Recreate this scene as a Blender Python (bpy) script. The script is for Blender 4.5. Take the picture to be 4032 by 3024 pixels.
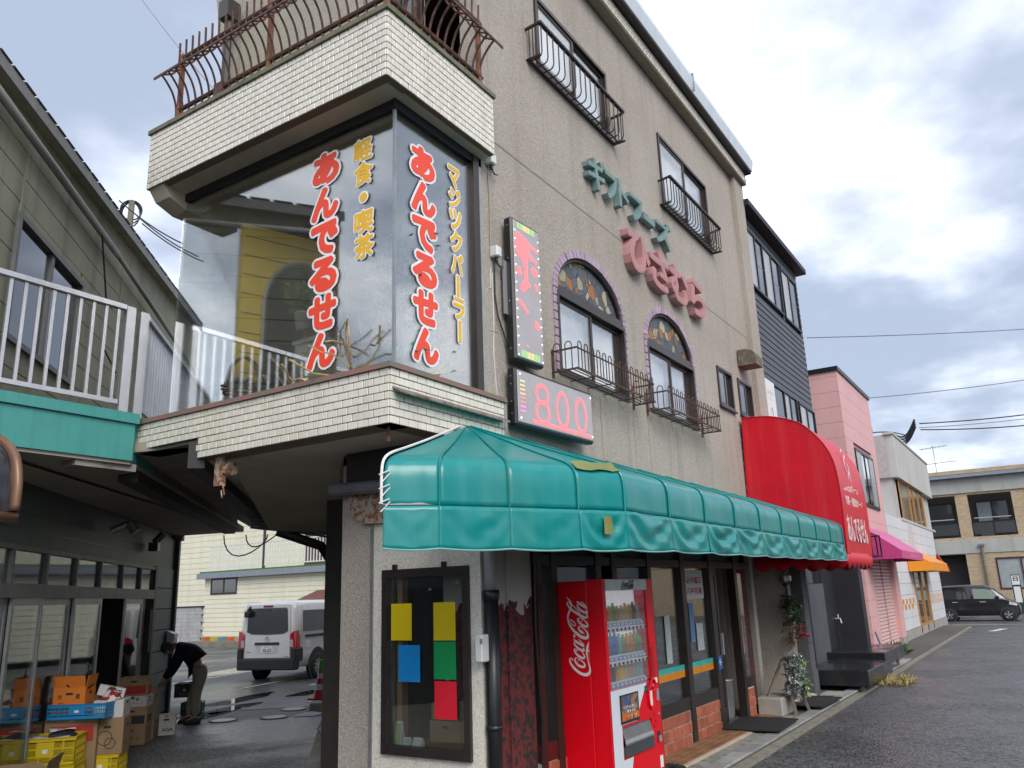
import bpy, math, random
from mathutils import Vector, Matrix
random.seed(11)
sc = bpy.context.scene
for _o in list(bpy.data.objects): bpy.data.objects.remove(_o)
COL = sc.collection
R = math.radians

# ---------------------------------------------------------------- camera, sky, sun, exposure
CAM = Vector((-4.89, -4.325, 1.93)); FPX = 3179.0
_y, _p, _r = R(32.599), R(14.653), R(-1.995)
_f = Vector((math.cos(_p)*math.cos(_y), math.cos(_p)*math.sin(_y), math.sin(_p)))
_rt = Vector((math.sin(_y), -math.cos(_y), 0)); _u = _rt.cross(_f)
CR = _rt*math.cos(_r) + _u*math.sin(_r); CU = -_rt*math.sin(_r) + _u*math.cos(_r)
cd = bpy.data.cameras.new('camera'); cam = bpy.data.objects.new('camera', cd); COL.objects.link(cam)
cd.sensor_width = 36.0; cd.lens = FPX/4032*36.0; cd.clip_start = .05; cd.clip_end = 2000
_M = Matrix((CR, CU, -_f)).transposed().to_4x4(); _M.translation = CAM
cam.matrix_world = _M; sc.camera = cam

SUN_AZ, SUN_EL = R(-127), R(39)
w = bpy.data.worlds.new('World'); sc.world = w; w.use_nodes = True
nt = w.node_tree; N = nt.nodes; L = nt.links; N.clear()
def nn(t, **k):
    n = N.new(t)
    for a, b in k.items(): setattr(n, a, b)
    return n
def vm(op, a, b=None):
    n = nn('ShaderNodeVectorMath', operation=op)
    L.new(a, n.inputs[0])
    if b is not None:
        if hasattr(b, 'links'): L.new(b, n.inputs[1])
        else: n.inputs[1].default_value = b
    return n
def ma(op, a, b=None, clamp=False):
    n = nn('ShaderNodeMath', operation=op, use_clamp=clamp)
    for i, v in enumerate((a, b)):
        if v is None: continue
        if hasattr(v, 'links'): L.new(v, n.inputs[i])
        else: n.inputs[i].default_value = v
    return n.outputs[0]
tc = nn('ShaderNodeTexCoord'); dirv = vm('NORMALIZE', tc.outputs['Generated']).outputs[0]
sep = nn('ShaderNodeSeparateXYZ'); L.new(dirv, sep.inputs[0])
den = ma('ADD', ma('MAXIMUM', sep.outputs[2], 0.0), 0.22)
cmb = nn('ShaderNodeCombineXYZ'); L.new(ma('DIVIDE', sep.outputs[0], den), cmb.inputs[0]); L.new(ma('DIVIDE', sep.outputs[1], den), cmb.inputs[1])
def noise(scale, det, rough, off):
    mp = nn('ShaderNodeMapping'); L.new(cmb.outputs[0], mp.inputs[0]); mp.inputs['Location'].default_value = off
    n = nn('ShaderNodeTexNoise'); n.inputs['Scale'].default_value = scale; n.inputs['Detail'].default_value = det; n.inputs['Roughness'].default_value = rough
    L.new(mp.outputs[0], n.inputs['Vector']); return n.outputs['Fac']
big = noise(1.05, 5, .5, (0.35, 2.6, 0)); fine = noise(3.4, 6, .55, (0, 4, 0))
mix = ma('ADD', ma('MULTIPLY', big, .75), ma('MULTIPLY', fine, .25))
ramp = nn('ShaderNodeMapRange', interpolation_type='SMOOTHSTEP'); L.new(mix, ramp.inputs['Value'])
ramp.inputs['From Min'].default_value = .43; ramp.inputs['From Max'].default_value = .62
sund = (math.cos(SUN_EL)*math.cos(SUN_AZ), math.cos(SUN_EL)*math.sin(SUN_AZ), math.sin(SUN_EL))
glow = ma('POWER', ma('MAXIMUM', vm('DOT_PRODUCT', dirv, sund).outputs['Value'], 0.0), 1.6)
cl = nn('ShaderNodeMix', data_type='RGBA'); L.new(ramp.outputs[0], cl.inputs[0])
cl.inputs[6].default_value = (4.9, 5.75, 7.4, 1); cl.inputs[7].default_value = (7.9, 8.15, 8.6, 1)
sc1 = vm('SCALE', cl.outputs[2]); L.new(ma('ADD', ma('MULTIPLY', ma('MULTIPLY', glow, .35), ma('ADD', ma('MULTIPLY', ramp.outputs[0], .8), .2)), ma('ADD', ma('MULTIPLY', ramp.outputs[0], .46), .58)), sc1.inputs['Scale'])
sky = nn('ShaderNodeTexSky', sky_type='NISHITA'); sky.sun_disc = False; sky.sun_elevation = SUN_EL; sky.sun_rotation = R(90) - SUN_AZ
m2 = nn('ShaderNodeMix', data_type='RGBA'); m2.inputs[0].default_value = .93; L.new(sky.outputs[0], m2.inputs[6]); L.new(sc1.outputs[0], m2.inputs[7])
bg = nn('ShaderNodeBackground'); bg.inputs[1].default_value = .105; L.new(m2.outputs[2], bg.inputs[0])
wo = nn('ShaderNodeOutputWorld'); L.new(bg.outputs[0], wo.inputs[0])
sd = bpy.data.lights.new('sun', 'SUN'); sd.energy = 1.5; sd.angle = R(36); sd.color = (1, .95, .885)
so = bpy.data.objects.new('sun', sd); COL.objects.link(so)
so.rotation_euler = Vector([-v for v in sund]).to_track_quat('-Z', 'Y').to_euler(); so.location = (0, -30, 40)
sc.view_settings.view_transform = 'Standard'; sc.view_settings.look = 'None'
sc.view_settings.exposure = .80; sc.view_settings.gamma = 1; sc.view_settings.use_curve_mapping = False
sc.render.engine = 'CYCLES'
try:
    sc.cycles.use_denoising = True; sc.cycles.max_bounces = 10; sc.cycles.transparent_max_bounces = 24
    sc.cycles.caustics_reflective = False; sc.cycles.caustics_refractive = False
except Exception: pass

# ---------------------------------------------------------------- photo point -> place (real planes of the place)
def ray(px, py): return (CR*((px-2016)/FPX) - CU*((py-1512)/FPX) + _f)
def onx(x, p): d = ray(*p); return CAM + d*((x-CAM.x)/d.x)
def ony(y, p): d = ray(*p); return CAM + d*((y-CAM.y)/d.y)
def onz(z, p): d = ray(*p); return CAM + d*((z-CAM.z)/d.z)

# ---------------------------------------------------------------- mesh building
class MB:
    def __init__(s): s.v = []; s.f = []
    def add(s, vs, fs):
        n = len(s.v); s.v += [tuple(a) for a in vs]; s.f += [tuple(i+n for i in q) for q in fs]; return s
    def box(s, x0, x1, y0, y1, z0, z1):
        return s.add([(x0,y0,z0),(x1,y0,z0),(x1,y1,z0),(x0,y1,z0),(x0,y0,z1),(x1,y0,z1),(x1,y1,z1),(x0,y1,z1)],
                     [(0,3,2,1),(4,5,6,7),(0,1,5,4),(1,2,6,5),(2,3,7,6),(3,0,4,7)])
    def cbox(s, x0, x1, y0, y1, z0, z1, b):   # box with chamfered edges
        c = Vector(((x0+x1)/2,(y0+y1)/2,(z0+z1)/2)); h = Vector((abs(x1-x0)/2,abs(y1-y0)/2,abs(z1-z0)/2)); b = min(b, h.x*.9, h.y*.9, h.z*.9)
        vs = []; idx = {}
        for sx in (-1,1):
            for sy in (-1,1):
                for sz in (-1,1):
                    for ax in range(3):
                        p = [sx*(h.x-b), sy*(h.y-b), sz*(h.z-b)]; sg = (sx,sy,sz); p[ax] = sg[ax]*h[ax]
                        idx[(sx,sy,sz,ax)] = len(vs); vs.append((c.x+p[0], c.y+p[1], c.z+p[2]))
        fs = []
        def q(*k): fs.append(tuple(idx[a] for a in k))
        for sg in (-1,1):
            q((sg,-1,-1,0),(sg,1,-1,0),(sg,1,1,0),(sg,-1,1,0)); q((-1,sg,-1,1),(1,sg,-1,1),(1,sg,1,1),(-1,sg,1,1)); q((-1,-1,sg,2),(1,-1,sg,2),(1,1,sg,2),(-1,1,sg,2))
            for t in (-1,1):
                q((sg,t,-1,0),(sg,t,1,0),(sg,t,1,1),(sg,t,-1,1)); q((sg,-1,t,0),(sg,1,t,0),(sg,1,t,2),(sg,-1,t,2)); q((-1,sg,t,1),(1,sg,t,1),(1,sg,t,2),(-1,sg,t,2))
                for r in (-1,1): fs.append((idx[(sg,t,r,0)],idx[(sg,t,r,1)],idx[(sg,t,r,2)]))
        return s.add(vs, fs)
    def prism(s, pts, d):      # closed outline pts (3d, planar) pushed by vector d
        n = len(pts); d = Vector(d); a = [Vector(p) for p in pts]
        return s.add(a + [p+d for p in a], [tuple(range(n))[::-1], tuple(range(n,2*n))] + [(i,(i+1)%n,(i+1)%n+n,i+n) for i in range(n)])
    def sheet(s, rows, close=False):   # grid of points rows[i][j]
        m = len(rows); k = len(rows[0]); vs = [p for r_ in rows for p in r_]
        return s.add(vs, [(i*k+j, i*k+(j+1)%k, (i+1)*k+(j+1)%k, (i+1)*k+j) for i in range(m-1) for j in range(k if close else k-1)])
    def tube(s, pts, r, n=6, cap=True):
        pts = [Vector(p) for p in pts]; rows = []; up = None
        rr = r if isinstance(r, (list, tuple)) else [r]*len(pts)
        for i, p in enumerate(pts):
            t = (pts[min(i+1,len(pts)-1)] - pts[max(i-1,0)])
            t = t.normalized() if t.length > 1e-9 else Vector((0,0,1))
            if up is None: up = t.cross(Vector((0,0,1)) if abs(t.z) < .9 else Vector((1,0,0))).normalized()
            up = (up - t*up.dot(t)); up = up.normalized() if up.length > 1e-6 else t.orthogonal().normalized()
            b = t.cross(up)
            rows.append([p + (up*math.cos(2*math.pi*j/n) + b*math.sin(2*math.pi*j/n))*rr[i] for j in range(n)])
        n0 = len(s.v); s.sheet(rows, True)
        if cap:
            s.f.append(tuple(n0+j for j in range(n))[::-1]); e = n0 + (len(rows)-1)*n; s.f.append(tuple(e+j for j in range(n)))
        return s
    def bar(s, a, b, wx, wz=None, up=(0,0,1)):   # rectangular bar from a to b
        a = Vector(a); b = Vector(b); wz = wz or wx; t = (b-a).normalized(); u = Vector(up)
        if abs(t.dot(u)) > .95: u = Vector((1,0,0))
        sx = t.cross(u).normalized(); sz = sx.cross(t)
        o = [sx*(i*wx/2) + sz*(j*wz/2) for i, j in ((-1,-1),(1,-1),(1,1),(-1,1))]
        return s.add([a+q for q in o]+[b+q for q in o], [(3,2,1,0),(4,5,6,7),(0,1,5,4),(1,2,6,5),(2,3,7,6),(3,0,4,7)])
    def lathe(s, prof, n=20, c=(0,0,0), axis='z'):
        rows = []
        for r_, h in prof:
            row = []
            for j in range(n):
                a = 2*math.pi*j/n; x, y = r_*math.cos(a), r_*math.sin(a)
                row.append({'z':(c[0]+x,c[1]+y,c[2]+h),'y':(c[0]+x,c[1]+h,c[2]+y),'x':(c[0]+h,c[1]+x,c[2]+y)}[axis])
            rows.append(row)
        return s.sheet(rows, True)
    def mesh(s, smooth=False):
        me = bpy.data.meshes.new('m'); me.from_pydata(s.v, [], s.f); me.update()
        import bmesh
        b = bmesh.new(); b.from_mesh(me); bmesh.ops.recalc_face_normals(b, faces=b.faces); b.to_mesh(me); b.free()
        if smooth:
            for p in me.polygons: p.use_smooth = True
        return me
    def build(s, name, m, parent=None, smooth=False, bevel=0):
        me = s.mesh(smooth); return link(name, me, m, parent, bevel)
def link(name, me, m=None, parent=None, bevel=0):
    o = bpy.data.objects.new(name, me); COL.objects.link(o)
    if m is not None:
        for q in (m if isinstance(m, (list, tuple)) else [m]): me.materials.append(q)
    if parent is not None: o.parent = parent
    if bevel:
        b = o.modifiers.new('edge', 'BEVEL'); b.width = bevel; b.segments = 2; b.limit_method = 'ANGLE'
    return o
def tag(o, label=None, cat=None, group=None, kind=None):
    if label: o['label'] = label
    if cat: o['category'] = cat
    if group: o['group'] = group
    if kind: o['kind'] = kind
    return o
def thing(name, label, cat, loc=(0,0,0), rz=0, group=None):
    o = bpy.data.objects.new(name, None); COL.objects.link(o); o.location = loc; o.rotation_euler = (0,0,rz)
    o.empty_display_size = .1
    return tag(o, label, cat, group)
def copy_tree(o, parent=None):
    c = o.copy(); COL.objects.link(c); c.parent = parent
    for ch in [q for q in o.children]: copy_tree(ch, c)
    return c
def bx(name, x0, x1, y0, y1, z0, z1, m, parent=None, b=0):
    mb = MB(); (mb.cbox(x0,x1,y0,y1,z0,z1,b) if b else mb.box(x0,x1,y0,y1,z0,z1)); return mb.build(name, m, parent)
def wallh(O, U, V, T, u0, u1, v0, v1, holes, mb=None):
    """wall sheet with thickness T (vector) and rectangular holes (u0,u1,v0,v1)"""
    mb = mb or MB(); O = Vector(O); U = Vector(U); V = Vector(V); T = Vector(T)
    us = sorted({u0,u1,*[h[0] for h in holes],*[h[1] for h in holes]}); vs = sorted({v0,v1,*[h[2] for h in holes],*[h[3] for h in holes]})
    us = [a for a in us if u0 <= a <= u1]; vs = [a for a in vs if v0 <= a <= v1]
    P = lambda u, v, t=0: O + U*u + V*v + T*t
    for i in range(len(us)-1):
        for j in range(len(vs)-1):
            cu, cv = (us[i]+us[i+1])/2, (vs[j]+vs[j+1])/2
            if any(h[0] < cu < h[1] and h[2] < cv < h[3] for h in holes): continue
            for t in (0, 1): mb.add([P(us[i],vs[j],t),P(us[i+1],vs[j],t),P(us[i+1],vs[j+1],t),P(us[i],vs[j+1],t)], [(0,1,2,3)])
    for h in list(holes)+[(u0,u1,v0,v1)]:
        c = [(h[0],h[2]),(h[1],h[2]),(h[1],h[3]),(h[0],h[3])]
        for k in range(4):
            a, b = c[k], c[(k+1)%4]; mb.add([P(*a),P(*b),P(*b,1),P(*a,1)], [(0,1,2,3)])
    return mb
# ---------------------------------------------------------------- materials
_MC = {}
def mat(name, col, rough=.6, metal=0, var=.12, scale=6, bump=0, bscale=60, dirt=None, streak=None, rnd=0, spec=.5, coat=0, emit=0, rvar=0):
    if name in _MC: return _MC[name]
    m = bpy.data.materials.new(name); m.use_nodes = True; t = m.node_tree; n = t.nodes; l = t.links
    b = n['Principled BSDF']; b.inputs['Roughness'].default_value = rough; b.inputs['Metallic'].default_value = metal
    b.inputs['Specular IOR Level'].default_value = spec; b.inputs['Coat Weight'].default_value = coat
    if coat: b.inputs['Coat Roughness'].default_value = .08
    g = n.new('ShaderNodeNewGeometry'); pos = g.outputs['Position']
    def nz(sc_, det=4, vec=None, ro=.55):
        q = n.new('ShaderNodeTexNoise'); q.inputs['Scale'].default_value = sc_; q.inputs['Detail'].default_value = det; q.inputs['Roughness'].default_value = ro
        l.new(vec or pos, q.inputs['Vector']); return q.outputs['Fac']
    def mr(v, a, b_, c, d):
        q = n.new('ShaderNodeMapRange'); l.new(v, q.inputs[0]); q.inputs[1].default_value = a; q.inputs[2].default_value = b_; q.inputs[3].default_value = c; q.inputs[4].default_value = d; return q.outputs[0]
    def mixc(f, a, b_, bt='MIX'):
        q = n.new('ShaderNodeMix'); q.data_type = 'RGBA'; q.blend_type = bt
        (l.new(f, q.inputs[0]) if hasattr(f, 'links') else setattr(q.inputs[0], 'default_value', f))
        for v, i in ((a, 6), (b_, 7)):
            (l.new(v, q.inputs[i]) if hasattr(v, 'links') else setattr(q.inputs[i], 'default_value', (*v, 1)))
        return q.outputs[2]
    c = tuple(col)
    if var:
        lo = tuple(x*(1-var) for x in col); hi = tuple(min(1, x*(1+var)) for x in col)
        c = mixc(mr(nz(scale), .3, .7, 0, 1), lo, hi)
    if rnd:
        oi = n.new('ShaderNodeObjectInfo'); f = mr(oi.outputs['Random'], 0, 1, 1-rnd, 1+rnd*.6)
        q = n.new('ShaderNodeVectorMath'); q.operation = 'SCALE'; l.new(f, q.inputs['Scale'])
        (l.new(c, q.inputs[0]) if hasattr(c, 'links') else setattr(q.inputs[0], 'default_value', c)); c = q.outputs[0]
    if dirt:
        dc, lo, hi, ds = dirt
        c = mixc(mr(nz(ds, 6, None, .65), lo, hi, 0, 1), c, dc)
    if streak:
        s_c, amt, sx = streak
        mp = n.new('ShaderNodeMapping'); l.new(pos, mp.inputs[0]); mp.inputs['Scale'].default_value = (sx, sx, sx*.06)
        c = mixc(mr(nz(1, 5, mp.outputs[0], .6), .5, .72, 0, amt), c, s_c)
    (l.new(c, b.inputs['Base Color']) if hasattr(c, 'links') else setattr(b.inputs['Base Color'], 'default_value', (*c, 1)))
    if rvar: l.new(mr(nz(scale*.6, 4), .35, .65, max(.03, rough-rvar), min(1, rough+rvar)), b.inputs['Roughness'])
    if bump:
        bp = n.new('ShaderNodeBump'); bp.inputs['Strength'].default_value = bump; bp.inputs['Distance'].default_value = .02
        l.new(nz(bscale, 5, None, .6), bp.inputs['Height']); l.new(bp.outputs[0], b.inputs['Normal'])
    if emit:
        b.inputs['Emission Color'].default_value = (*col, 1); b.inputs['Emission Strength'].default_value = emit
    _MC[name] = m; return m
def glass(name, tint=(.9,.95,.94), rough=.01, ior=1.5, boost=1.0, haze=0.0, hcol=(.6,.68,.68)):
    if name in _MC: return _MC[name]
    m = bpy.data.materials.new(name); m.use_nodes = True; t = m.node_tree; n = t.nodes; l = t.links; n.remove(n['Principled BSDF'])
    out = n['Material Output']; tr = n.new('ShaderNodeBsdfTransparent'); tr.inputs[0].default_value = (*tint, 1)
    gl = n.new('ShaderNodeBsdfGlossy'); gl.inputs['Roughness'].default_value = rough; gl.inputs[0].default_value = (1,1,1,1)
    fr = n.new('ShaderNodeFresnel'); fr.inputs[0].default_value = ior
    mu = n.new('ShaderNodeMath'); mu.operation = 'MULTIPLY'; mu.use_clamp = True; l.new(fr.outputs[0], mu.inputs[0]); mu.inputs[1].default_value = boost
    base = tr.outputs[0]
    if haze:   # dust film with vertical rain marks
        df = n.new('ShaderNodeBsdfDiffuse'); df.inputs[0].default_value = (*hcol, 1)
        g = n.new('ShaderNodeNewGeometry'); mp = n.new('ShaderNodeMapping'); l.new(g.outputs['Position'], mp.inputs[0]); mp.inputs['Scale'].default_value = (16, 16, 1.2)
        q = n.new('ShaderNodeTexNoise'); q.inputs['Scale'].default_value = 1; q.inputs['Detail'].default_value = 6; l.new(mp.outputs[0], q.inputs['Vector'])
        r_ = n.new('ShaderNodeMapRange'); l.new(q.outputs['Fac'], r_.inputs[0]); r_.inputs[1].default_value = .3; r_.inputs[2].default_value = .75; r_.inputs[3].default_value = haze*.4; r_.inputs[4].default_value = haze*1.7
        mh = n.new('ShaderNodeMixShader'); l.new(r_.outputs[0], mh.inputs[0]); l.new(base, mh.inputs[1]); l.new(df.outputs[0], mh.inputs[2]); base = mh.outputs[0]
    mx = n.new('ShaderNodeMixShader'); l.new(mu.outputs[0], mx.inputs[0]); l.new(base, mx.inputs[1]); l.new(gl.outputs[0], mx.inputs[2]); l.new(mx.outputs[0], out.inputs[0])
    _MC[name] = m; return m
def custom(name):
    m = bpy.data.materials.new(name); m.use_nodes = True; _MC[name] = m; return m, m.node_tree.nodes, m.node_tree.links, m.node_tree.nodes['Principled BSDF']

def mk_stucco(name, a, b_, streak, bs=.55):
    m, n, l, b = custom(name)
    g = n.new('ShaderNodeNewGeometry'); pos = g.outputs['Position']
    n1 = n.new('ShaderNodeTexNoise'); n1.inputs['Scale'].default_value = 42; n1.inputs['Detail'].default_value = 4; n1.inputs['Distortion'].default_value = 1.6; l.new(pos, n1.inputs['Vector'])
    n2 = n.new('ShaderNodeTexNoise'); n2.inputs['Scale'].default_value = .7; n2.inputs['Detail'].default_value = 5; l.new(pos, n2.inputs['Vector'])
    mp = n.new('ShaderNodeMapping'); mp.inputs['Scale'].default_value = (5, 5, .22); l.new(pos, mp.inputs[0])
    n3 = n.new('ShaderNodeTexNoise'); n3.inputs['Scale'].default_value = 1; n3.inputs['Detail'].default_value = 6; l.new(mp.outputs[0], n3.inputs['Vector'])
    def mr(v, a_, c_, d, e):
        q = n.new('ShaderNodeMapRange'); l.new(v, q.inputs[0]); q.inputs[1].default_value = a_; q.inputs[2].default_value = c_; q.inputs[3].default_value = d; q.inputs[4].default_value = e; return q.outputs[0]
    def mx(f, c1, c2):
        q = n.new('ShaderNodeMix'); q.data_type = 'RGBA'; l.new(f, q.inputs[0])
        for v, i in ((c1, 6), (c2, 7)): (l.new(v, q.inputs[i]) if hasattr(v, 'links') else setattr(q.inputs[i], 'default_value', (*v, 1)))
        return q.outputs[2]
    c = mx(mr(n2.outputs['Fac'], .3, .7, 0, 1), a, b_)
    c = mx(mr(n3.outputs['Fac'], .52, .75, 0, .55), c, streak)
    c = mx(mr(n1.outputs['Fac'], .36, .60, .55, 0), c, tuple(x*.5 for x in a))  # hollows of the relief darkened in colour, standing in for their shade
    l.new(c, b.inputs['Base Color']); b.inputs['Roughness'].default_value = .85; b.inputs['Specular IOR Level'].default_value = .25
    bp = n.new('ShaderNodeBump'); bp.inputs['Strength'].default_value = bs; bp.inputs['Distance'].default_value = .018; l.new(n1.outputs['Fac'], bp.inputs['Height']); l.new(bp.outputs[0], b.inputs['Normal'])
    return m
STUCCO = mk_stucco('stucco_beige', (.46,.405,.345), (.55,.49,.425), (.34,.30,.25), .8)
STUCCO2 = mk_stucco('stucco_cream', (.78,.74,.63), (.82,.78,.67), (.66,.62,.52), .3)
STUCCO3 = mk_stucco('stucco_olive', (.42,.39,.31), (.48,.45,.36), (.33,.30,.24), .45)
def mk_asphalt():
    m, n, l, b = custom('asphalt_wet'); g = n.new('ShaderNodeNewGeometry'); pos = g.outputs['Position']
    v = n.new('ShaderNodeTexVoronoi'); v.inputs['Scale'].default_value = 30; l.new(pos, v.inputs['Vector'])
    n1 = n.new('ShaderNodeTexNoise'); n1.inputs['Scale'].default_value = .55; n1.inputs['Detail'].default_value = 6; l.new(pos, n1.inputs['Vector'])
    n2 = n.new('ShaderNodeTexNoise'); n2.inputs['Scale'].default_value = 60; n2.inputs['Detail'].default_value = 3; l.new(pos, n2.inputs['Vector'])
    cr = n.new('ShaderNodeValToRGB'); l.new(v.outputs['Color'], cr.inputs[0]); cr.color_ramp.elements[0].color = (.006,.0065,.007,1); cr.color_ramp.elements[1].color = (.21,.21,.21,1)
    q = n.new('ShaderNodeMix'); q.data_type = 'RGBA'; q.blend_type = 'MULTIPLY'; q.inputs[0].default_value = .6; l.new(cr.outputs[0], q.inputs[6]); l.new(n1.outputs['Fac'], q.inputs[7])
    l.new(q.outputs[2], b.inputs['Base Color'])
    r_ = n.new('ShaderNodeMapRange'); l.new(n1.outputs['Fac'], r_.inputs[0]); r_.inputs[1].default_value = .42; r_.inputs[2].default_value = .6; r_.inputs[3].default_value = .27; r_.inputs[4].default_value = .6; l.new(r_.outputs[0], b.inputs['Roughness'])
    bp = n.new('ShaderNodeBump'); bp.inputs['Strength'].default_value = .8; bp.inputs['Distance'].default_value = .012; l.new(v.outputs['Distance'], bp.inputs['Height']); l.new(bp.outputs[0], b.inputs['Normal'])
    return m
ASPHALT = mk_asphalt()
def mk_mottle(name, a, b_, lo, hi, sc_, rough=.8):   # peeling paint: two colours with sharp patches
    m, n, l, b = custom(name); g = n.new('ShaderNodeNewGeometry')
    q = n.new('ShaderNodeTexNoise'); q.inputs['Scale'].default_value = sc_; q.inputs['Detail'].default_value = 8; q.inputs['Roughness'].default_value = .7; l.new(g.outputs['Position'], q.inputs['Vector'])
    r_ = n.new('ShaderNodeMapRange'); l.new(q.outputs['Fac'], r_.inputs[0]); r_.inputs[1].default_value = lo; r_.inputs[2].default_value = hi
    x = n.new('ShaderNodeMix'); x.data_type = 'RGBA'; l.new(r_.outputs[0], x.inputs[0]); x.inputs[6].default_value = (*a,1); x.inputs[7].default_value = (*b_,1); l.new(x.outputs[2], b.inputs['Base Color'])
    b.inputs['Roughness'].default_value = rough
    bp = n.new('ShaderNodeBump'); bp.inputs['Strength'].default_value = .5; bp.inputs['Distance'].default_value = .01; l.new(q.outputs['Fac'], bp.inputs['Height']); l.new(bp.outputs[0], b.inputs['Normal'])
    return m
PEEL = mk_mottle('peeling_red_paint', (.12,.02,.02), (.028,.02,.02), .49, .53, 13)
REDCAP = mk_mottle('worn_red_coping', (.34,.14,.12), (.21,.17,.13), .36, .54, 7)
RUSTY = mk_mottle('rusty_steel', (.20,.075,.035), (.085,.055,.042), .42, .6, 22, .75)
RUSTW = mk_mottle('rust_over_paint', (.42,.36,.28), (.24,.075,.025), .46, .55, 18, .8)
def mk_voro(name, cols, sc_, edge=None, rough=.4, bump=.4):
    m, n, l, b = custom(name); g = n.new('ShaderNodeNewGeometry'); v = n.new('ShaderNodeTexVoronoi'); v.inputs['Scale'].default_value = sc_; l.new(g.outputs['Position'], v.inputs['Vector'])
    s = n.new('ShaderNodeSeparateColor'); l.new(v.outputs['Color'], s.inputs[0]); cr = n.new('ShaderNodeValToRGB'); cr.color_ramp.interpolation = 'CONSTANT'; l.new(s.outputs[0], cr.inputs[0])
    e = cr.color_ramp.elements
    while len(e) < len(cols): e.new(.5)
    for i, c in enumerate(cols): e[i].position = i/len(cols); e[i].color = (*c, 1)
    col = cr.outputs[0]
    if edge:
        v2 = n.new('ShaderNodeTexVoronoi'); v2.feature = 'DISTANCE_TO_EDGE'; v2.inputs['Scale'].default_value = sc_; l.new(g.outputs['Position'], v2.inputs['Vector'])
        r_ = n.new('ShaderNodeMapRange'); l.new(v2.outputs['Distance'], r_.inputs[0]); r_.inputs[1].default_value = .02; r_.inputs[2].default_value = .06
        x = n.new('ShaderNodeMix'); x.data_type = 'RGBA'; l.new(r_.outputs[0], x.inputs[0]); x.inputs[6].default_value = (*edge,1); l.new(col, x.inputs[7]); col = x.outputs[2]
    l.new(col, b.inputs['Base Color']); b.inputs['Roughness'].default_value = rough
    q = n.new('ShaderNodeTexNoise'); q.inputs['Scale'].default_value = 70; l.new(g.outputs['Position'], q.inputs['Vector'])
    bp = n.new('ShaderNodeBump'); bp.inputs['Strength'].default_value = bump; bp.inputs['Distance'].default_value = .02; l.new(q.outputs['Fac'], bp.inputs['Height']); l.new(bp.outputs[0], b.inputs['Normal'])
    return m
STAINED = mk_voro('stained_glass_stones', [(.10,.11,.13),(.42,.38,.24),(.13,.14,.16),(.40,.17,.05),(.09,.10,.12),(.50,.46,.30),(.12,.13,.15)], 6.5, (.05,.05,.055), .45, 1)

TILE = mat('glazed_cream_tile', (.75,.715,.61), .28, var=.06, scale=3, rnd=.07, dirt=((.45,.36,.27), .60, .80, 2.2), streak=((.5,.42,.33), .35, 9), coat=.2)
GROUT = mat('dark_grout', (.22,.17,.13), .9, bump=.3)
CONC = mat('concrete', (.36,.34,.30), .9, bump=.35, dirt=((.16,.15,.12), .5, .75, 3))
CONC_D = mat('concrete_dark', (.20,.185,.155), .95, bump=.3, scale=2, var=.2)
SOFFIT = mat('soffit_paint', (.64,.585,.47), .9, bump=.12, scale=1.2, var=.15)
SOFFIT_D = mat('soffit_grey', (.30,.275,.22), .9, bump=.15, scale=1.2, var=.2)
BRONZE = mat('bronze_aluminium', (.055,.042,.036), .38, .45, var=.1)
BLACKM = mat('black_metal', (.018,.018,.02), .4, .3)
BLACKP = mat('black_plastic', (.014,.014,.016), .35)
WROUGHT = mat('wrought_iron_dark', (.045,.034,.03), .55, .4)
ALU = mat('aluminium', (.62,.63,.66), .35, .75, var=.06)
ALU_G = mat('weathered_aluminium', (.33,.34,.34), .45, .6, var=.15)
WHITEM = mat('white_sheet_metal', (.62,.67,.69), .35, .25, var=.05, streak=((.4,.44,.46), .4, 3))
WHITEP = mat('white_plastic', (.72,.72,.70), .4, var=.04)
CURT = mat('white_curtain', (.74,.74,.76), .9, var=.05)
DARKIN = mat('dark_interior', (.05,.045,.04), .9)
PURPLE = mat('lilac_brick', (.44,.325,.40), .6, rnd=.16, dirt=((.30,.20,.27), .55, .75, 9))
MORTAR = mat('pale_mortar', (.52,.46,.38), .95, bump=.3)
BRICKT = mat('terracotta_tile', (.40,.115,.06), .55, rnd=.28, dirt=((.22,.07,.045), .5, .75, 14), bump=.2)
BROWNT = mat('brown_floor_tile', (.25,.13,.065), .42, rnd=.28, dirt=((.16,.10,.06), .5, .75, 6))
WOOD = mat('plain_wood', (.32,.20,.10), .6)
TEALV = None
GREENV = mat('green_vinyl', (.0,.225,.215), .29, var=.07, scale=2.2, spec=.6, dirt=((.05,.25,.22), .52, .78, 1.3), streak=((.04,.29,.265), .4, 5))
REDV = mat('red_vinyl', (.62,.002,.016), .40, var=.08, scale=2, spec=.4, dirt=((.45,.01,.02), .5, .8, 1.1), streak=((.68,.10,.10), .3, 4))
PINKV = mat('magenta_vinyl', (.62,.07,.25), .35, var=.08, scale=2, spec=.5)
ORANGEV = mat('orange_vinyl', (.83,.29,.012), .4, var=.08, scale=2)
LETRED = mat('letter_red', (.90,.07,.025), .45, var=.02)
LETWHITE = mat('letter_white', (.86,.86,.86), .45, var=.02)
LETYEL = mat('letter_yellow', (.86,.48,.01), .45, var=.02)
LETTEAL = mat('teal_sign_paint', (.19,.285,.275), .6, dirt=((.09,.15,.13), .5, .72, 8))
LETPINK = mat('pink_sign_paint', (.50,.245,.245), .65, dirt=((.38,.20,.19), .5, .75, 6))
CARD = mat('cardboard', (.33,.22,.12), .85, var=.12, scale=3, rnd=.15)
CARD_W = mat('white_carton', (.60,.59,.56), .7, var=.05, rnd=.06)
CARD_O = mat('orange_carton', (.72,.20,.02), .7, var=.05)
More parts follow.
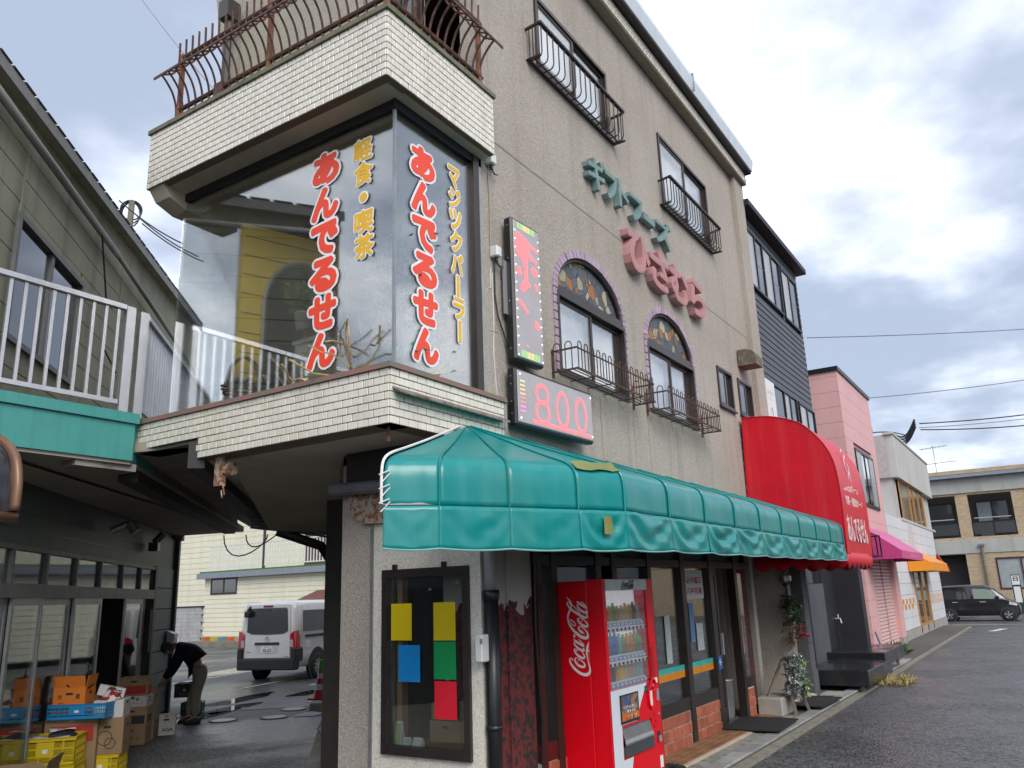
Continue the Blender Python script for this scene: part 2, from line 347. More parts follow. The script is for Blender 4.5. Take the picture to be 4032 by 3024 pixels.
INK = mat('dark_ink', (.03,.028,.03), .7, var=0)
INKR = mat('red_ink', (.42,.03,.025), .7, var=0)
PAPER = mat('white_paper', (.75,.75,.74), .8, var=.03)
YELP = mat('yellow_plastic', (.62,.46,.015), .42, var=.06)
BLUEP = mat('blue_plastic', (.02,.24,.52), .4, var=.06)
CYANP = mat('turquoise_plastic', (.04,.36,.42), .4, var=.06)
LEAF = mat('leaf_green', (.075,.13,.045), .5, rnd=.3, var=.3, scale=20)
LEAFD = mat('leaf_dark', (.03,.06,.03), .5, var=.3, scale=20)
DRY = mat('dried_plant', (.50,.38,.19), .8, var=.3, scale=25)
GLASS_BAY = glass('bay_glass', (.98,.99,.985), .01, 1.5, .62, .010)
GLASS_SHOP = glass('shop_glass', (.93,.95,.945), .01, 1.5, .8, .012)
GLASS_DK = mat('dark_window_glass', (.02,.023,.025), .04, spec=.8, var=.1, coat=.6)
GLASS_WIN = glass('window_glass', (.97,.98,.98), .01, 1.5, .6)
# ---------------------------------------------------------------- lettering helpers
def glyphs(s, offset=0.0, extrude=0.0, res=4):
    cu = bpy.data.curves.new('t', 'FONT'); cu.body = s; cu.size = 1; cu.offset = offset; cu.extrude = extrude; cu.resolution_u = res
    o = bpy.data.objects.new('t', cu); COL.objects.link(o)
    dg = bpy.context.evaluated_depsgraph_get(); me = bpy.data.meshes.new_from_object(o.evaluated_get(dg))
    bpy.data.objects.remove(o); bpy.data.curves.remove(cu); me.materials.clear(); return me
def bbox(me):
    xs = [v.co.x for v in me.vertices]; ys = [v.co.y for v in me.vertices]
    return min(xs), max(xs), min(ys), max(ys)
def letter(name, s, rect, fr, m, parent, offset=0.0, depth=.004, keep=None, ref=None):
    """s fitted into rect (u0,u1,v0,v1) of a frame fr(u,v,d)->world, strokes fattened by offset (em); returns mesh object"""
    me = glyphs(s, 0, .5, 3); a = list(ref or bbox(me)); u0, u1, v0, v1 = rect
    if ref is None: a = [a[0]-offset, a[1]+offset, a[2]-offset, a[3]+offset]
    sx, sy = (u1-u0)/max(1e-6, a[1]-a[0]), (v1-v0)/max(1e-6, a[3]-a[2])
    if keep: sx = sy = min(sx, sy)
    cx, cy = (a[0]+a[1])/2, (a[2]+a[3])/2
    vs = [(v.co.x-cx, v.co.y-cy, v.co.z+.5) for v in me.vertices]; fs = [tuple(p.vertices) for p in me.polygons]; bpy.data.meshes.remove(me)
    mb = MB(); n = 12 if offset > 0 else 0
    for k in range(n+1):
        ox, oy = (0, 0) if k == n else (offset*math.cos(2*math.pi*k/n), offset*math.sin(2*math.pi*k/n))
        e = 1 + .03*(n-k)/max(1, n)
        mb.add([fr((u0+u1)/2 + (x+ox)*sx, (v0+v1)/2 + (y+oy)*sy, z*depth*(e if z > .5 else 1)) for x, y, z in vs], fs)
    me = bpy.data.meshes.new('m'); me.from_pydata(mb.v, [], mb.f); me.update()
    return link(name, me, m, parent)
def fr_street(y):    # plane facing the street (-y): u = x, v = z
    return lambda u, v, d: (u, y-d, v)
def fr_west(x):      # plane facing -x: u runs to -y
    return lambda u, v, d: (x-d, -u, v)
def catmull(pts, k=6):
    out = []; n = len(pts)
    for i in range(n-1):
        p = [pts[max(0,i-1)], pts[i], pts[i+1], pts[min(n-1,i+2)]]
        for j in range(k):
            t = j/k; out.append(tuple(.5*((2*p[1][c]) + (-p[0][c]+p[2][c])*t + (2*p[0][c]-5*p[1][c]+4*p[2][c]-p[3][c])*t*t + (-p[0][c]+3*p[1][c]-3*p[2][c]+p[3][c])*t**3) for c in range(len(p[0]))))
    out.append(tuple(pts[-1])); return out
def brush(strokes, fr, depth, mb=None, k=6):
    """calligraphic strokes [(x,y,width)...] -> flat ribbons with thickness; fr(x,y,d)->world"""
    mb = mb or MB()
    for si, st in enumerate(strokes):
        p = catmull(st, k); n = len(p); lo, hi = [], []
        for i, (x, y, wd) in enumerate(p):
            a = p[max(0,i-1)]; b = p[min(n-1,i+1)]; dx, dy = b[0]-a[0], b[1]-a[1]; q = math.hypot(dx, dy) or 1
            lo.append((x - dy/q*wd/2, y + dx/q*wd/2)); hi.append((x + dy/q*wd/2, y - dx/q*wd/2))
        d = depth*(1+.02*si)
        mb.sheet([[fr(*a, 0) for a in lo], [fr(*a, d) for a in lo], [fr(*a, d) for a in hi], [fr(*a, 0) for a in hi]])
        for i, e in ((0, -1), (n-1, 1)):     # round ends
            x, y, wd = p[i]; ring = [(x+wd/2*math.cos(t*math.pi/5), y+wd/2*math.sin(t*math.pi/5)) for t in range(10)]
            mb.add([fr(*a, d*1.001) for a in ring], [tuple(range(10))])
    return mb
COLA = [
 [(425,2394,34),(380,2334,32),(335,2324,36),(312,2374,42),(340,2494,60),(430,2634,78),(560,2764,88),(700,2864,92),(850,2914,106),(960,2904,118),(1035,2814,82),(1045,2704,56),(1010,2554,40),(960,2324,36),(935,2154,62),(938,1994,82),(965,1844,58),(1020,1719,6)],
 [(950,2034,70),(1000,2054,44),(1042,2056,4)],
 [(610,2434,20),(640,2364,20),(590,2314,22),(520,2309,28),(497,2374,42),(540,2484,62),(640,2584,78),(760,2634,88),(850,2619,62),(848,2534,46),(780,2444,36),(650,2352,24)],
 [(585,2054,42),(530,1996,36),(490,1992,36),(480,2044,44),(530,2134,62),(640,2244,82),(740,2304,92),(828,2314,62),(845,2254,42),(800,2154,32),(755,2084,24)],
 [(455,1624,12),(510,1690,76),(640,1774,82),(770,1854,88),(815,1892,44)],
 [(818,1894,40),(785,1794,32),(640,1639,24)],
 [(478,1734,34),(482,1804,48),(560,1904,64),(680,2004,84),(790,2046,78),(832,2030,44),(800,1960,34)],
 [(476,1475,66),(480,1540,66)],
 [(840,1440,6),(745,1368,80),(665,1300,66),(622,1220,46),(652,1172,36),(720,1182,32),(850,1272,38),(942,1392,48),(968,1482,72),(940,1560,108),(860,1586,112),(720,1536,108),(560,1416,96),(420,1276,82),(320,1136,62),(258,1016,42),(240,916,32),(243,800,52),(272,682,72),(330,560,74)],
 [(250,930,24),(330,920,26),(440,988,30),(515,1078,30),(500,1142,30),(420,1108,30),(320,1010,26),(255,942,22)],
 [(295,318,26),(240,290,30),(212,322,34),(252,420,54),(360,540,78),(520,660,82),(680,760,86),(800,826,94),(900,842,72),(950,812,44),(925,738,36),(880,690,28)],
 [(690,722,30),(560,552,26),(410,392,24)],
 [(190,95,6),(270,190,42),(330,290,74),(358,380,80),(370,450,44)],
 [(722,1010,20),(755,935,20),(720,880,22),(650,864,28),(602,902,42),(640,1000,66),(740,1100,82),(860,1166,90),(948,1162,62),(958,1102,46),(890,1000,36),(745,850,24)],
 [(560,252,12),(625,312,78),(740,390,82),(860,462,90),(928,516,44)],
 [(930,510,42),(872,402,36),(740,272,24)],
 [(585,372,32),(592,450,50),(680,560,72),(800,638,82),(908,672,66),(948,640,44),(885,572,32)]]

def scribble(name, rect, fr, m, parent, n, seed=1, depth=.001):
    """print too small or worn to read: a row of irregular ink marks"""
    r = random.Random(seed); u0, u1, v0, v1 = rect; w_ = (u1-u0)/n; mb = MB(); h = v1-v0
    for k in range(n):
        a = u0+k*w_
        for j in range(3):
            x0 = a+w_*r.uniform(.05,.5); x1 = x0+w_*r.uniform(.15,.4); z0 = v0+h*r.uniform(0,.7); z1 = z0+h*r.uniform(.12,.3)
            if r.random() < .5: x1 = x0+w_*.14; z0 = v0+h*r.uniform(0,.2); z1 = v1-h*r.uniform(0,.2)
            d = depth*(1+.05*j); mb.add([fr(x0,z0,d),fr(x1,z0,d),fr(x1,z1,d),fr(x0,z1,d)], [(0,1,2,3)])
    return mb.build(name, m, parent)
# ================================================================ THE SETTING: ground
FAR = 400
g = MB(); g.add([(-FAR,-FAR,-.004),(FAR,-FAR,-.004),(FAR,FAR,-.004),(-FAR,FAR,-.004)], [(0,1,2,3)])
tag(g.build('road', ASPHALT), kind='structure')
LOT = mat('parking_lot_asphalt', (.085,.085,.085), .5, var=.35, scale=.5, bump=.4, bscale=50, rvar=.25)
AV = Vector((math.cos(R(43.4)), math.sin(R(43.4)), 0)); AN = Vector((AV.y, -AV.x, 0))   # the lane's direction, and the way across it
LO = Vector((1.34, 6.5, 0))
def LA(t, off, z=0): return LO + AV*t + AN*off + Vector((0,0,z))   # lane coordinates: along, out from the left shop front, up
lot = MB(); lot.add([LA(5.0,-9,.004),LA(5.0,4.6,.004),LA(60,30,.004),LA(60,-30,.004)], [(0,1,2,3)]); tag(lot.build('parking_lot', LOT), kind='structure')
PAINT = mat('road_paint', (.62,.62,.60), .6, dirt=((.2,.2,.2), .5, .72, 9))
def line(name, a, b, wd, z=.009):
    a = Vector((*a[:2],z)); b = Vector((*b[:2],z)); s_ = (b-a).normalized().cross(Vector((0,0,1)))*wd/2
    m_ = MB(); m_.add([a-s_, b-s_, b+s_, a+s_], [(0,1,2,3)]); return tag(m_.build(name, PAINT), kind='structure')
line('lane_marking', (36.6,3.5), (37.3,-14), .15)
line('stop_marking', (31.5,-2.05), (33.4,-2.4), .28)
for a, b in (((8.6,12.2),(13.5,13.4)), ((8.0,14.9),(20,18.4)), ((9.6,11.0),(11.6,11.5)), ((13.5,21.0),(24,23.6))): line('bay_marking', a, b, .1, .013)
# sidewalk in front of the shops: slabs, cement strip, floor tiles, kerb strip
sw = bx('sidewalk', 1.0, 35.6, -1.04, .3, -.05, .045, mat('dark_joint_bed', (.10,.095,.085), .95, bump=.3)); tag(sw, kind='structure')
kb = bx('kerb', -1.0, 35.0, -1.17, -1.045, -.05, .03, mat('kerb_concrete', (.23,.215,.17), .9, bump=.4, dirt=((.15,.13,.09), .5, .7, 5))); tag(kb, kind='structure')
SLAB = mat('paving_slab', (.29,.29,.275), .75, rnd=.22, bump=.25, dirt=((.2,.2,.18), .5, .75, 4), rvar=.2)
sm = MB().cbox(-.286,.286,-.1,.1,-.02,.03,.008).mesh(); sm.materials.append(SLAB)
for i in range(26):
    o = link('paving_slab', sm, None, sw); o.location = (3.0+i*.6, -.935, .036+random.uniform(-.003,.004)); o.rotation_euler = (random.uniform(-.006,.006),0,random.uniform(-.004,.004))
bx('cement_strip', 1.2, 8.2, -.83, -.66, -.02, .058, mat('cement_patch', (.29,.275,.24), .9, bump=.6, dirt=((.13,.12,.10), .45, .65, 7)), sw)
fm = MB().cbox(-.094,.094,-.044,.044,-.01,.008,.003).mesh(); fm.materials.append(BROWNT)
bx('tile_bed', 1.0, 6.6, -.655, -.2, -.02, .072, mat('tile_bed_grout', (.50,.40,.30), .9), sw)
for i in range(13):
    for j in range(4):
        x = 3.95+i*.205
        if x > 6.45: continue
        o = link('floor_tile', fm, None, sw); o.location = (x, -.26-j*.101, .074+random.uniform(-.001,.001))
for i in range(9):
    for j in range(5):
        o = link('floor_tile', fm, None, sw); o.location = (7.1+i*.205, -.05-j*.101, .056)

# ================================================================ CORNER BUILDING
YF = .06
B = thing('corner_building', 'beige stucco corner building with tiled bay window above the lane', 'building')
# footprint: street front y=YF, x 1.5..11.4 ; ground floor corner at (0.95,-0.2); lane wall runs along AV from (0.95,1.45)
WX0, WX1, WZ1 = 1.50, 11.42, 10.5
def ell(cx, a, rr, zs, n=16, y=YF): return [(cx + a*math.cos(math.pi - math.pi*i/n), y, zs + rr*math.sin(math.pi*i/n)) for i in range(n+1)]
AC = (3.92, 6.54); ZS = 5.45; Z0 = 4.42
holes = [(2.82,4.80,8.36,9.40), (6.80,9.07,8.10,9.40), (8.72,9.46,5.06,5.72), (9.88,10.66,5.08,5.73)] + [(c-.905, c+.905, Z0, ZS+.62) for c in AC]
wm = wallh((0,YF,0), (1,0,0), (0,0,1), (0,.24,0), WX0, WX1, 2.6, WZ1, holes)
for c in AC:      # spandrels of the arched openings
    e = ell(c, .905, .62, ZS)
    h = len(e)//2
    for half, cor in ((e[:h+1], (c-.905, YF, ZS+.62)), (e[h:], (c+.905, YF, ZS+.62))):
        for i in range(len(half)-1):
            a, b = half[i], half[i+1]
            wm.add([a, b, cor], [(0,1,2)]); wm.add([a, b, (b[0],b[1]+.24,b[2]), (a[0],a[1]+.24,a[2])], [(0,1,2,3)])
wm.build('wall', STUCCO, B)
# lane side and back walls, floors and roof
L0 = Vector((.95,1.45,0)); L1 = L0 + AV*7.2
walls = MB()
walls.prism([(.952,1.06,0),(.952,1.45,0),(1.25,1.72,0),(1.25,1.06,0)], (0,0,3.24))            # stucco pillar
pil = walls.build('pillar', STUCCO, B)
lw = MB(); lw.add([L0+Vector((.01,.01,0)), L1, L1+Vector((0,0,10.4)), L0+Vector((.01,.01,10.4))], [(0,1,2,3)]); lw.build('lane_wall', STUCCO3, B)
bw = MB(); bw.add([L1,(11.4,L1.y,0),(11.4,L1.y,10.4),L1+Vector((0,0,10.4))], [(0,1,2,3)]); bw.add([(11.4,L1.y,0),(11.4,.2,0),(11.4,.2,10.4),(11.4,L1.y,10.4)], [(0,1,2,3)]); bw.build('rear_wall', STUCCO3, B)
fp = [(1.2,.32),(11.38,.32),(11.38,L1.y-.02),(L1.x,L1.y-.02),(1.2,1.75)]
for z, nm in ((3.16,'floor_slab'), (6.5,'floor_slab'), (10.35,'roof_slab')):
    MB().prism([(x,y,z) for x, y in fp], (0,0,.12)).build(nm, CONC_D, B)
bx('partition', 2.4, 11.3, 2.7, 2.8, .05, 3.1, DARKIN, B); bx('partition', 2.05, 2.4, 1.75, 2.8, .05, 3.1, DARKIN, B); bx('partition', 2.7, 11.3, 2.6, 2.7, 3.3, 6.4, DARKIN, B); bx('partition', 1.6, 11.3, 2.6, 2.7, 6.65, 10.3, DARKIN, B)
# groove in the stucco, rust trails
GRV = mat('groove_shadow', (.27,.235,.195), .9)
for x0, x1, z in ((1.78,11.0,6.78),): bx('groove', x0, x1, YF-.003, YF+.02, z, z+.022, GRV, B)
TRAIL = mat('rust_trail', (.36,.25,.16), .9, var=.2)
# end pilaster and eave
bx('pilaster', 10.86, 11.44, YF-.10, YF+.1, 2.6, 10.45, STUCCO, B)
bx('eave_band', 1.45, 11.46, YF-.19, YF+.1, 10.44, 10.70, GROUT, B)
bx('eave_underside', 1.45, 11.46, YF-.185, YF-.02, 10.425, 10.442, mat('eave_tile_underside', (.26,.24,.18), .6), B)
gm = MB(); gp = [(YF-.2,10.70),(YF-.34,10.72),(YF-.38,10.95),(YF-.33,11.13),(YF-.1,11.2),(YF+.4,11.2),(YF+.4,10.70)]
gm.prism([(1.2,y,z) for y, z in gp], (10.30,0,0)); gm.build('roof_flashing', WHITEM, B)
bx('flashing_lip', 1.2, 11.52, YF-.31, YF-.15, 10.685, 10.712, BLACKM, B)
for x in (4.4, 7.9): bx('flashing_seam', x, x+.02, YF-.385, YF-.32, 10.73, 11.1, ALU_G, B)
# glazed tiles as pieces
PX_, PZ_ = .118, .068
tileXm = MB().cbox(-.0548,.0548,-.008,.006,-.0308,.0308,.004).mesh(); tileXm.materials.append(TILE)     # facing the street
tileYm = MB().cbox(-.008,.006,-.0548,.0548,-.0308,.0308,.004).mesh(); tileYm.materials.append(TILE)     # facing the lane
TL = []     # (where, mesh, scale along)
def tiles(face, c, a0, a1, z0, z1, skip=None):
    rows = int(round((z1-z0)/PZ_))
    for r_ in range(rows):
        z = z1 - (r_+.5)*PZ_; off = (r_ % 2)*PX_/2; a = a0 - off
        while a < a1 - .01:
            s0, s1 = max(a, a0), min(a+PX_, a1)
            if s1 - s0 > .02 and not (skip and skip((s0+s1)/2, z)):
                m_ = (s0+s1)/2; TL.append(((m_, c, z) if face == 'y' else (c, m_, z), face, (s1-s0-.011)/(PX_-.011)))
            a += PX_
LZ1, LZ0 = 3.80, 3.80-7*PZ_ ; UZ1, UZ0 = 7.10, 7.10-10*PZ_
LYE, UYE = 3.55, 3.40
tiles('x', 0, 0, LYE, LZ0, LZ1, lambda y, z: y > 2.5 and z < LZ1-4*PZ_)
tiles('y', 0, 0, 1.70, LZ0, LZ1); tiles('x', -.21, -.13, UYE, UZ0, UZ1); tiles('y', -.13, -.21, 1.48, UZ0, UZ1)
bands = {}
lb = MB(); lb.box(.004, .26, .004, LYE, LZ1-4*PZ_+.004, LZ1-.004); lb.box(.004,.255, .006, 2.5, LZ0+.004, LZ1-4*PZ_+.01); lb.box(.02, 1.70, .004, .2, LZ0+.004, LZ1-.006)
lb = lb.build('lower_tile_band', GROUT, B)
ub = MB(); ub.box(-.206, .1, -.126, UYE, UZ0+.004, UZ1-.004); ub.box(0, 1.48, -.126, .15, UZ0+.006, UZ1-.006); ub = ub.build('upper_tile_band', GROUT, B)
TL.sort(key=lambda q: (Vector(q[0])-CAM).length)
rest = MB()
for i, (p, face, s_) in enumerate(TL):
    p = Vector(p) + (Vector((0,random.uniform(-.0012,.0012),0)) if face == 'y' else Vector((random.uniform(-.0012,.0012),0,0)))
    if i < 300:
        o = link('tile', tileXm if face == 'y' else tileYm, None, lb if p.z < 5 else ub); o.location = p
        o.scale = (s_,1,1) if face == 'y' else (1,s_,1)
    else:
        hx = .0548*s_
        if face == 'y': rest.cbox(p.x-hx,p.x+hx,p.y-.008,p.y+.006,p.z-.0308,p.z+.0308,.004)
        else: rest.cbox(p.x-.008,p.x+.006,p.y-hx,p.y+hx,p.z-.0308,p.z+.0308,.004)
for r_ in range(3):       # eave tile strip
    for i in range(84):
        x = 1.5+(i+.5*(r_%2))*PX_; rest.cbox(x-.0535,x+.0535,YF-.198,YF-.18,10.46+r_*.07,10.52+r_*.07,.003)
tag(rest.build('tile_field', TILE, B), kind='stuff')
# copings
cp = MB(); cp.box(-.03,.26,-.03,LYE+.02,LZ1,LZ1+.045); cp.box(.26,1.73,-.03,.24,LZ1+.0005,LZ1+.0445); cp.build('sill_coping', REDCAP, B)
cp = MB(); cp.box(-.24,-.02,-.16,UYE+.02,UZ1,UZ1+.05); cp.box(-.02,1.5,-.16,.06,UZ1+.0005,UZ1+.0495); cp.build('balcony_coping', mat('mossy_coping', (.21,.19,.13), .9, bump=.4, dirt=((.10,.12,.06), .45, .65, 6)), B)
bx('band_end_trim', 1.70, 1.745, -.012, YF+.01, LZ0+.12, LZ1, CONC, B)
led = MB(); led.prism([(.02,-.10,3.575),(1.66,-.10,3.575),(1.66,.0,3.63),(.02,.0,3.63)], (0,0,.018)); led.build('flashing_ledge', mat('old_zinc', (.30,.26,.23), .6, .3, dirt=((.15,.08,.05), .45, .65, 9)), B)
# soffits
bx('bay_floor', .26, 2.0, .2, LYE, LZ1-.09, LZ1-.02, mat('pale_floor', (.60,.58,.54), .6), B)
MB().prism([(.012,.03,3.335),(1.75,.03,3.335),(1.75,1.5,3.335),(1.2,2.2,3.335),(.012,2.49,3.335)], (0,0,.05)).build('bay_soffit', SOFFIT, B)
sf = MB(); sf.add([(-.2,-.12,UZ0+.012),(1.48,-.12,UZ0+.012),(1.48,.16,UZ0-.02),(.16,.16,UZ0-.02),(.16,UYE-.2,UZ0-.02),(-.2,UYE,UZ0+.012)], [(0,1,2,3),(0,3,4,5)])
sf.box(.10,1.9,.10,UYE-.1,UZ0-.04,UZ0+.02); sf.build('balcony_soffit', SOFFIT, B)
# rounded far end of the balcony slab
em = MB(); em.prism([(-.2,UYE-.02,UZ0+.02),(-.1,UYE-.02,UZ0-.12),(.12,UYE-.02,UZ0-.2),(.8,UYE-.02,UZ0-.2),(.8,UYE-.02,UZ0+.02)], (0,-.26,0)); em.build('soffit_bracket', SOFFIT, B)
bx('glass_head', .085, .15, .03, 3.2, UZ0-.10, UZ0-.005, BLACKM, B); bx('glass_head', .15, 1.46, .03, .095, UZ0-.10, UZ0-.005, BLACKM, B)
# bay glass
GZ0, GZ1 = LZ1+.045, UZ0-.1
bx('pane', .118, .128, .07, 3.18, GZ0, GZ1, GLASS_BAY, B)
bx('pane', .13, 1.40, .058, .068, GZ0, GZ1, GLASS_BAY, B); bx('pane', .13, 1.25, 3.17, 3.18, GZ0, GZ1, GLASS_BAY, B)
bx('corner_joint', .108, .134, .05, .076, GZ0, GZ1, ALU_G, B)
bx('jamb', 1.30, 1.40, .02, .14, GZ0, GZ1+.08, BRONZE, B); bx('jamb', 1.40, 1.46, .03, .12, GZ0, GZ1+.08, mat('grey_sealant', (.35,.34,.33), .6), B)
bx('bay_pier', 1.455, 1.56, .045, .30, LZ1+.03, UZ0+.02, STUCCO, B)
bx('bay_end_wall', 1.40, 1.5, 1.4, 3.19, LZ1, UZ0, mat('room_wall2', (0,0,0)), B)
# bay interior: yellow partition with an arched opening, floor, back wall
YW = mat('yellow_wallboard', (.93,.63,.06), .55, var=.05)
yw0 = Vector((.34,2.42,0)); yd = Vector((math.cos(R(-20)), math.sin(R(-20)), 0)); yn = Vector((-yd.y, yd.x, 0))
ym = MB(); yt = Vector(yn*.09)
AW0, AW1, ASP, ATP = .26, 1.15, 5.05, 5.62
ym2 = wallh(yw0, yd, (0,0,1), yt, 0, 1.55, LZ1, 5.95, [(AW0,AW1,LZ1,ATP)])
cc = (AW0+AW1)/2; ar = (AW1-AW0)/2
pts = [(cc-ar*math.cos(math.pi*i/16), ASP+(ATP-ASP)*math.sin(math.pi*i/16)) for i in range(17)]
for i in range(16):
    cor = (AW0,ATP) if i < 8 else (AW1,ATP)
    P_ = lambda q, t=0: yw0 + yd*q[0] + Vector((0,0,q[1])) + yt*t
    ym2.add([P_(pts[i]),P_(pts[i+1]),P_(cor)], [(0,1,2)]); ym2.add([P_(pts[i]),P_(pts[i+1]),P_(pts[i+1],1),P_(pts[i],1)], [(0,1,2,3)])
ym2.build('yellow_partition', YW, B)
for k in range(9):
    bx_ = MB(); z = 4.05+k*.22
    bx_.bar(yw0 - yn*.004 + Vector((0,0,z)) + yd*.02, yw0 - yn*.004 + Vector((0,0,z)) + yd*(.24 if z < 5.1 else .30 if z < 5.5 else 1.5), .006, .008); bx_.build('board_joint', mat('joint_brown', (.30,.20,.03), .8), B)
tr_ = MB(); tr_.tube([P_(q)-yn*.01 for q in [(AW0,LZ1)]+pts+[(AW1,LZ1)]], .022, 6); tr_.build('arch_trim', ALU_G, B)
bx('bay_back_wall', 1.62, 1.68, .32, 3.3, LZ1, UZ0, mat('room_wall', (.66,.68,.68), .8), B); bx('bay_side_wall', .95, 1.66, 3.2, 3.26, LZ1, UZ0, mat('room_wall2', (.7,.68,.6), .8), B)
PBR = mat('pale_pink_brick', (.42,.31,.30), .7, rnd=.2)
pbm = MB().cbox(-.1,.1,-.01,.01,-.045,.045,.004).mesh(); pbm.materials.append(PBR)
for r_ in range(22):
    for k in range(2):
        o = link('brick', pbm, None, B); o.location = (1.24+k*.21+(r_%2)*.05, .33, LZ1+.1+r_*.1)
# ---- windows of the street front
def slider(x0, x1, z0, z1, y, parent, curtain=True, panes=2, fw=.05, gm=None, name='window', split=None, rec=.0, fmat=None):
    """aluminium sliding window in a wall facing the street: frame bars, sashes, panes, curtain"""
    fmat = fmat or BRONZE
    f = MB(); yy = y+rec
    f.box(x0-.03,x1+.03,y-.03,yy+.05,z0-.03,z0+.02); f.box(x0-.03,x1+.03,y-.03,yy+.05,z1-.02,z1+.03); f.box(x0-.03,x0+.02,y-.029,yy+.049,z0+.02,z1-.02); f.box(x1-.02,x1+.03,y-.029,yy+.049,z0+.02,z1-.02)
    w_ = f.build(name, fmat, parent)
    n = panes; ww = (x1-x0-.04)/n
    for i in range(n):
        a = x0+.02+i*ww; b = a+ww; yo = yy + (.03 if i % 2 else 0); ov = .02
        s_ = MB(); a_, b_ = a-(ov if i else 0), b+(ov if i < n-1 else 0)
        s_.box(a_,a_+fw,yo-.012,yo+.012,z0+.02,z1-.02); s_.box(b_-fw,b_,yo-.012,yo+.012,z0+.02,z1-.02); s_.box(a_+fw,b_-fw,yo-.011,yo+.011,z0+.02,z0+.02+fw); s_.box(a_+fw,b_-fw,yo-.011,yo+.011,z1-.02-fw,z1-.02)
        s_.build('sash', fmat, w_)
        bx('glazing', a_+fw, b_-fw, yo-.003, yo+.003, z0+.02+fw, z1-.02-fw, gm or GLASS_WIN, w_)
    if curtain:
        rows = [[(x0+.02+(x1-x0-.04)*i/90, yy+.11+.018*math.sin(i*1.15)+.008*math.sin(i*.37), z) for i in range(91)] for z in (z0+.02, z1-.05)]
        c_ = MB(); c_.sheet(rows); c_.build('curtain', CURT, w_, True)
    return w_
for c in AC:
    wn = slider(c-.905, c+.905, Z0, ZS-.06, YF, B, True, 2, .05, None, 'arched_window', rec=.03)
    bx('transom', c-.90, c+.90, YF-.01, YF+.09, ZS-.07, ZS+.06, BRONZE, wn)
    e = [(c+(x-c), YF+.05, z) for x, y_, z in ell(c, .88, .60, ZS+.04)]
    m_ = MB(); m_.add(e, [tuple(range(len(e)))]); m_.build('stained_glass', STAINED, wn)
    MB().tube([(x, YF+.02, z) for x, y_, z in ell(c, .885, .60, ZS+.0)], .028, 6).build('arch_frame', BRONZE, wn)
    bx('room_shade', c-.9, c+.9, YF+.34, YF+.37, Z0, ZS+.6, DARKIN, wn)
    n_ = 27
    def eo(th, k): return (c + (.905+.10*k)*math.cos(th), ZS + (.62+.10*k)*math.sin(th))
    for i in range(n_):     # lilac brick surround
        t0, t1 = math.pi*(i+.06)/n_, math.pi*(i+.94)/n_; q = [eo(t0,0), eo(t1,0), eo(t1,1), eo(t0,1)]
        m_ = MB(); m_.prism([(a, YF+.03, z) for a, z in q], (0,-.055+random.uniform(-.004,.004),0)); m_.build('brick', PURPLE, wn)
    bkm = MB().cbox(-.049,.049,-.025,.03,-.046,.046,.004).mesh(); bkm.materials.append(PURPLE)
    for sx in (-1,1):
        for k in range(10):
            o = link('brick', bkm, None, wn); o.location = (c+sx*.956, YF, Z0+.05+k*.103)
for (x0,x1,z0,z1), cu in zip(holes[:2], (True, True)): slider(x0, x1, z0, z1, YF, B, cu, 2, .05)
for (x0,x1,z0,z1) in holes[2:4]:
    q = slider(x0, x1, z0, z1, YF, B, False, 2, .04, GLASS_DK); bx('sill', x0-.06, x1+.06, YF-.06, YF+.04, z0-.06, z0-.03, BRONZE, q)
# ---- top floor behind the balcony
T3 = MB(); T3.box(.62,.80,.98,3.02,7.0,10.35); T3.build('balcony_wall', STUCCO3, B)
t3 = wallh((0,.82,0),(1,0,0),(0,0,1),(0,.14,0), .64, 1.52, 7.0, 10.35, [(.86,1.44,7.55,9.2)]); t3.build('balcony_wall', STUCCO3, B)
slider(.86, 1.44, 7.55, 9.2, .82, B, True, 2, .04)
wg = MB(); wg.prism([(.64,3.02,7.2),(.64,3.16,7.5),(.64,3.75,10.35),(.64,3.02,10.35)], (.14,0,0)); wg.build('wing_wall', STUCCO3, B)
MB().box(-.1,1.6,.06,3.3,7.0,7.06).build('balcony_floor', CONC_D, B)
# downpipe with white hopper at the far end of the balcony
dp = MB(); dp.tube([(.45,3.05,7.3),(.45,3.05,8.9)], .05, 8); dp.box(.36,.54,2.96,3.14,8.9,9.15); dp.build('downpipe', mat('brown_pvc', (.05,.04,.035), .4), B)
# ---- ground floor
CW = wallh((.95,0,0),(0,1,0),(0,0,1),(.16,0,0), -.2, 1.055, 0, 3.2, [(-.085,.90,.615,2.195)]); CW.build('cream_wall', STUCCO2, B)
f = MB(); wx = .93
f.box(wx-.015,wx+.06,-.085,.90,.615,.69); f.box(wx-.015,wx+.06,-.085,.90,2.12,2.195); f.box(wx-.014,wx+.059,-.085,-.02,.69,2.12); f.box(wx-.014,wx+.059,.835,.90,.69,2.12); cwf = f.build('display_window', mat('dark_brown_frame', (.03,.022,.02), .35), B)
bx('glazing', .955, .961, -.02, .835, .69, 2.12, GLASS_SHOP, cwf)
bx('window_shelf', .98, 1.3, -.05, .86, .60, .68, WOOD, cwf)
bx('inner_post', 1.02, 1.1, .74, .80, .68, 2.12, WOOD, cwf)
for y in (.73,.16): bx('bracket_hook', .90, .94, y, y+.03, 2.195, 2.24, BLACKP, cwf)
bx('corner_trim', .935, 1.0, 1.03, 1.06, 0, 3.0, ALU_G, B)
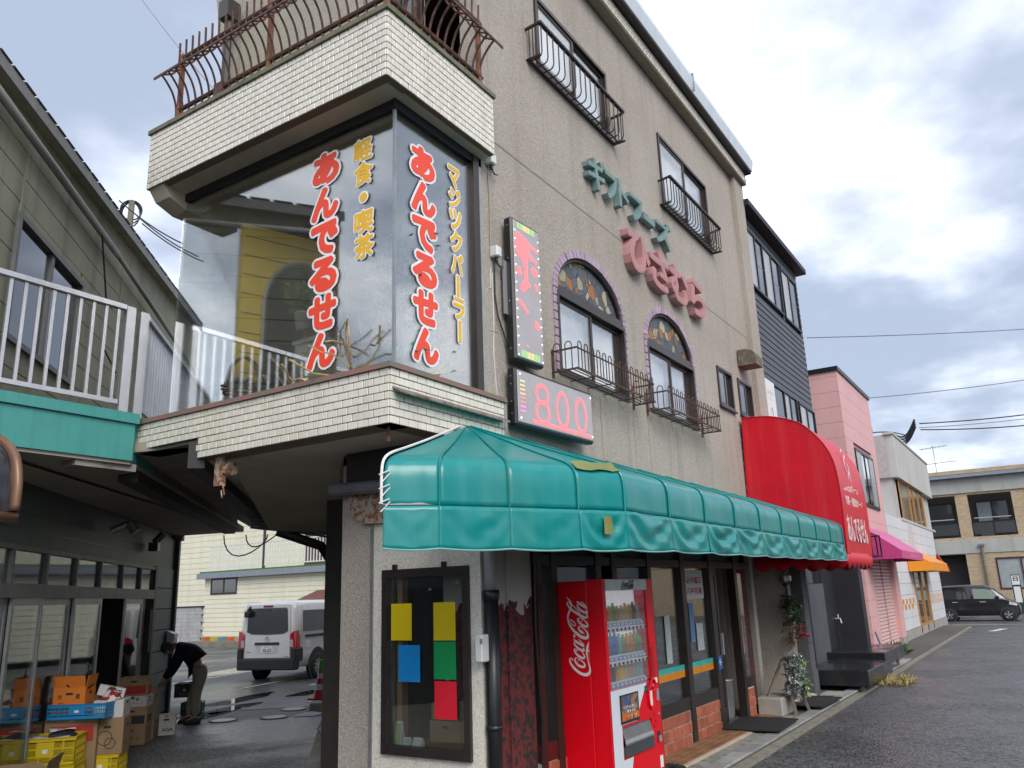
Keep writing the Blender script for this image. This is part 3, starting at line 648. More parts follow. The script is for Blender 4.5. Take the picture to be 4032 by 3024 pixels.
# dark beam, pipe and rusty shutter box over the pillar
bx('beam', .86, 1.4, .1, 1.32, 3.0, 3.33, mat('dark_beam', (.03,.028,.026), .8), B)
MB().tube([(.83,1.48,2.99),(.83,.0,2.93)], .062, 10).build('horizontal_pipe', mat('grey_pvc', (.16,.155,.16), .5), B)
rb = MB(); rb.prism([(.90,1.30,2.93),(.90,1.30,2.78),(.90,1.24,2.70),(.90,1.12,2.64),(.90,.2,2.60),(.90,.2,2.90)], (.05,0,0)); rb.build('shutter_box', RUSTW, B)
# street side: corner column, pipes
COLUMN = custom('column_two_tone')[0]; n_ = COLUMN.node_tree.nodes; l_ = COLUMN.node_tree.links; pb = n_['Principled BSDF']
g_ = n_.new('ShaderNodeNewGeometry'); sp = n_.new('ShaderNodeSeparateXYZ'); l_.new(g_.outputs['Position'], sp.inputs[0])
nz_ = n_.new('ShaderNodeTexNoise'); nz_.inputs['Scale'].default_value = 6; nz_.inputs['Detail'].default_value = 8; l_.new(g_.outputs['Position'], nz_.inputs['Vector'])
nz2 = n_.new('ShaderNodeTexNoise'); nz2.inputs['Scale'].default_value = 15; nz2.inputs['Detail'].default_value = 8; nz2.inputs['Roughness'].default_value = .7; l_.new(g_.outputs['Position'], nz2.inputs['Vector'])
ad = n_.new('ShaderNodeMath'); ad.operation = 'MULTIPLY_ADD'; l_.new(nz_.outputs['Fac'], ad.inputs[0]); ad.inputs[1].default_value = .5; l_.new(sp.outputs[2], ad.inputs[2])
st_ = n_.new('ShaderNodeMath'); st_.operation = 'GREATER_THAN'; l_.new(ad.outputs[0], st_.inputs[0]); st_.inputs[1].default_value = 2.08
mr_ = n_.new('ShaderNodeMapRange'); l_.new(nz2.outputs['Fac'], mr_.inputs[0]); mr_.inputs[1].default_value = .5; mr_.inputs[2].default_value = .535
m1 = n_.new('ShaderNodeMix'); m1.data_type = 'RGBA'; l_.new(mr_.outputs[0], m1.inputs[0]); m1.inputs[6].default_value = (.13,.02,.018,1); m1.inputs[7].default_value = (.02,.016,.016,1)
m2_ = n_.new('ShaderNodeMix'); m2_.data_type = 'RGBA'; l_.new(st_.outputs[0], m2_.inputs[0]); l_.new(m1.outputs[2], m2_.inputs[6]); m2_.inputs[7].default_value = (.42,.41,.37,1); l_.new(m2_.outputs[2], pb.inputs['Base Color']); pb.inputs['Roughness'].default_value = .8
bp_ = n_.new('ShaderNodeBump'); bp_.inputs['Strength'].default_value = .6; bp_.inputs['Distance'].default_value = .01; l_.new(nz2.outputs['Fac'], bp_.inputs['Height']); l_.new(bp_.outputs[0], pb.inputs['Normal'])
bx('column', 1.33, 1.74, -.22, .5, .05, 3.0, COLUMN, B); bx('column', .952, 1.33, -.199, -.105, .05, 2.6, COLUMN, B); bx('dark_box_side', .99, 2.0, -.104, -.09, .05, 3.0, DARKIN, B); bx('dark_box_ceiling', .97, 2.0, -.09, 1.05, 2.45, 2.5, DARKIN, B); bx('dark_box_floor', .97, 2.0, -.09, 1.05, .2, .24, DARKIN, B)  # dark side, ceiling and floor round the display added to stop light leaks
bx('column', 8.05, 8.3, -.20, -.02, .05, 3.0, PEEL, B)
# shopfront: dark frames, glass, terracotta bases
SF = mat('dark_brown_shopfront', (.035,.026,.022), .35, .2)
def post(x0, x1, z0=.07, z1=2.6, y0=-.26, y1=-.14): return bx('frame_post', x0, x1, y0, y1, z0, z1, SF, B)
for a, b in ((1.78,1.86),(2.06,2.17),(3.0,3.12),(3.38,3.5),(4.34,4.44),(5.40,5.54),(6.46,6.62),(7.56,7.68)): post(a, b)
bx('lintel', 1.74, 8.3, -.25, -.1, 2.21, 2.30, SF, B); bx('lintel', 1.74, 8.3, -.2, .0, 2.30, 3.0, mat('green_black_board', (.018,.04,.037), .6), B); bx('fascia_beam', 7.9, 11.42, -.12, .06, 2.7, 3.2, STUCCO, B)
for a, b in ((3.5,4.34),(4.44,5.40),(5.54,6.46)):
    bx('bottom_rail', a, b, -.25, -.15, .47, .62, SF, B); bx('shop_pane', a, b, -.203, -.197, .62, 2.21, GLASS_SHOP, B)
bx('shop_pane', 2.17, 3.0, -.203, -.197, .62, 2.21, GLASS_SHOP, B); bx('shop_pane', 1.86, 2.06, -.203, -.197, .62, 2.21, GLASS_SHOP, B)
bx('bottom_rail', 1.76, 3.4, -.25, -.15, .47, .62, mat('maroon_rail', (.08,.012,.014), .4), B)
bx('shop_pane', 7.68, 8.05, -.203, -.197, .62, 2.21, GLASS_SHOP, B); bx('bottom_rail', 7.68, 8.05, -.25, -.15, .49, .62, SF, B)
tm = MB().cbox(-.075,.075,-.012,.012,-.06,.06,.006).mesh(); tm.materials.append(BRICKT)
def brickbase(a, b):
    bx('brick_base', a, b, -.235, -.12, .05, .47, MORTAR, B)
    r_ = 0
    for k in range(3):
        z = .125+k*.135; x = a+.02 - (.08 if k % 2 else 0)
        while x < b-.03:
            s0, s1 = max(x, a+.01), min(x+.15, b-.01)
            if s1-s0 > .04:
                o = link('brick', tm, None, B); o.location = ((s0+s1)/2, -.242+random.uniform(-.003,.003), z); o.scale = ((s1-s0)/.15,1,1)
            x += .163
for a, b in ((1.76,2.25),(3.45,4.36),(4.36,5.40),(5.54,6.50),(7.68,8.05)): brickbase(a, b)
# sliding door leaf, half open
dl = MB(); dl.box(6.62,6.70,-.17,-.13,.09,2.21); dl.box(6.92,7.0,-.17,-.13,.09,2.21); dl.box(6.70,6.92,-.169,-.131,.09,.3); dl.box(6.70,6.92,-.169,-.131,2.1,2.21); door = dl.build('sliding_door', SF, B)
bx('glazing', 6.70, 6.92, -.153, -.147, .3, 2.1, GLASS_SHOP, door); bx('door_handle', 6.95, 6.99, -.2, -.17, 1.0, 1.3, ALU, door)
bx('threshold', 6.5, 7.7, -.26, -.1, .045, .075, ALU_G, B)
# stripe decals on the glass
for a, b in ((4.44,5.40),(5.54,6.46)):
    bx('teal_stripe', a+.005, b-.005, -.208, -.205, .94, 1.005, mat('teal_film', (.05,.46,.38), .4), B); bx('orange_stripe', a+.005, b-.005, -.208, -.205, .855, .94, mat('orange_film', (.72,.25,.01), .4), B)
ar_ = bx('arrow_sticker', 6.50, 6.64, -.268, -.262, .84, 1.02, mat('blue_film', (.02,.13,.42), .4), B)
letter('arrow_mark', '←', (6.52,6.62,.88,.98), fr_street(-.2695), PAPER, ar_)
# shop interior
SH = mat('shop_floor', (.10,.09,.085), .5); bx('shop_floor', 1.2, 8.0, -.12, 3.4, .05, .09, SH, B)
bx('side_partition', 8.0, 8.05, .3, 3.4, .05, 3.1, DARKIN, B)
for i, (x, h) in enumerate(((3.3,1.5),(4.6,1.2),(5.9,1.7))):
    s_ = MB()
    for z in (.3,.7,1.1,h): s_.box(x,x+.9,1.6,2.0,z,z+.03)
    s_.box(x,x+.03,1.6,2.0,.09,h); s_.box(x+.87,x+.9,1.6,2.0,.09,h); s_.build('display_shelf', WOOD, B)
    for k in range(14):
        q = bx('stock_box', x+.05+(k%7)*.12, x+.14+(k%7)*.12, 1.65, 1.85, .33 if k < 7 else .73, .45+random.random()*.12 if k < 7 else .85+random.random()*.12, mat('stock%d' % (k%4), [(.4,.1,.06),(.5,.45,.3),(.1,.2,.3),(.55,.5,.45)][k%4], .6), B)
# entrance recess at the right end of the building: side jambs, wall, right corner pillar
bx('entrance_wall', 8.3, 10.4, .55, .65, .05, 2.8, mat('entrance_wall', (.20,.175,.135), .8, bump=.2), B)
bx('entrance_jamb', 8.62, 8.78, -.18, .3, .05, 2.8, STUCCO, B); bx('maroon_post', 9.05, 9.12, .1, .2, .05, 2.7, mat('maroon_paint', (.11,.012,.02), .45), B)
bx('grey_door', 8.8, 9.05, .3, .36, .07, 2.6, mat('grey_panel', (.19,.19,.195), .5), B)
bx('end_pillar', 10.32, 10.62, -.28, .5, .05, 3.1, STUCCO, B)
stp = MB(); stp.cbox(8.3,10.5,-.55,-.1,-.02,.10,.01); stp.build('entrance_step', CONC, B)
for i in range(5): 
    o = link('brick', MB().cbox(-.1,.1,-.05,.05,-.01,.02,.004).mesh(), BRICKT if i % 2 else MORTAR, B); o.location = (9.3+i*.23, -.5, .105)
bx('concrete_block', 8.1, 8.75, -.62, -.24, .03, .30, CONC, B, .02)
# pipes on the street side
p_ = MB(); p_.tube([(1.0,-.27,.05),(1.0,-.27,1.98)], .062, 12); p_.tube([(1.0,-.27,1.9),(1.0,-.27,1.98)], .072, 12); p_.tube([(1.0,-.27,.86),(1.0,-.27,.9)], .07, 12); p_.build('black_downpipe', BLACKP, B, True)
MB().tube([(1.0,-.26,1.98),(1.0,-.26,2.7)], .05, 12).build('grey_downpipe', mat('grey_pipe', (.36,.36,.36), .5), B, True)
cv = MB(); cv.tube([(1.72,-.27,.1),(1.75,-.28,.8),(1.71,-.27,1.6),(1.73,-.28,2.5)], .012, 5); cv.build('cable', BLACKP, B)
q = bx('meter_box', .84, .95, -.275, -.20, 1.40, 1.62, WHITEP, B, .01); bx('hinge', .835, .842, -.28, -.26, 1.55, 1.59, ALU_G, q)
# vent hood
vh = MB(); vh.prism([(10.0,YF-.02,6.02),(10.0,YF-.36,6.02),(10.0,YF-.36,6.2),(10.0,YF-.30,6.29),(10.0,YF-.18,6.34),(10.0,YF-.02,6.34)], (.42,0,0)); vh.build('vent_hood', mat('weathered_brown_metal', (.15,.115,.085), .6, .3, dirt=((.28,.26,.23), .5, .7, 8)), B)
# overhang over the lane: ceiling, lighter sloped panel, edge beam
C0 = Vector((.02,2.49,0)); 
ov = MB(); ov.prism([C0+Vector((0,0,3.33)), (1.1,1.62,3.33), L0+AV*5.3+Vector((0,0,3.33)), C0+AV*4.3+Vector((0,0,3.33))], (0,0,.12)); ov.build('overhang_ceiling', SOFFIT, B)
hp = MB(); hp.prism([C0+AV*.6+AN*.25+Vector((0,0,3.325)), L0+AV*.75-AN*.03+Vector((0,0,3.325)), L0+AV*5.2-AN*.03+Vector((0,0,2.92)), C0+AV*4.2+AN*.25+Vector((0,0,2.98))], (0,0,.006)); hp.build('sloped_soffit', SOFFIT, B)
eb = MB()
a = C0+Vector((-.02,.0,0)); eb.bar(a+Vector((0,0,3.36)), a+AV*6.2+Vector((0,0,3.30)), .16, .26); eb.build('edge_beam', mat('dark_steel', (.03,.03,.028), .7), B)
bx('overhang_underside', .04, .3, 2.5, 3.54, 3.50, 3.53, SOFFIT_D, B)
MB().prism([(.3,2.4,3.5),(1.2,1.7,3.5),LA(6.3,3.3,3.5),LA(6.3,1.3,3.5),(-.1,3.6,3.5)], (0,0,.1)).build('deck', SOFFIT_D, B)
# pipes on the lane wall
lp = MB(); q0 = L0+AV*4.7-AN*.16
lp.tube([q0+Vector((0,0,.1)), q0+Vector((0,0,2.35)), q0-AN*.25-AV*.1+Vector((0,0,2.75)), q0-AN*.9-AV*.2+Vector((0,0,2.98))], .075, 8); lp.tube([q0-AV*.25+AN*.05+Vector((0,0,.1)), q0-AV*.25+AN*.05+Vector((0,0,2.6))], .035, 6)
lp.tube([q0-AN*.05+Vector((0,0,1.35)), q0-AN*.05+Vector((0,0,1.8))], .14, 8); lp.build('lane_pipes', BLACKP, B)
lp = MB()
for k in range(5):
    z = 2.85+k*.05; lp.tube([q0+AN*.1+Vector((0,0,z)), q0-AN*.6+Vector((0,0,z+.12)), q0-AN*1.3-AV*.1+Vector((0,0,z+.2))], .018, 5)
for k in range(2):
    c_ = q0-AN*(1.15+.22*k)+Vector((0,0,2.95)); lp.tube([c_+AN*((.22+.1*k)*math.cos(t))+Vector((0,0,-(.16+.14*k)*math.sin(t)+.05*math.sin(2*t))) for t in [i*math.pi/10 for i in range(11)]], .010, 5)
lp.build('lane_cables', BLACKP, B)
# bolts, hooks under the band
hk = MB(); hk.tube([(.12,.12,3.34),(.12,.12,3.2)], .018, 6); hk.build('soffit_hook', RUSTY, B)
rl = MB(); rl.box(.05,.17,2.18,2.34,3.33,3.36); rl.box(.07,.13,2.2,2.30,3.04,3.33); rl.tube([(.14,2.24,3.2),(.14,2.12,3.2)], .07, 10); rl.tube([(.1,2.2,3.05),(.1,2.17,2.95),(.1,2.2,2.92),(.1,2.22,3.0)], .008, 5); rl.build('rusty_pulley', RUSTW, B)
# ================================================================ RAILINGS
def railing_bars():
    T = thing('balcony_railing', 'rusty wrought iron balcony railing with bulging curved bars', 'railing', (-.19,-.11,7.15))
    o0 = Vector((-.19,-.11,7.15)); BAR = mat('rusty_bar', (.085,.05,.042), .6, .4, dirt=((.19,.085,.05), .45, .62, 14))
    prof = [(0,.03),(.0,.12),(.02,.22),(.07,.33),(.15,.42),(.205,.47),(.16,.5),(.08,.555),(.03,.64),(.01,.76),(.015,.99)]
    def bar(p, out):
        m_ = MB(); pts = [Vector(p)+Vector(out)*a+Vector((0,0,h)) for a, h in catmull(prof, 3)]
        m_.tube(pts, .0125, 5); return m_.build('bar', BAR, T)
    n = 28
    for i in range(n):
        if i == 0: continue
        bar((0, .02+3.2*i/n, 0), (-1,0,0))
    for i in range(1, 13): bar((.02+1.55*i/13, 0, 0), (0,-1,0))
    r_ = MB()
    for h, rr in ((.11,.026),(.78,.026)):
        r_.tube([(0,3.05,h),(0,0,h)], rr, 7); r_.tube([(0,0,h),(1.5,0,h)], rr, 7)
    r_.build('rail', BAR, T)
    r_ = MB(); r_.bar((-.205,3.25,.475), (-.205,-.2,.475), .012, .03); r_.bar((-.2,-.205,.475), (1.62,-.205,.475), .012, .03); r_.build('belly_bar', BAR, T)
    PO = mat('orange_rust_post', (.26,.10,.045), .7, dirt=((.12,.06,.04), .45, .65, 12))
    for p in ((0,3.05),(0,1.58),(0,0),(1.45,0)): bx('post', p[0]-.022, p[0]+.022, p[1]-.022, p[1]+.022, 0, .82, PO, T)
    o = bx('bracket', -.03, .05, 2.28, 2.42, 0, .16, BAR, T)
railing_bars()
def guard(x0, x1, z0, z1, dep, nb, label, grp):
    T = thing('window_guard', label, 'window guard', (x0, YF, z0), 0, grp); W_ = x1-x0; H = z1-z0
    r_ = MB(); r_.bar((0,-dep,H), (W_,-dep,H), .05, .035); r_.bar((0,0,H-.03), (0,-dep,H-.01), .03, .03); r_.bar((W_,0,H-.03), (W_,-dep,H-.01), .03, .03); r_.build('top_rail', WROUGHT, T)
    r_ = MB(); r_.bar((0,-.03,0), (W_,-.03,0), .04, .03); r_.bar((0,-.0,0),(0,-dep,0),.03,.02); r_.bar((W_,0,0),(W_,-dep,0),.03,.02); r_.bar((0,-dep*.5,0),(W_,-dep*.5,0),.02,.015); r_.build('bottom_rail', WROUGHT, T)
    b_ = MB(); b_.tube([(0,-.03,0),(0,-dep+.06,0),(0,-dep+.02,.02),(0,-dep,.07),(0,-dep,H-.01)], .0095, 5); me = b_.mesh(); me.materials.append(WROUGHT)
    for i in range(nb):
        o = link('bar', me, None, T); o.location = (W_*(i+.3)/(nb-.4), 0, 0)
    for x in (0, W_):
        for k in (1,2,3):
            m_ = MB(); m_.tube([(x,-dep*k/4,0),(x,-dep*k/4,H-.02)], .0085, 5); m_.build('side_bar', WROUGHT, T)
guard(2.56, 4.96, 8.31, 8.78, .20, 17, 'black steel window guard on the taller left upstairs window', 'upstairs window guards')
guard(6.66, 9.14, 8.04, 8.50, .20, 21, 'black steel window guard below the upper right window, nearer the roof corner', 'upstairs window guards')
def planter(x0, x1, label):
    T = thing('window_basket', label, 'window basket', (x0, YF, 4.36), 0, 'rusty baskets under the arched windows'); W_ = x1-x0; D = .33
    IR = mat('rusted_basket', (.07,.045,.035), .7, .3, dirt=((.22,.10,.05), .5, .66, 16))
    r_ = MB()
    for z in (0,.245):
        r_.bar((0,-D,z),(W_,-D,z),.014,.028 if z == 0 else .014); r_.bar((0,0,z),(0,-D,z),.014,.02); r_.bar((W_,0,z),(W_,-D,z),.014,.02)
    r_.bar((0,-.02,-.06),(0,-.02,.27),.02,.02); r_.bar((W_,-.02,-.06),(W_,-.02,.27),.02,.02); r_.build('frame', IR, T)
    s_ = MB()
    for k in range(1,5): s_.bar((0,-D*k/5,.0),(W_,-D*k/5,.0),.012,.008)
    for k in range(1,5): s_.bar((W_*k/5,0,-.012),(W_*k/5,-D,-.012),.016,.01)
    s_.build('bottom_grid', IR, T)
    h_ = .042; b_ = MB(); b_.tube([(-h_,0,0),(-h_,0,.29)]+[(-h_*math.cos(t*math.pi/6),0,.29+h_*math.sin(t*math.pi/6)) for t in range(1,6)]+[(h_,0,.29),(h_,0,0)], .0068, 5); me = b_.mesh(); me.materials.append(IR)
    n = 14
    for i in range(n):
        o = link('hoop', me, None, T); o.location = (W_*(i+.5)/n, -D, 0)
    for x in (0, W_):
        for k in (0,1):
            o = link('hoop', me, None, T); o.location = (x, -D*(k+.5)/2.2, 0); o.rotation_euler = (0,0,R(90))
planter(2.82, 4.98, 'rusty hooped basket under the arched window nearer the lit signs')
planter(5.44, 7.62, 'rusty hooped basket under the arched window farther from the lit signs')
for x, z in ((4.0,4.3),(4.98,4.28),(5.46,4.28),(6.5,4.26)):
    m_ = MB(); q = [(x+random.uniform(-.012,.012), z-.13*i) for i in range(9)]; m_.sheet([[(a-.016*(1-i/11), YF-.002, b) for i, (a, b) in enumerate(q)], [(a+.016*(1-i/11), YF-.002, b) for i, (a, b) in enumerate(q)]]); m_.build('rust_stain', TRAIL, B)
# ================================================================ LETTERING
T = thing('wall_lettering', 'raised teal letters spelling a gift foods name on the stucco wall', 'sign letters', (3.95,YF,7.2), 0)
cells = [('ギ',3.90,4.42,7.20,7.70),('フ',4.40,4.78,7.22,7.64),('ト',4.82,5.16,7.24,7.68),('フ',5.22,5.66,7.22,7.64),('ー',5.68,6.10,7.38,7.50),('ズ',6.12,6.78,7.18,7.66)]
for ch, a, b, z0, z1 in cells:
    o = letter('letter', ch, (a,b,z0,z1), fr_street(YF), LETTEAL, None, .024, .10); o.data.transform(Matrix.Translation((-3.95,-YF,-7.2))); o.parent = T
T = thing('wall_lettering', 'raised rounded pink letters of the shop name above the arched windows', 'sign letters', (5.0,YF,6.35), 0)
for ch, a, b, z0, z1 in [('ひ',4.98,5.72,6.36,7.00),('さ',5.74,6.46,6.34,6.98),('む',6.52,7.28,6.36,6.98),('ら',7.40,8.10,6.36,7.02)]:
    o = letter('letter', ch, (a,b,z0,z1), fr_street(YF), LETPINK, None, .036, .125); o.data.transform(Matrix.Translation((-5.0,-YF,-6.35))); o.parent = T
def decal(label, s, cx, w_, z1, z0, fr, col, off, woff, shear=0, gap=.02):
    T = thing('window_lettering', label, 'window letters'); h = (z1-z0)/len(s)
    for i, ch in enumerate(s):
        a = z1 - i*h; c_ = cx + (shear*(i/(len(s)-1)-.5) if len(s) > 1 else 0)
        if ch in '・': rect = (c_-.045, c_+.045, a-h/2-.045, a-h/2+.045)
        elif ch == '|': rect = (c_-.022, c_+.022, a-h+gap, a-gap)
        else: rect = (c_-w_/2, c_+w_/2, a-h+gap, a-gap)
        body = {'|':'l'}.get(ch, ch)
        ref = bbox(glyphs(body, 0, .5)); ref = (ref[0]-off, ref[1]+off, ref[2]-off, ref[3]+off)
        lt = letter('letter', body, rect, lambda u, v, d: fr(u, v, d+.004), col, T, off, .002, None, ref)
        letter('outline', body, rect, lambda u, v, d: fr(u, v, d+.001), LETWHITE, lt, woff, .0015, None, ref)
decal('red rounded letters with white outline in a column on the long lane-side pane', 'あんでるせん', -.935, .36, 6.19, 3.97, fr_west(.118), LETRED, .06, .125, .0, .014)
decal('yellow characters in a short column near the glass corner on the lane-side pane', '軽食・喫茶', -.435, .235, 6.16, 4.92, fr_west(.118), LETYEL, .03, .085, .03, .008)
decal('red rounded letters with white outline in a column on the street-side pane', 'あんでるせん', .535, .36, 6.12, 3.95, fr_street(.058), LETRED, .06, .125, .03, .014)
decal('yellow katakana in a narrow column beside the right window jamb', 'マジックパ|ラ|', 1.035, .19, 6.13, 4.28, fr_street(.058), LETYEL, .03, .085, .06, .006)
# ================================================================ LED SIGNS
LEDR = mat('led_red', (1.0,.17,.19), .5, var=0, emit=.9); LEDW = mat('led_white', (1,1,1), .5, var=0, emit=1.6); LEDG = mat('led_green', (.25,.8,.12), .5, var=0, emit=.8); LEDY = mat('led_yellow', (.9,.75,.2), .5, var=0, emit=.8); LEDM = mat('led_magenta', (1,.1,.6), .5, var=0, emit=1.6); LEDO = mat('led_orange', (1,.35,.05), .5, var=0, emit=1.7)
SCREEN = mat('led_screen', (.44,.40,.405), .25, var=.05, bump=.1, bscale=200)  # light grey face has the sky's reflection put into its colour
def dots(T, pts, m, s_=.0065, name='lit_pixels'):
    mb = MB()
    for x, z in pts: mb.add([(x-s_,-.1235,z),(x,-.1235,z-s_),(x+s_,-.1235,z),(x,-.1235,z+s_)], [(0,1,2,3)])
    return tag(mb.build(name, m, T), kind='stuff')
def segd(p, a, b):
    ax, az = a; bx_, bz = b; dx, dz = bx_-ax, bz-az; t = max(0, min(1, ((p[0]-ax)*dx+(p[1]-az)*dz)/max(1e-9, dx*dx+dz*dz))); return math.hypot(p[0]-ax-dx*t, p[1]-az-dz*t)
def led(name, label, x0, x1, z0, z1, yaw):
    T = thing(name, label, 'led sign', (x0, YF-.04, z0), yaw); W_, H = x1-x0, z1-z0
    h = MB(); h.cbox(0,W_,-.11,0,0,H,.02); h.build('housing', BLACKP, T)
    bx('screen', .03, W_-.025, -.118, -.105, .035, H-.03, SCREEN, T, .006)
    for z in (.12, H*.4, H*.7, H-.1): bx('bolt', -.004, .002, -.06, -.05, z, z+.01, ALU, T)
    return T, W_, H
T, W_, H = led('led_sign', 'tall narrow lit sign scrolling red characters beside the bay window', 1.83, 2.36, 4.27, 5.88, R(-3))
grid = [(.05+.0148*i, .1+.0148*j) for i in range(int((W_-.1)/.0148)) for j in range(int((H-.2)/.0148))]
ks = [((.10,1.40),(.26,1.36),.055),((.08,1.30),(.20,1.22),.09),((.28,1.36),(.46,1.33),.022),((.30,1.24),(.42,1.19),.025),((.30,1.3),(.33,1.2),.02),((.22,1.22),(.23,.9),.042),((.23,.9),(.16,.82),.05),((.16,.84),(.28,.88),.03),((.38,1.08),(.4,1.06),.05),((.1,1.02),(.1,.98),.04),((.41,.9),(.42,.88),.03),((.08,.66),(.22,.57),.028),((.39,.47),(.41,.45),.042),((.2,.18),(.22,.17),.012)]
dots(T, [p for p in grid if any(segd(p, a, b) < t for a, b, t in ks)], LEDR)
dots(T, [(x, .06+H*k/15*.93) for k in range(15) for x in (.045, W_-.045)], LEDW, .009)
for zz in (.055, H-.105):
    dots(T, [(.1+.026*i, zz+.018*j) for i in (0,1,2,3,9,10,11,12) for j in range(4)], LEDG, .0075); dots(T, [(.1+.026*i, zz+.018*j) for i in range(4,9) for j in range(4)], LEDY, .0075)
bx('side_plate', -.05, .0, -.03, -.01, .5, 1.1, ALU, T)
T, W_, H = led('led_sign', 'wide lit sign showing the red number 800 just above the awning', 1.80, 3.37, 3.58, 4.19, R(-2))
grid = [(.17+.0135*i, .05+.0135*j) for i in range(int((W_-.22)/.0135)) for j in range(int((H-.1)/.0135))]
def ring(cx, cz, a, b, n=18): return [((cx+a*math.cos(2*math.pi*i/n), cz+b*math.sin(2*math.pi*i/n)), (cx+a*math.cos(2*math.pi*(i+1)/n), cz+b*math.sin(2*math.pi*(i+1)/n)), .021) for i in range(n)]
ks = ring(.48,.39,.115,.10)+ring(.48,.20,.125,.11)+ring(.88,.29,.115,.19)+ring(1.28,.29,.115,.19)+[((.3,.56),(1.5,.555),.012),((.3,.075),(1.5,.075),.02)]
dots(T, [p for p in grid if any(segd(p, a, b) < t for a, b, t in ks)], LEDR, .0062)
for k, m_ in enumerate((LEDY,LEDY,LEDO,LEDO,LEDR,LEDR,LEDM,LEDM)): dots(T, [(.075+.018*i, .47-.045*k) for i in range(5)], m_, .0075)
dots(T, [(.07,.54),(.07,.08),(W_-.05,.54),(W_-.05,.08)], LEDW, .011)
# wall boxes and cables
for (x, z), lb in (((1.62,6.42),'small white lamp box fixed just under the tiled balcony'), ((1.66,5.36),'small white junction box left of the tall lit sign')):
    T = thing('junction_box', lb, 'junction box', (x, YF, z)); bx('cover', -.045, .045, -.10, 0, 0, .12, WHITEP, T, .012); m_ = MB(); m_.tube([(0,-.05,0),(.01,-.05,-.05)], .02, 7); m_.build('socket', BLACKP, T)
    m_ = MB(); m_.tube([(0,-.05,-.04),(.06,-.06,-.09),(.13,-.05,-.06)], .008, 5); m_.build('cord', BLACKP, T)
T = tag(MB().tube([(1.66,YF-.03,5.32),(1.67,YF-.02,4.95),(1.70,YF-.03,4.72),(1.80,YF-.03,4.55),(1.85,YF-.04,4.42)], .009, 5).build('power_cable', BLACKP), 'black power cable looping down the stucco to the tall lit sign', 'cable')
T = tag(MB().tube([(1.61,YF-.015,6.36),(1.63,YF-.012,6.0),(1.62,YF-.012,5.5)], .008, 5).build('wall_conduit', mat('beige_cable', (.36,.31,.25), .7)), 'thin beige cable running down the wall from the lamp box', 'cable')
# white sealed crack lines in the stucco
cm = mat('white_sealant', (.60,.57,.52), .8)
for pts in ([(1.655,5.2),(1.66,4.7),(1.64,4.3),(1.67,3.95),(1.70,3.85)], [(1.58,4.55),(1.74,4.57)], [(1.57,5.0),(1.62,5.02),(1.63,5.25)]): MB().tube([(x, YF-.001, z) for x, z in pts], .007, 4).build('sealed_crack', cm, B)

# ================================================================ GREEN AWNING
G = thing('green_awning', 'glossy teal green vinyl awning wrapping the corner above the vending machine', 'awning', (1.1,0,2.27))
PK = Vector((1.12, .03))
outer = [(-.62,-.50),(-.34,-.77),(.17,-1.03),(.74,-1.30),(1.16,-1.5)] + [(1.16+.94*k,-1.5) for k in range(1,10)]
wallp = [PK]*5 + [Vector((1.16+.94*k, .03)) for k in range(1,10)]
PROF = [(0,3.48),(.275,3.315),(.55,3.15),(.8,3.01),(.9,2.955),(.962,2.905),(.992,2.845),(1.0,2.76),(1.0,2.66),(1.0,2.56)]
rng = random.Random(5)
def awn(i, t, s_, z, valance=0):
    o = Vector(outer[i]).lerp(Vector(outer[i+1]), t); w_ = wallp[i].lerp(wallp[i+1], t)
    sag = math.sin(math.pi*t)
    p = w_.lerp(o, s_); dirn = (o-w_).normalized()
    return p, dirn, sag
SEG = 14
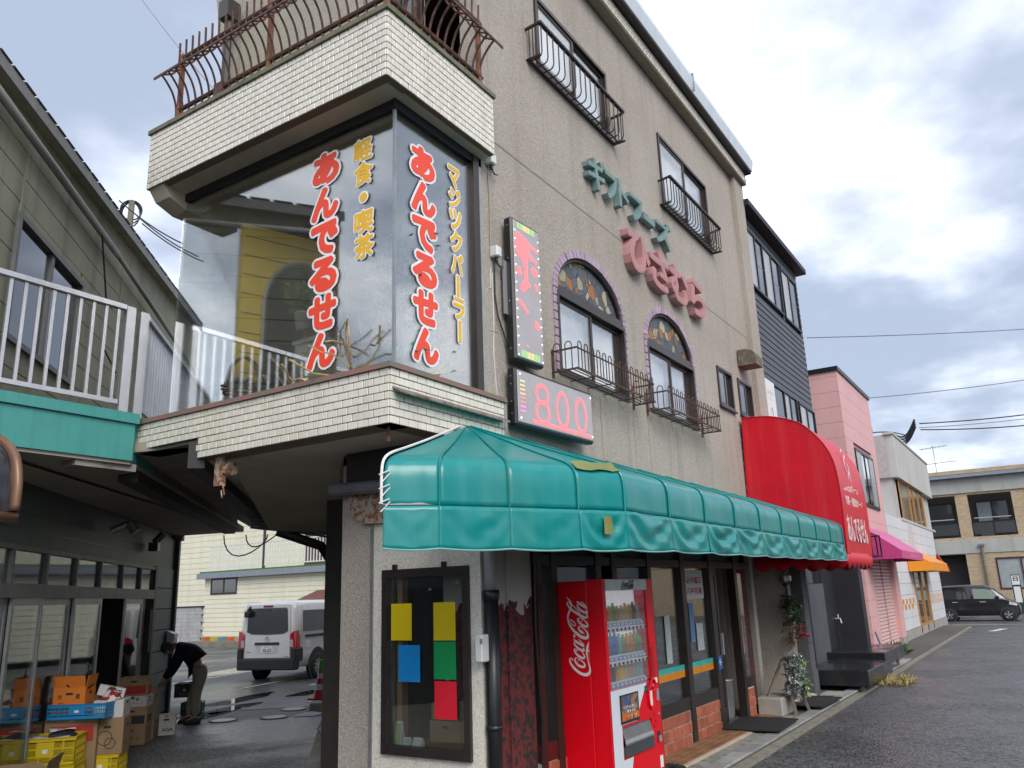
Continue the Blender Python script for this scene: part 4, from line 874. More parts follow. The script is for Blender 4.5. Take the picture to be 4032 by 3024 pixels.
for i in range(len(outer)-1):
    rows = []
    for s_, z in [(a, b) for a, b in catmull(PROF, 2)]:
        row = []
        for k in range(SEG+1):
            t = k/SEG; p, dn, sag = awn(i, t, s_, z)
            d_ = -.007*sag*min(1, s_*2.2) + .0035*math.sin(9*t+i*2+7*z)*sag*s_ + .003*math.sin(17*t+i)*sag*max(0, s_-.8)*5
            q = p + dn*d_; row.append((q.x-1.1, q.y, z-2.27 - .010*sag*s_*(1-abs(2*s_-1))))
        rows.append(row)
    m_ = MB(); m_.sheet(rows); o = m_.build('panel', GREENV, G, True); md = o.modifiers.new('t', 'SOLIDIFY'); md.thickness = .004
    rows = []
    amp = [.02,.035,.03,.05,.06,.05,.075,.07,.05,.05,.05,.05,.06][i]; ph = rng.random()*6
    zb = [2.27,2.262,2.258,2.255,2.25,2.265,2.27,2.275,2.28,2.285,2.29,2.295,2.30,2.305]
    for r_ in range(11):
        v = r_/10; row = []
        for k in range(29):
            t = k/28; p, dn, sag = awn(i, t, 1.0, 0)
            fold = math.sin(3.1*t*2+ph+2.2*v)*.5 + .5*math.sin(11*t+ph*2-3*v)*sag + .35*math.sin(23*t+ph)*(1-v)
            drape = abs(2*t-1)**1.6
            hang = math.sin(9.5*(v+.75*(2*t-1)**2)+ph)*sag**.6*math.exp(-2.0*abs(v-.45)) + .6*math.sin(15*(v-.5*t)+ph*2)*t*(1-t)*2
            d_ = .012 + amp*(.16*fold*sag*(.4+.6*v) - .12*sag*v + .25*drape*v + .42*hang*[.4,.5,.3,.9,1,1,1,1,1,1,1,1,1][i]) ; q = p + dn*d_
            row.append((q.x-1.1, q.y, 2.56 + (zb[i]*(1-t)+zb[i+1]*t - 2.56 - .012*sag)*v - 2.27 + .012*math.sin(14*t+ph)*(1-v)*v*4*sag))
        rows.append(row)
    m_ = MB(); m_.sheet(rows); o = m_.build('valance', GREENV, G, True); md = o.modifiers.new('t', 'SOLIDIFY'); md.thickness = .004
    hm = MB(); hm.tube([(a[0],a[1],a[2]) for a in rows[-1][::2]], .007, 5); hm.build('hem', mat('pale_green_hem', (.20,.42,.39), .3), G)
for i in range(len(outer)):
    j = min(i, len(outer)-2); t = 0 if i < len(outer)-1 else 1
    pts = []
    for s_, z in catmull(PROF, 2):
        p, dn, sag = awn(j, t, s_, z); q = p+dn*.004; pts.append((q.x-1.1, q.y, z+.004-2.27))
    if i == 0:
        MB().tube([(Vector(p)+Vector((-.012,.012,.012))) for p in pts], .011, 7).build('edge_pipe', mat('white_pipe', (.74,.74,.72), .4), G)
        for k in range(3): 
            p = Vector(pts[-1]); z = .31+k*.10; m_ = MB(); m_.tube([(p.x-.03,p.y+.02,z),(p.x+.02,p.y-.035,z+.03),(p.x+.03,p.y-.03,z+.01),(p.x-.02,p.y+.01,z-.06)], .005, 4); m_.build('lacing', PAPER, G)
    else: MB().tube(pts, .0075, 4).build('rib_seam', GREENV, G)
# steel frame inside and tape patches
fr_ = MB()
for i in range(1, len(outer)): fr_.tube([(wallp[i].x-1.1, wallp[i].y, 3.4-2.27), (outer[i][0]*.9+wallp[i].x*.1-1.1, outer[i][1]*.9, 2.62-2.27)], .015, 5)
fr_.tube([(x-1.1, y*.97, 2.57-2.27) for x, y in outer], .016, 5); fr_.build('frame', ALU_G, G)
TAPE = mat('olive_tape', (.19,.20,.055), .5)
def patch(i, t0, t1, s0, s1, name='tape_patch'):
    rows = []
    for s_ in (s0,(s0+s1)/2,s1):
        z = 2.56+(2.25-2.56)*(s_-1) if s_ > 1 else None
        if z is None:
            for a, b in zip(PROF, PROF[1:]):
                if a[0] <= s_ <= b[0] and b[0] > a[0]: z = a[1]+(b[1]-a[1])*(s_-a[0])/(b[0]-a[0])
        row = []
        for k in range(5):
            t = t0+(t1-t0)*k/4; p, dn, sag = awn(i, t, min(s_, 1), 0); q = p+dn*.05; row.append((q.x-1.1+rng.uniform(-.01,.01), q.y, z+.03-2.27))
        rows.append(row)
    MB().sheet(rows).build(name, TAPE, G)
rows = []
for z in (2.965,2.925,2.885):
    row = []
    for k in range(7):
        t = .03+.97*k/6; p, dn, sag = awn(3, t, .93, 0); q = p+dn*(.012+(2.97-z)*.9); row.append((q.x-1.1, q.y, z-2.27+rng.uniform(-.008,.008)))
    rows.append(row)
MB().sheet(rows).build('tape_patch', TAPE, G)
rows = [[(Vector(awn(3, t, 1.0, 0)[0])+Vector(awn(3, t, 1.0, 0)[1])*.045) for t in (.42,.5,.6)] for _ in range(3)]
MB().sheet([[(q.x-1.1+rng.uniform(-.01,.01), q.y, z-2.27) for q in row] for row, z in zip(rows, (2.51,2.45,2.37))]).build('tape_patch', TAPE, G)
# ================================================================ RED AWNING
RX0, RX1 = 9.66, 11.95
T = thing('red_awning', 'tall rounded red vinyl awning over the cafe entrance', 'awning', (RX0, YF, 2.2))
rp = catmull([(.0,4.94),(-.35,4.92),(-.62,4.87),(-1.0,4.72),(-1.25,4.48),(-1.43,4.2),(-1.52,3.9),(-1.55,3.45),(-1.545,2.9),(-1.53,2.42)], 3)
NL = 20
rows = [[((RX1-RX0)*k/NL, y-YF+.012*math.sin(math.pi*k/NL), z-2.2) for k in range(NL+1)] for y, z in rp]
o = MB().sheet(rows).build('front_panel', REDV, T, True)
sdp = [(0.0, y-YF, z-2.2) for y, z in rp] + [(0, .0, .22)]
cen = (0.01,-.75,1.2)
m_ = MB(); m_.add(sdp, [tuple(range(len(sdp)))]); m_.build('side_panel', REDV, T)
m_ = MB(); m_.add([((RX1-RX0), y, z) for _, y, z in sdp], [tuple(range(len(sdp)))]); m_.build('side_panel', REDV, T)
def scallop(a, b, n, name='valance'):
    a = Vector(a); b = Vector(b); rows = [[], [], []]
    for k in range(n*8+1):
        t = k/(n*8); p = a.lerp(b, t); e = abs(math.sin(math.pi*t*n)); ot = Vector((a-b).normalized().cross(Vector((0,0,1))))*(.02*e)
        rows[0].append(p+Vector((0,0,.24))); rows[1].append(p+Vector((0,0,.1))+ot); rows[2].append(p+Vector((0,0,.06-.09*e))+ot*1.6)
    o = MB().sheet(rows).build(name, REDV, T, True); md = o.modifiers.new('t', 'SOLIDIFY'); md.thickness = .004
scallop((0,-.02,0), (0,-1.585,0), 5); scallop((0,-1.585,0), (RX1-RX0,-1.585,0), 6); scallop((RX1-RX0,-1.585,0), (RX1-RX0,-.02,0), 5)
m_ = MB(); m_.tube([Vector(p)+Vector((-.004,0,0)) for p in sdp[:-1]], .01, 5); m_.build('edge_seam', REDV, T)
for k in range(11): bx('lace_eyelet', -.008, 0, -.03, -.02, .35+k*.22, .37+k*.22, ALU, T)
AWT = mat('faded_white_print', (.74,.60,.58), .5)
fa = lambda u, v, d: (u, -1.62-d-(.0 if v < 1.3 else -.02), v)
def aw_text(s, u0, u1, v0, v1): letter('print', s, (u0,u1,v0,v1), lambda u, v, d: (u, (-1.60 if v < 1.3 else -1.60+.09*(v-1.3))-d*1.0, v), AWT, T, .02, .004)
aw_text('四次元パーラー', .35, 1.85, 1.30, 1.46); aw_text('喫茶・軽食ケーキ', .35, 1.95, 1.06, 1.22); aw_text('あんでるせん', .25, 2.0, .42, .88)
m_ = brush([[(.95,2.05,.03),(1.1,2.12,.03),(1.2,2.02,.03),(1.0,1.92,.03),(.92,1.78,.03),(1.05,1.66,.03),(1.2,1.72,.03),(1.22,1.86,.03)], [(1.05,1.66,.03),(1.0,1.55,.03)], [(1.2,1.7,.03),(1.22,1.52,.03)], [(.98,1.72,.03),(1.12,1.6,.03)]], lambda x, y, d: (x, -1.585+.21*(y-1.5)**2+.02-.02-d, y), .004); m_.build('print', AWT, T)
# ================================================================ VENDING MACHINE
V = thing('vending_machine', 'red drinks vending machine with white script lettering under the awning', 'vending machine', (2.2,-.2,.15))
VR = mat('vending_red', (.70,.001,.010), .38, var=.03, spec=.35); VW = mat('vending_white', (.66,.70,.74), .3, var=.03); VS = mat('vending_silver', (.45,.53,.50), .3, .2)
Wv, Dv, Hv = 1.17, .52, 1.90
bd = MB(); bd.cbox(0,Wv,-.36,0,0.04,Hv-.01,.012); bd.build('cabinet', VR, V)
dm = wallh((0,-Dv,0), (1,0,0), (0,0,1), (0,.155,0), 0, Wv, .02, Hv, [(.075,1.0,.885,1.79), (.26,.93,.28,.545)]); dr = dm.build('door', VR, V, bevel=.006)
# white part of the front
w_ = MB(); fpz = -Dv-.003
w_.add([(.05,fpz,.03),(.36,fpz,.03),(.62,fpz,.62),(.80,fpz,.88),(.05,fpz,.88),(.05,fpz,.565),(.245,fpz,.565),(.245,fpz,.265),(.05,fpz,.265)], [(0,1,8),(1,7,8)]) if False else None
for q in ([(.05,.03),(.36,.03),(.455,.265),(.05,.265)], [(.05,.265),(.245,.265),(.245,.565),(.05,.565)], [(.05,.565),(.575,.565),(.70,.72),(.86,.885),(.05,.885)]):
    w_.add([(x,fpz,z) for x, z in q], [tuple(range(len(q)))])
w_.build('white_front', VW, dr)
bx('header_panel', .06, 1.005, -Dv-.012, -Dv+.01, 1.79, 1.895, VS, dr)
k_ = .30/2850.0
brush(COLA, lambda x, y, d: (.40 + (3000-y)*k_, -Dv-.0125-d, 1.842 - (x-620)*k_*1.1 + .0), .002).build('script_mark', INK, dr)
# display case
bx('case_back', .075, 1.0, -.385, -.375, .885, 1.79, mat('case_glow_white', (.66,.68,.71), .5, emit=.35), V)  # back panel given a glow to brighten the drinks, no lamp modelled
BOT = [mat('can_%d' % i, c, .3, var=.05) for i, c in enumerate([(.42,.02,.03),(.03,.02,.02),(.25,.02,.03),(.55,.28,.03),(.10,.34,.07),(.62,.44,.06),(.02,.14,.40),(.22,.42,.40),(.62,.24,.02),(.16,.30,.06),(.06,.05,.045),(.50,.30,.12),(.55,.40,.22),(.42,.33,.25)])]
def bottle(h, r_): return MB().lathe([(0.001,0),(r_,0.0),(r_,h*.62),(r_*.8,h*.74),(r_*.38,h*.86),(r_*.38,h*.97),(0.001,h)], 10).mesh(True)
def can(h, r_): return MB().lathe([(0.001,0),(r_*.9,0),(r_,.01),(r_,h*.92),(r_*.85,h),(0.001,h)], 10).mesh(True)
import itertools
rowsd = [(1.50,[0,2,3,4,11,12,5,3,1,13],.17,'b'), (1.185,[1,0,6,6,7,9,8,8,9,4],.21,'b'), (.945,[10,10,1,3,5,12,13,13,7,7],.15,'c')]
for z, cs, h, kd in rowsd:
    bx('shelf', .08, .995, -.46, -.385, z-.02, z, WHITEP, V)
    for i, c in enumerate(cs):
        me = (bottle(h*random.uniform(.85,1.05), .033) if kd == 'b' else can(h, .031)); o = link('drink', me, BOT[c], V); o.location = (.125+i*.092, -.425, z)
    pr = bx('price_rail', .08, .995, -.475, -.462, z-.055, z-.015, mat('price_blue', (.16,.27,.52), .5), V)
    bt = MB(); bt.cbox(.085,.99,-.50,-.476,z-.10,z-.057,.008); br = bt.build('button_rail', WHITEP, V)
    bm = MB().lathe([(0.001,0),(.013,0),(.013,.006),(0.001,.008)], 8, axis='y').mesh()
    for i in range(10):
        o = link('button', MB().lathe([(.001,-.508),(.014,-.507),(.014,-.498)], 8, (.13+i*.092,0,z-.078), 'y').mesh(), INK, br)
        bx('price_tag', .11+i*.092, .15+i*.092, -.478, -.4745, z-.045, z-.02, PAPER, pr)
bx('case_glass', .075, 1.0, -.512, -.506, .885, 1.79, glass('case_glass', (.97,.98,.98), .01, 1.5, .45), V)
# lower front: poster, slots, bin
def flat(name, x0, x1, z0, z1, m_, th=.006): return bx(name, x0, x1, -Dv-.004-th, -Dv-.0035, z0, z1, m_, dr)
ps = flat('poster_frame', .225, .63, .575, .83, BLACKP, .008)
pm = mk_voro('poster_art', [(.05,.035,.03),(.16,.09,.06),(.30,.17,.10),(.07,.06,.07),(.05,.10,.22)], 14, None, .3, 0)
def pq(name, x0, x1, z0, z1, m_): return bx(name, x0, x1, -Dv-.0165, -Dv-.0125, z0, z1, m_, dr)
pq('poster', .24, .615, .66, .818, pm); pq('poster', .24, .615, .60, .66, mat('poster_orange', (.62,.13,.02), .4)); pq('poster', .24, .615, .588, .60, INK)
scribble('poster_text', (.27,.54,.70,.735), lambda u, v, d: (u, -Dv-.0168-d, v), PAPER, dr, 7, 3); letter('poster_text', 'ホッとし', (.35,.53,.663,.693), lambda u, v, d: (u, -Dv-.0168-d, v), PAPER, dr, .03, .001)
for i in range(8): o = link('poster_bottle', bottle(.05, .009), BOT[(i*3)%14], dr); o.location = (.33+i*.03, -Dv-.012, .603)
flat('price_display', .80, .895, .80, .855, INK, .004); scribble('display_digits', (.815,.885,.812,.843), lambda u, v, d: (u, -Dv-.0085-d, v), mat('dim_blue', (.25,.35,.55), .4), dr, 3, 4)
cs_ = MB(); 
for x, z, a, b in ((.93,.74,.055,.105),(1.0,.85,.06,.055)): cs_.tube([(x+a*math.cos(t*math.pi/10), -Dv-.012, z+b*math.sin(t*math.pi/10)) for t in range(21)], .011, 6)
cs_.build('coin_surround', VR, dr); flat('coin_plate', .90, .955, .66, .80, WHITEP, .012); flat('note_slot', 1.075, 1.12, .69, .80, ALU, .012); flat('coin_button', .975,1.0,.835,.86, ALU, .018)
flat('notice', 1.06, 1.13, .86, .91, PAPER, .002); flat('lock', 1.085,1.105,.555,.575, ALU, .01); flat('handle_recess', 1.02, 1.09, .93, 1.22, mat('vending_red_dark', (.42,.003,.01), .35), .002)
scribble('emboss', (.965,1.045,.53,.60), lambda u, v, d: (u, -Dv-.002-d, v), mat('vending_red_dark', (.42,.003,.01), .35), dr, 2, 5, .002); MB().tube([(1.005+.03*math.cos(t*.4), -Dv-.002, .48+.035*math.sin(t*.4)) for t in range(17)], .004, 5).build('emboss', mat('vending_red_dark', (0,0,0)), dr)
cr_ = flat('coin_return', 1.04, 1.11, .30, .40, INK, .004); bx('cup_flap', 1.05, 1.10, -Dv-.022, -Dv-.009, .305, .36, ALU, cr_)
fl = MB(); fl.prism([(.27,-Dv+.02,.54),(.27,-Dv+.05,.53),(.27,-Dv-.025,.40),(.27,-Dv-.02,.38)], (.65,0,0)); fl.build('bin_flap', mat('smoky_flap', (.20,.20,.20), .12, .2, spec=.8), dr)
bx('bin_tray', .265, .925, -Dv-.02, -Dv+.02, .285, .375, mat('tray_grey', (.05,.055,.055), .35), dr); bx('bin_back', .26, .93, -.37, -.36, .28, .545, INK, V)
flat('barcode_label', 1.06, 1.13, .06, .17, PAPER, .002)
flat('side_rib', -.004, .0, .02, 1.88, VR)
# white script on the left side
def side(x, y, d):
    P3 = onx(2.2, (2210+x/9.2143, 2340+y/9.2143)); return (-.0005-d, P3.y+.2, P3.z-.15)
brush(COLA, side, .0012).build('script_mark', PAPER, V)
# ================================================================ LEFT SHOP BUILDING (lane side) ; local x = along the lane, -y = out over the lane
S = thing('lane_shop_building', 'weathered olive sided building with green shop front along the lane', 'building', LO, R(43.4))
OLIVE = mat('olive_siding', (.33,.325,.245), .75, var=.12, scale=1.5, streak=((.13,.13,.085), .5, 4), bump=.12, bscale=150)
DGREEN = mat('dark_green_panel', (.055,.085,.078), .5, var=.2, scale=2, streak=((.03,.05,.045), .5, 6))
GFRAME = mat('grey_green_frame', (.16,.17,.165), .5, .3, streak=((.07,.07,.07), .5, 10))
TEAL = mat('teal_fascia_paint', (.07,.33,.30), .5, var=.05, streak=((.06,.26,.235), .6, 14))
T0, T1 = -4.85, 5.25
bx('core_wall', T0, T1, .06, .2, 3.2, 6.95, DGREEN, S)
TG = -7.5
hN = [(-3.43,-1.43,4.67,5.96)]
z = 3.5; k = 0
while z < 6.9:      # siding boards
    h = .292; cuts = [T0,-3.40,.20,3.6,T1]
    for a, b in zip(cuts, cuts[1:]):
        segs = [(a+.012, b-.012)]
        if z < 5.96 and z+h > 4.67:
            segs = [q for s0, s1 in segs for q in ((s0, min(s1,-3.46)), (max(s0,-1.40), s1)) if q[1]-q[0] > .05]
        for s0, s1 in segs: bx('siding_board', s0, s1, .0, .045, z, z+h-.012, OLIVE, S)
    z += h
for a, b, c, d in ((-3.46,-1.40,4.40,4.62),(-3.46,-1.40,6.0,6.125)): bx('siding_board', a+.06, b-.06, .002, .045, c, d, OLIVE, S)
for t in (-3.40,.20,3.6): bx('joint_strip', t-.02, t+.02, -.012, .04, 3.3, 6.8, OLIVE, S)
f = MB(); f.box(-3.46,-1.40,-.04,.05,4.62,4.68); f.box(-3.46,-1.40,-.04,.05,5.94,6.0); f.box(-3.46,-3.40,-.039,.05,4.68,5.94); f.box(-1.46,-1.40,-.039,.05,4.68,5.94); f.box(-2.47,-2.40,-.02,.05,4.68,5.94); wf = f.build('window', GFRAME, S)
bx('glazing', -3.40, -2.47, .015, .02, 4.68, 5.94, GLASS_DK, wf); bx('glazing', -2.40, -1.46, .03, .035, 4.68, 5.94, GLASS_DK, wf)
# eaves and roof
rf = MB(); rf.prism([(T0-.1,-.10,7.02),(T0-.1,-.10,7.10),(T0-.1,2.6,8.3),(T0-.1,2.6,8.18)], (T1-T0+.4,0,.72)); roof = rf.build('roof', mat('slate_roof', (.08,.08,.085), .7, var=.25, scale=4), S)
MB().prism([(T0-.12,-.135,6.97),(T0-.12,-.135,7.105),(T1+.32,-.135,7.825),(T1+.32,-.135,7.69)], (0,.03,0)).build('fascia_board', mat('grey_fascia', (.26,.26,.255), .6, streak=((.14,.14,.14), .5, 5)), roof); MB().prism([(T0,-.10,6.985),(T1,-.10,7.685),(T1,.03,7.685),(T0,.03,6.985)], (0,0,.012)).build('eave_soffit', OLIVE, roof); MB().prism([(T0,.004,6.80),(T1,.004,6.80),(T1,.004,7.70),(T0,.004,7.0)], (0,.05,0)).build('gable_panel', OLIVE, S)
tm_ = MB().lathe([(.001,-.02),(.045,0),(.045,.05),(.001,.06)], 8, axis='y').mesh()
for i in range(35):
    o = link('roof_tile_end', MB().cbox(-.13,.13,-.04,.1,0,.02,.008).mesh(), mat('slate_roof', (0,0,0)), roof); o.location = (T0+.3*i+.1, -.11, 7.11+.0688*(.3*i+.2)+random.uniform(0,.008)); o.rotation_euler = (0,-.0688,0)
gt = MB(); gt.tube([(T0,-.10,6.78),(-.4,-.10,6.84)], .048, 8); gt.tube([(-.4,-.10,6.84),(T1,-.10,6.72)], .036, 8); gt.build('gutter_pipe', mat('grey_gutter', (.25,.25,.24), .5), S, True)
gt = MB(); gt.tube([(-1.2,-.1,6.9),(-.9,-.15,6.0),(-.6,-.08,5.4),(0,-.1,5.2)], .012, 5); gt.build('hanging_cable', BLACKP, S)
bx('end_parapet', T1-.02, T1+.15, -.10, 2.5, 3.2, 7.6, OLIVE, S); bx('front_end_wall', T0-.06, T0, -.0, 3.0, 3.3, 7.0, OLIVE, S)
# ground floor
bx('green_panel', TG, T1, .02, .16, 2.62, 3.2, DGREEN, S)
for zz in (2.8,2.98): bx('panel_joint', TG, T1, .012, .03, zz, zz+.012, BLACKM, S)
for k in range(7): bx('green_panel', 3.72, T1-.06, .0, .05, .06+k*.37, .06+k*.37+.355, mat('green_wall_panel', (.10,.135,.125), .5, var=.15), S)
bx('corner_post', T1-.06, T1+.08, -.06, .12, 0, 3.2, mat('black_green_post', (.02,.03,.028), .5), S)
bx('jamb', 3.58, 3.72, -.03, .12, 0, 2.64, mat('black_green_post', (0,0,0)), S)
bx('transom_beam', TG, 3.62, -.03, .09, 2.08, 2.23, GFRAME, S); bx('head_beam', TG, 3.72, -.02, .10, 2.575, 2.625, GFRAME, S)
for t in (-6.5,-5.5,-4.5,-3.5,-2.54,-1.56,-.53,.49,1.58,2.65): bx('mullion', t-.03, t+.03, -.02, .07, 2.23, 2.575, GFRAME, S)
ts = [TG,-6.5,-5.5,-4.5,-3.5,-2.54,-1.56,-.53,.49,1.58,2.65,3.6]
FROST = glass('dusty_pane', (.75,.77,.76), .04, 1.5, .9, .10, (.42,.43,.42))
for a, b in zip(ts, ts[1:]): bx('transom_pane', a+.03, b-.03, .02, .026, 2.23, 2.575, FROST, S)
def leaf(a, b, y):
    d_ = MB(); d_.box(a,a+.06,y-.015,y+.015,.05,2.08); d_.box(b-.06,b,y-.015,y+.015,.05,2.08); d_.box(a+.06,b-.06,y-.014,y+.014,2.0,2.08); d_.box(a+.06,b-.06,y-.014,y+.014,.05,.22); d_ = d_.build('sliding_door', ALU_G, S)
    bx('glazing', a+.06, b-.06, y-.003, y+.003, .22, 2.0, glass('shop_door_glass', (.80,.84,.83), .015, 1.5, .85, .03), d_); return d_
for a, b, y in ((-4.4,-3.4,.0),(-3.42,-2.45,.04),(-2.45,-1.56,0),(-1.60,-.50,.04),(-.50,.65,.0),(1.93,2.98,.02)): leaf(a, b, y)
bx('timber_jamb', 3.1, 3.25, .03, .15, .05, 2.08, WOOD, S)
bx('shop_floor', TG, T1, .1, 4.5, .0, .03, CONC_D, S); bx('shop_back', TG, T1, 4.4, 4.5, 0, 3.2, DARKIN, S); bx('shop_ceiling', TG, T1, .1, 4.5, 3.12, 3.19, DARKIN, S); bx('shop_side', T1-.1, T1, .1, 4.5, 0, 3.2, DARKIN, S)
for k in range(6): bx('stored_carton', .70, 1.05, .25, .6, .03+k*.28, .03+k*.28+.27, CARD, S)
bx('stored_carton', .72, 1.0, .25, .55, 1.71, 1.86, CARD_W, S); bx('stored_carton', 1.05, 1.3, .3, .55, 1.5, 1.72, CARD_W, S)
bx('inner_cabinet', -1.9, -1.0, .8, 1.2, .03, 1.75, mat('grey_cabinet', (.33,.32,.29), .5), S); bx('inner_cabinet', -3.2, -2.3, 1.0, 1.5, .03, 1.9, mat('grey_cabinet', (.3,.3,.3)), S)
bx('work_coat', 3.3, 3.45, -.05, .02, 1.2, 1.9, INK, S)
# balcony slab: soffit, teal fascia (street side and lane side)
BC = Vector((-.11,3.42,0))
sf = MB(); q = [BC+Vector((-7,0,3.36)), BC+Vector((.0,0,3.36)), LA(5.35,1.24,3.36), LA(5.35,-.02,3.30), LA(-7.3,-.02,3.30)]
inv = Matrix.Rotation(-R(43.4), 3, 'Z'); loc = lambda p: inv @ (Vector(p)-LO)
sf.prism([loc(p) for p in q], (0,0,.10)); sf.build('balcony_soffit', mat('lane_soffit', (.44,.40,.32), .9, var=.15, scale=.8), S)
fs = MB(); fs.prism([loc(p) for p in (BC+Vector((-7,-.03,3.395)), BC+Vector((0,-.03,3.395)), BC+Vector((0,-.03,3.775)), BC+Vector((-7,-.03,3.775)))], loc(LO+Vector((0,.05,0)))); fs.build('teal_fascia', TEAL, S)
fs = MB(); fs.prism([loc(p) for p in (BC+Vector((-7,-.06,3.78)), BC+Vector((.03,-.06,3.78)), BC+Vector((.03,-.06,3.885)), BC+Vector((-7,-.06,3.885)))], loc(LO+Vector((0,.09,0)))); fs.build('fascia_cap', TEAL, S)
fs = MB(); p0 = BC+Vector((.012,0,0)); p1 = BC+AV*1.0
fs.prism([loc(p) for p in (p0+Vector((0,0,3.40)), p1+Vector((0,0,3.40)), p1+Vector((0,0,3.875)), p0+Vector((0,0,3.875)))], loc(LO-AN*.04)); fs.build('teal_fascia', TEAL, S); p0 = p1; p1 = BC+AV*7.6; fs = MB(); fs.prism([loc(p) for p in (p0+Vector((0,0,3.40)), p1+Vector((0,0,3.40)), p1+Vector((0,0,3.87)), p0+Vector((0,0,3.87)))], loc(LO-AN*.04)); fs.build('slab_edge', CONC_D, S)
dk = MB(); dk.prism([loc(p) for p in (BC+Vector((-7,.02,3.80)), BC+Vector((-.03,.02,3.80)), LA(5.2,1.2,3.80), LA(5.2,.0,3.80), LA(-7.3,.0,3.80))], (0,0,.04)); dk.build('balcony_deck', CONC_D, S)
bk = MB(); bk.prism([loc(BC+Vector(v)) for v in ((-.55,.03,3.30),(.10,.05,3.30),(.10,.3,3.30),(-.55,.3,3.30))], (0,0,.075)); bk.build('bracket_slab', CONC, S)
bm_ = MB(); bm_.bar(loc(BC+AV*.4-AN*.12+Vector((0,0,3.31))), loc(BC+AV*7.5-AN*.12+Vector((0,0,3.31))), .2, .14); bm_.build('lane_beam', mat('dark_steel', (0,0,0)), S)
sp_ = MB(); sp_.tube([(.4,-.35,3.1),(.4,-.12,3.0)], .05, 8); sp_.tube([(.4,-.35,3.1),(.4,-.45,2.98)], .07, 8); sp_.build('spot_lamp', ALU_G, S); sp_ = MB(); sp_.tube([(2.9,-.25,3.15),(2.9,-.12,3.0)], .06, 8); sp_.box(2.8,3.0,-.2,-.05,2.86,3.0); sp_.build('spot_lamp', BLACKP, S)
# aluminium balcony railing
T = thing('aluminium_railing', 'white aluminium balustrade on the teal balcony edge', 'railing', BC)
RZ0, RZ1 = 3.98, 5.00
def rail_run(a, b, n, first):
    a = Vector(a); b = Vector(b); d_ = (b-a); s_ = d_.normalized(); sd_ = s_.cross(Vector((0,0,1)))
    m_ = MB(); m_.bar(a+Vector((0,0,RZ1)), b+Vector((0,0,RZ1)), .075, .05); m_.build('handrail', ALU, T); m_ = MB(); m_.bar(a+Vector((0,0,RZ0)), b+Vector((0,0,RZ0)), .04, .045); m_.build('bottom_rail', ALU, T)
    bm = MB(); bm.box(-.016,.016,-.011,.011,RZ0+.02,RZ1-.03); me = bm.mesh(); me.materials.append(ALU)
    for i in range(n):
        o = link('baluster', me, None, T); o.location = a + d_*((i+.5)/n); o.rotation_euler = (0,0,math.atan2(s_.y, s_.x))
rail_run((-6.9,-.02,0), (-.22,-.02,0), 50, True); rail_run(AV*.16+AN*.0, AV*7.4, 62, False)
for p, w_ in (((-.16,-.02),.085),((.03,.03),.085)):
    o = bx('post', p[0]-.05, p[0]+.05, p[1]-.03, p[1]+.03, RZ0-.12, RZ1+.02, ALU, T)
for k in (1.6,3.2,4.8,6.4): o = bx('post', -.22-k-.03, -.22-k+.03, -.05, .01, RZ0-.1, RZ1, ALU, T)
# mailbox on the corner post
T = thing('mailbox', 'grey metal mailbox fixed to the dark corner post in the lane', 'mailbox', LA(4.78,.03,1.12), R(43.4))
m_ = MB(); m_.prism([(-.02,0,0),(-.02,-.13,0),(-.02,-.13,.32),(-.02,0,.38)], (.30,0,0)); m_.build('box', ALU_G, T); bx('flap', .0, .26, -.142, -.132, .24, .30, ALU, T)
# curved dark canopy at the left edge
T = thing('curved_canopy', 'dark curved canopy with copper brown trim at the left edge', 'canopy', (-2.19,1.6,2.66)); T.scale = (.72,1,.72)
pr_ = catmull([(.9,.62),(.5,.70),(.15,.66),(-.15,.45),(-.26,.18),(-.27,-.12)], 4)
MB().sheet([[(x, y, z) for x in (-3,-2,-1,0)] for y, z in pr_]).build('cover', mat('wet_black_vinyl', (.02,.018,.02), .2, streak=((.12,.11,.12), .7, 12)), T, True)
BRN = mat('copper_trim', (.20,.105,.065), .4, .3)
MB().tube([(.0,y-.01,z) for y, z in pr_], .045, 8).build('edge_trim', BRN, T, True); m_ = MB(); m_.add([(0.0,y,z) for y, z in pr_]+[(0,.9,-.12)], [tuple(range(len(pr_)+1))]); m_.build('end_panel', mat('wet_black_vinyl', (0,0,0)), T); MB().tube([(-3,-.26,-.17),(.03,-.26,-.17)], .05, 8).build('bottom_bar', BRN, T, True)
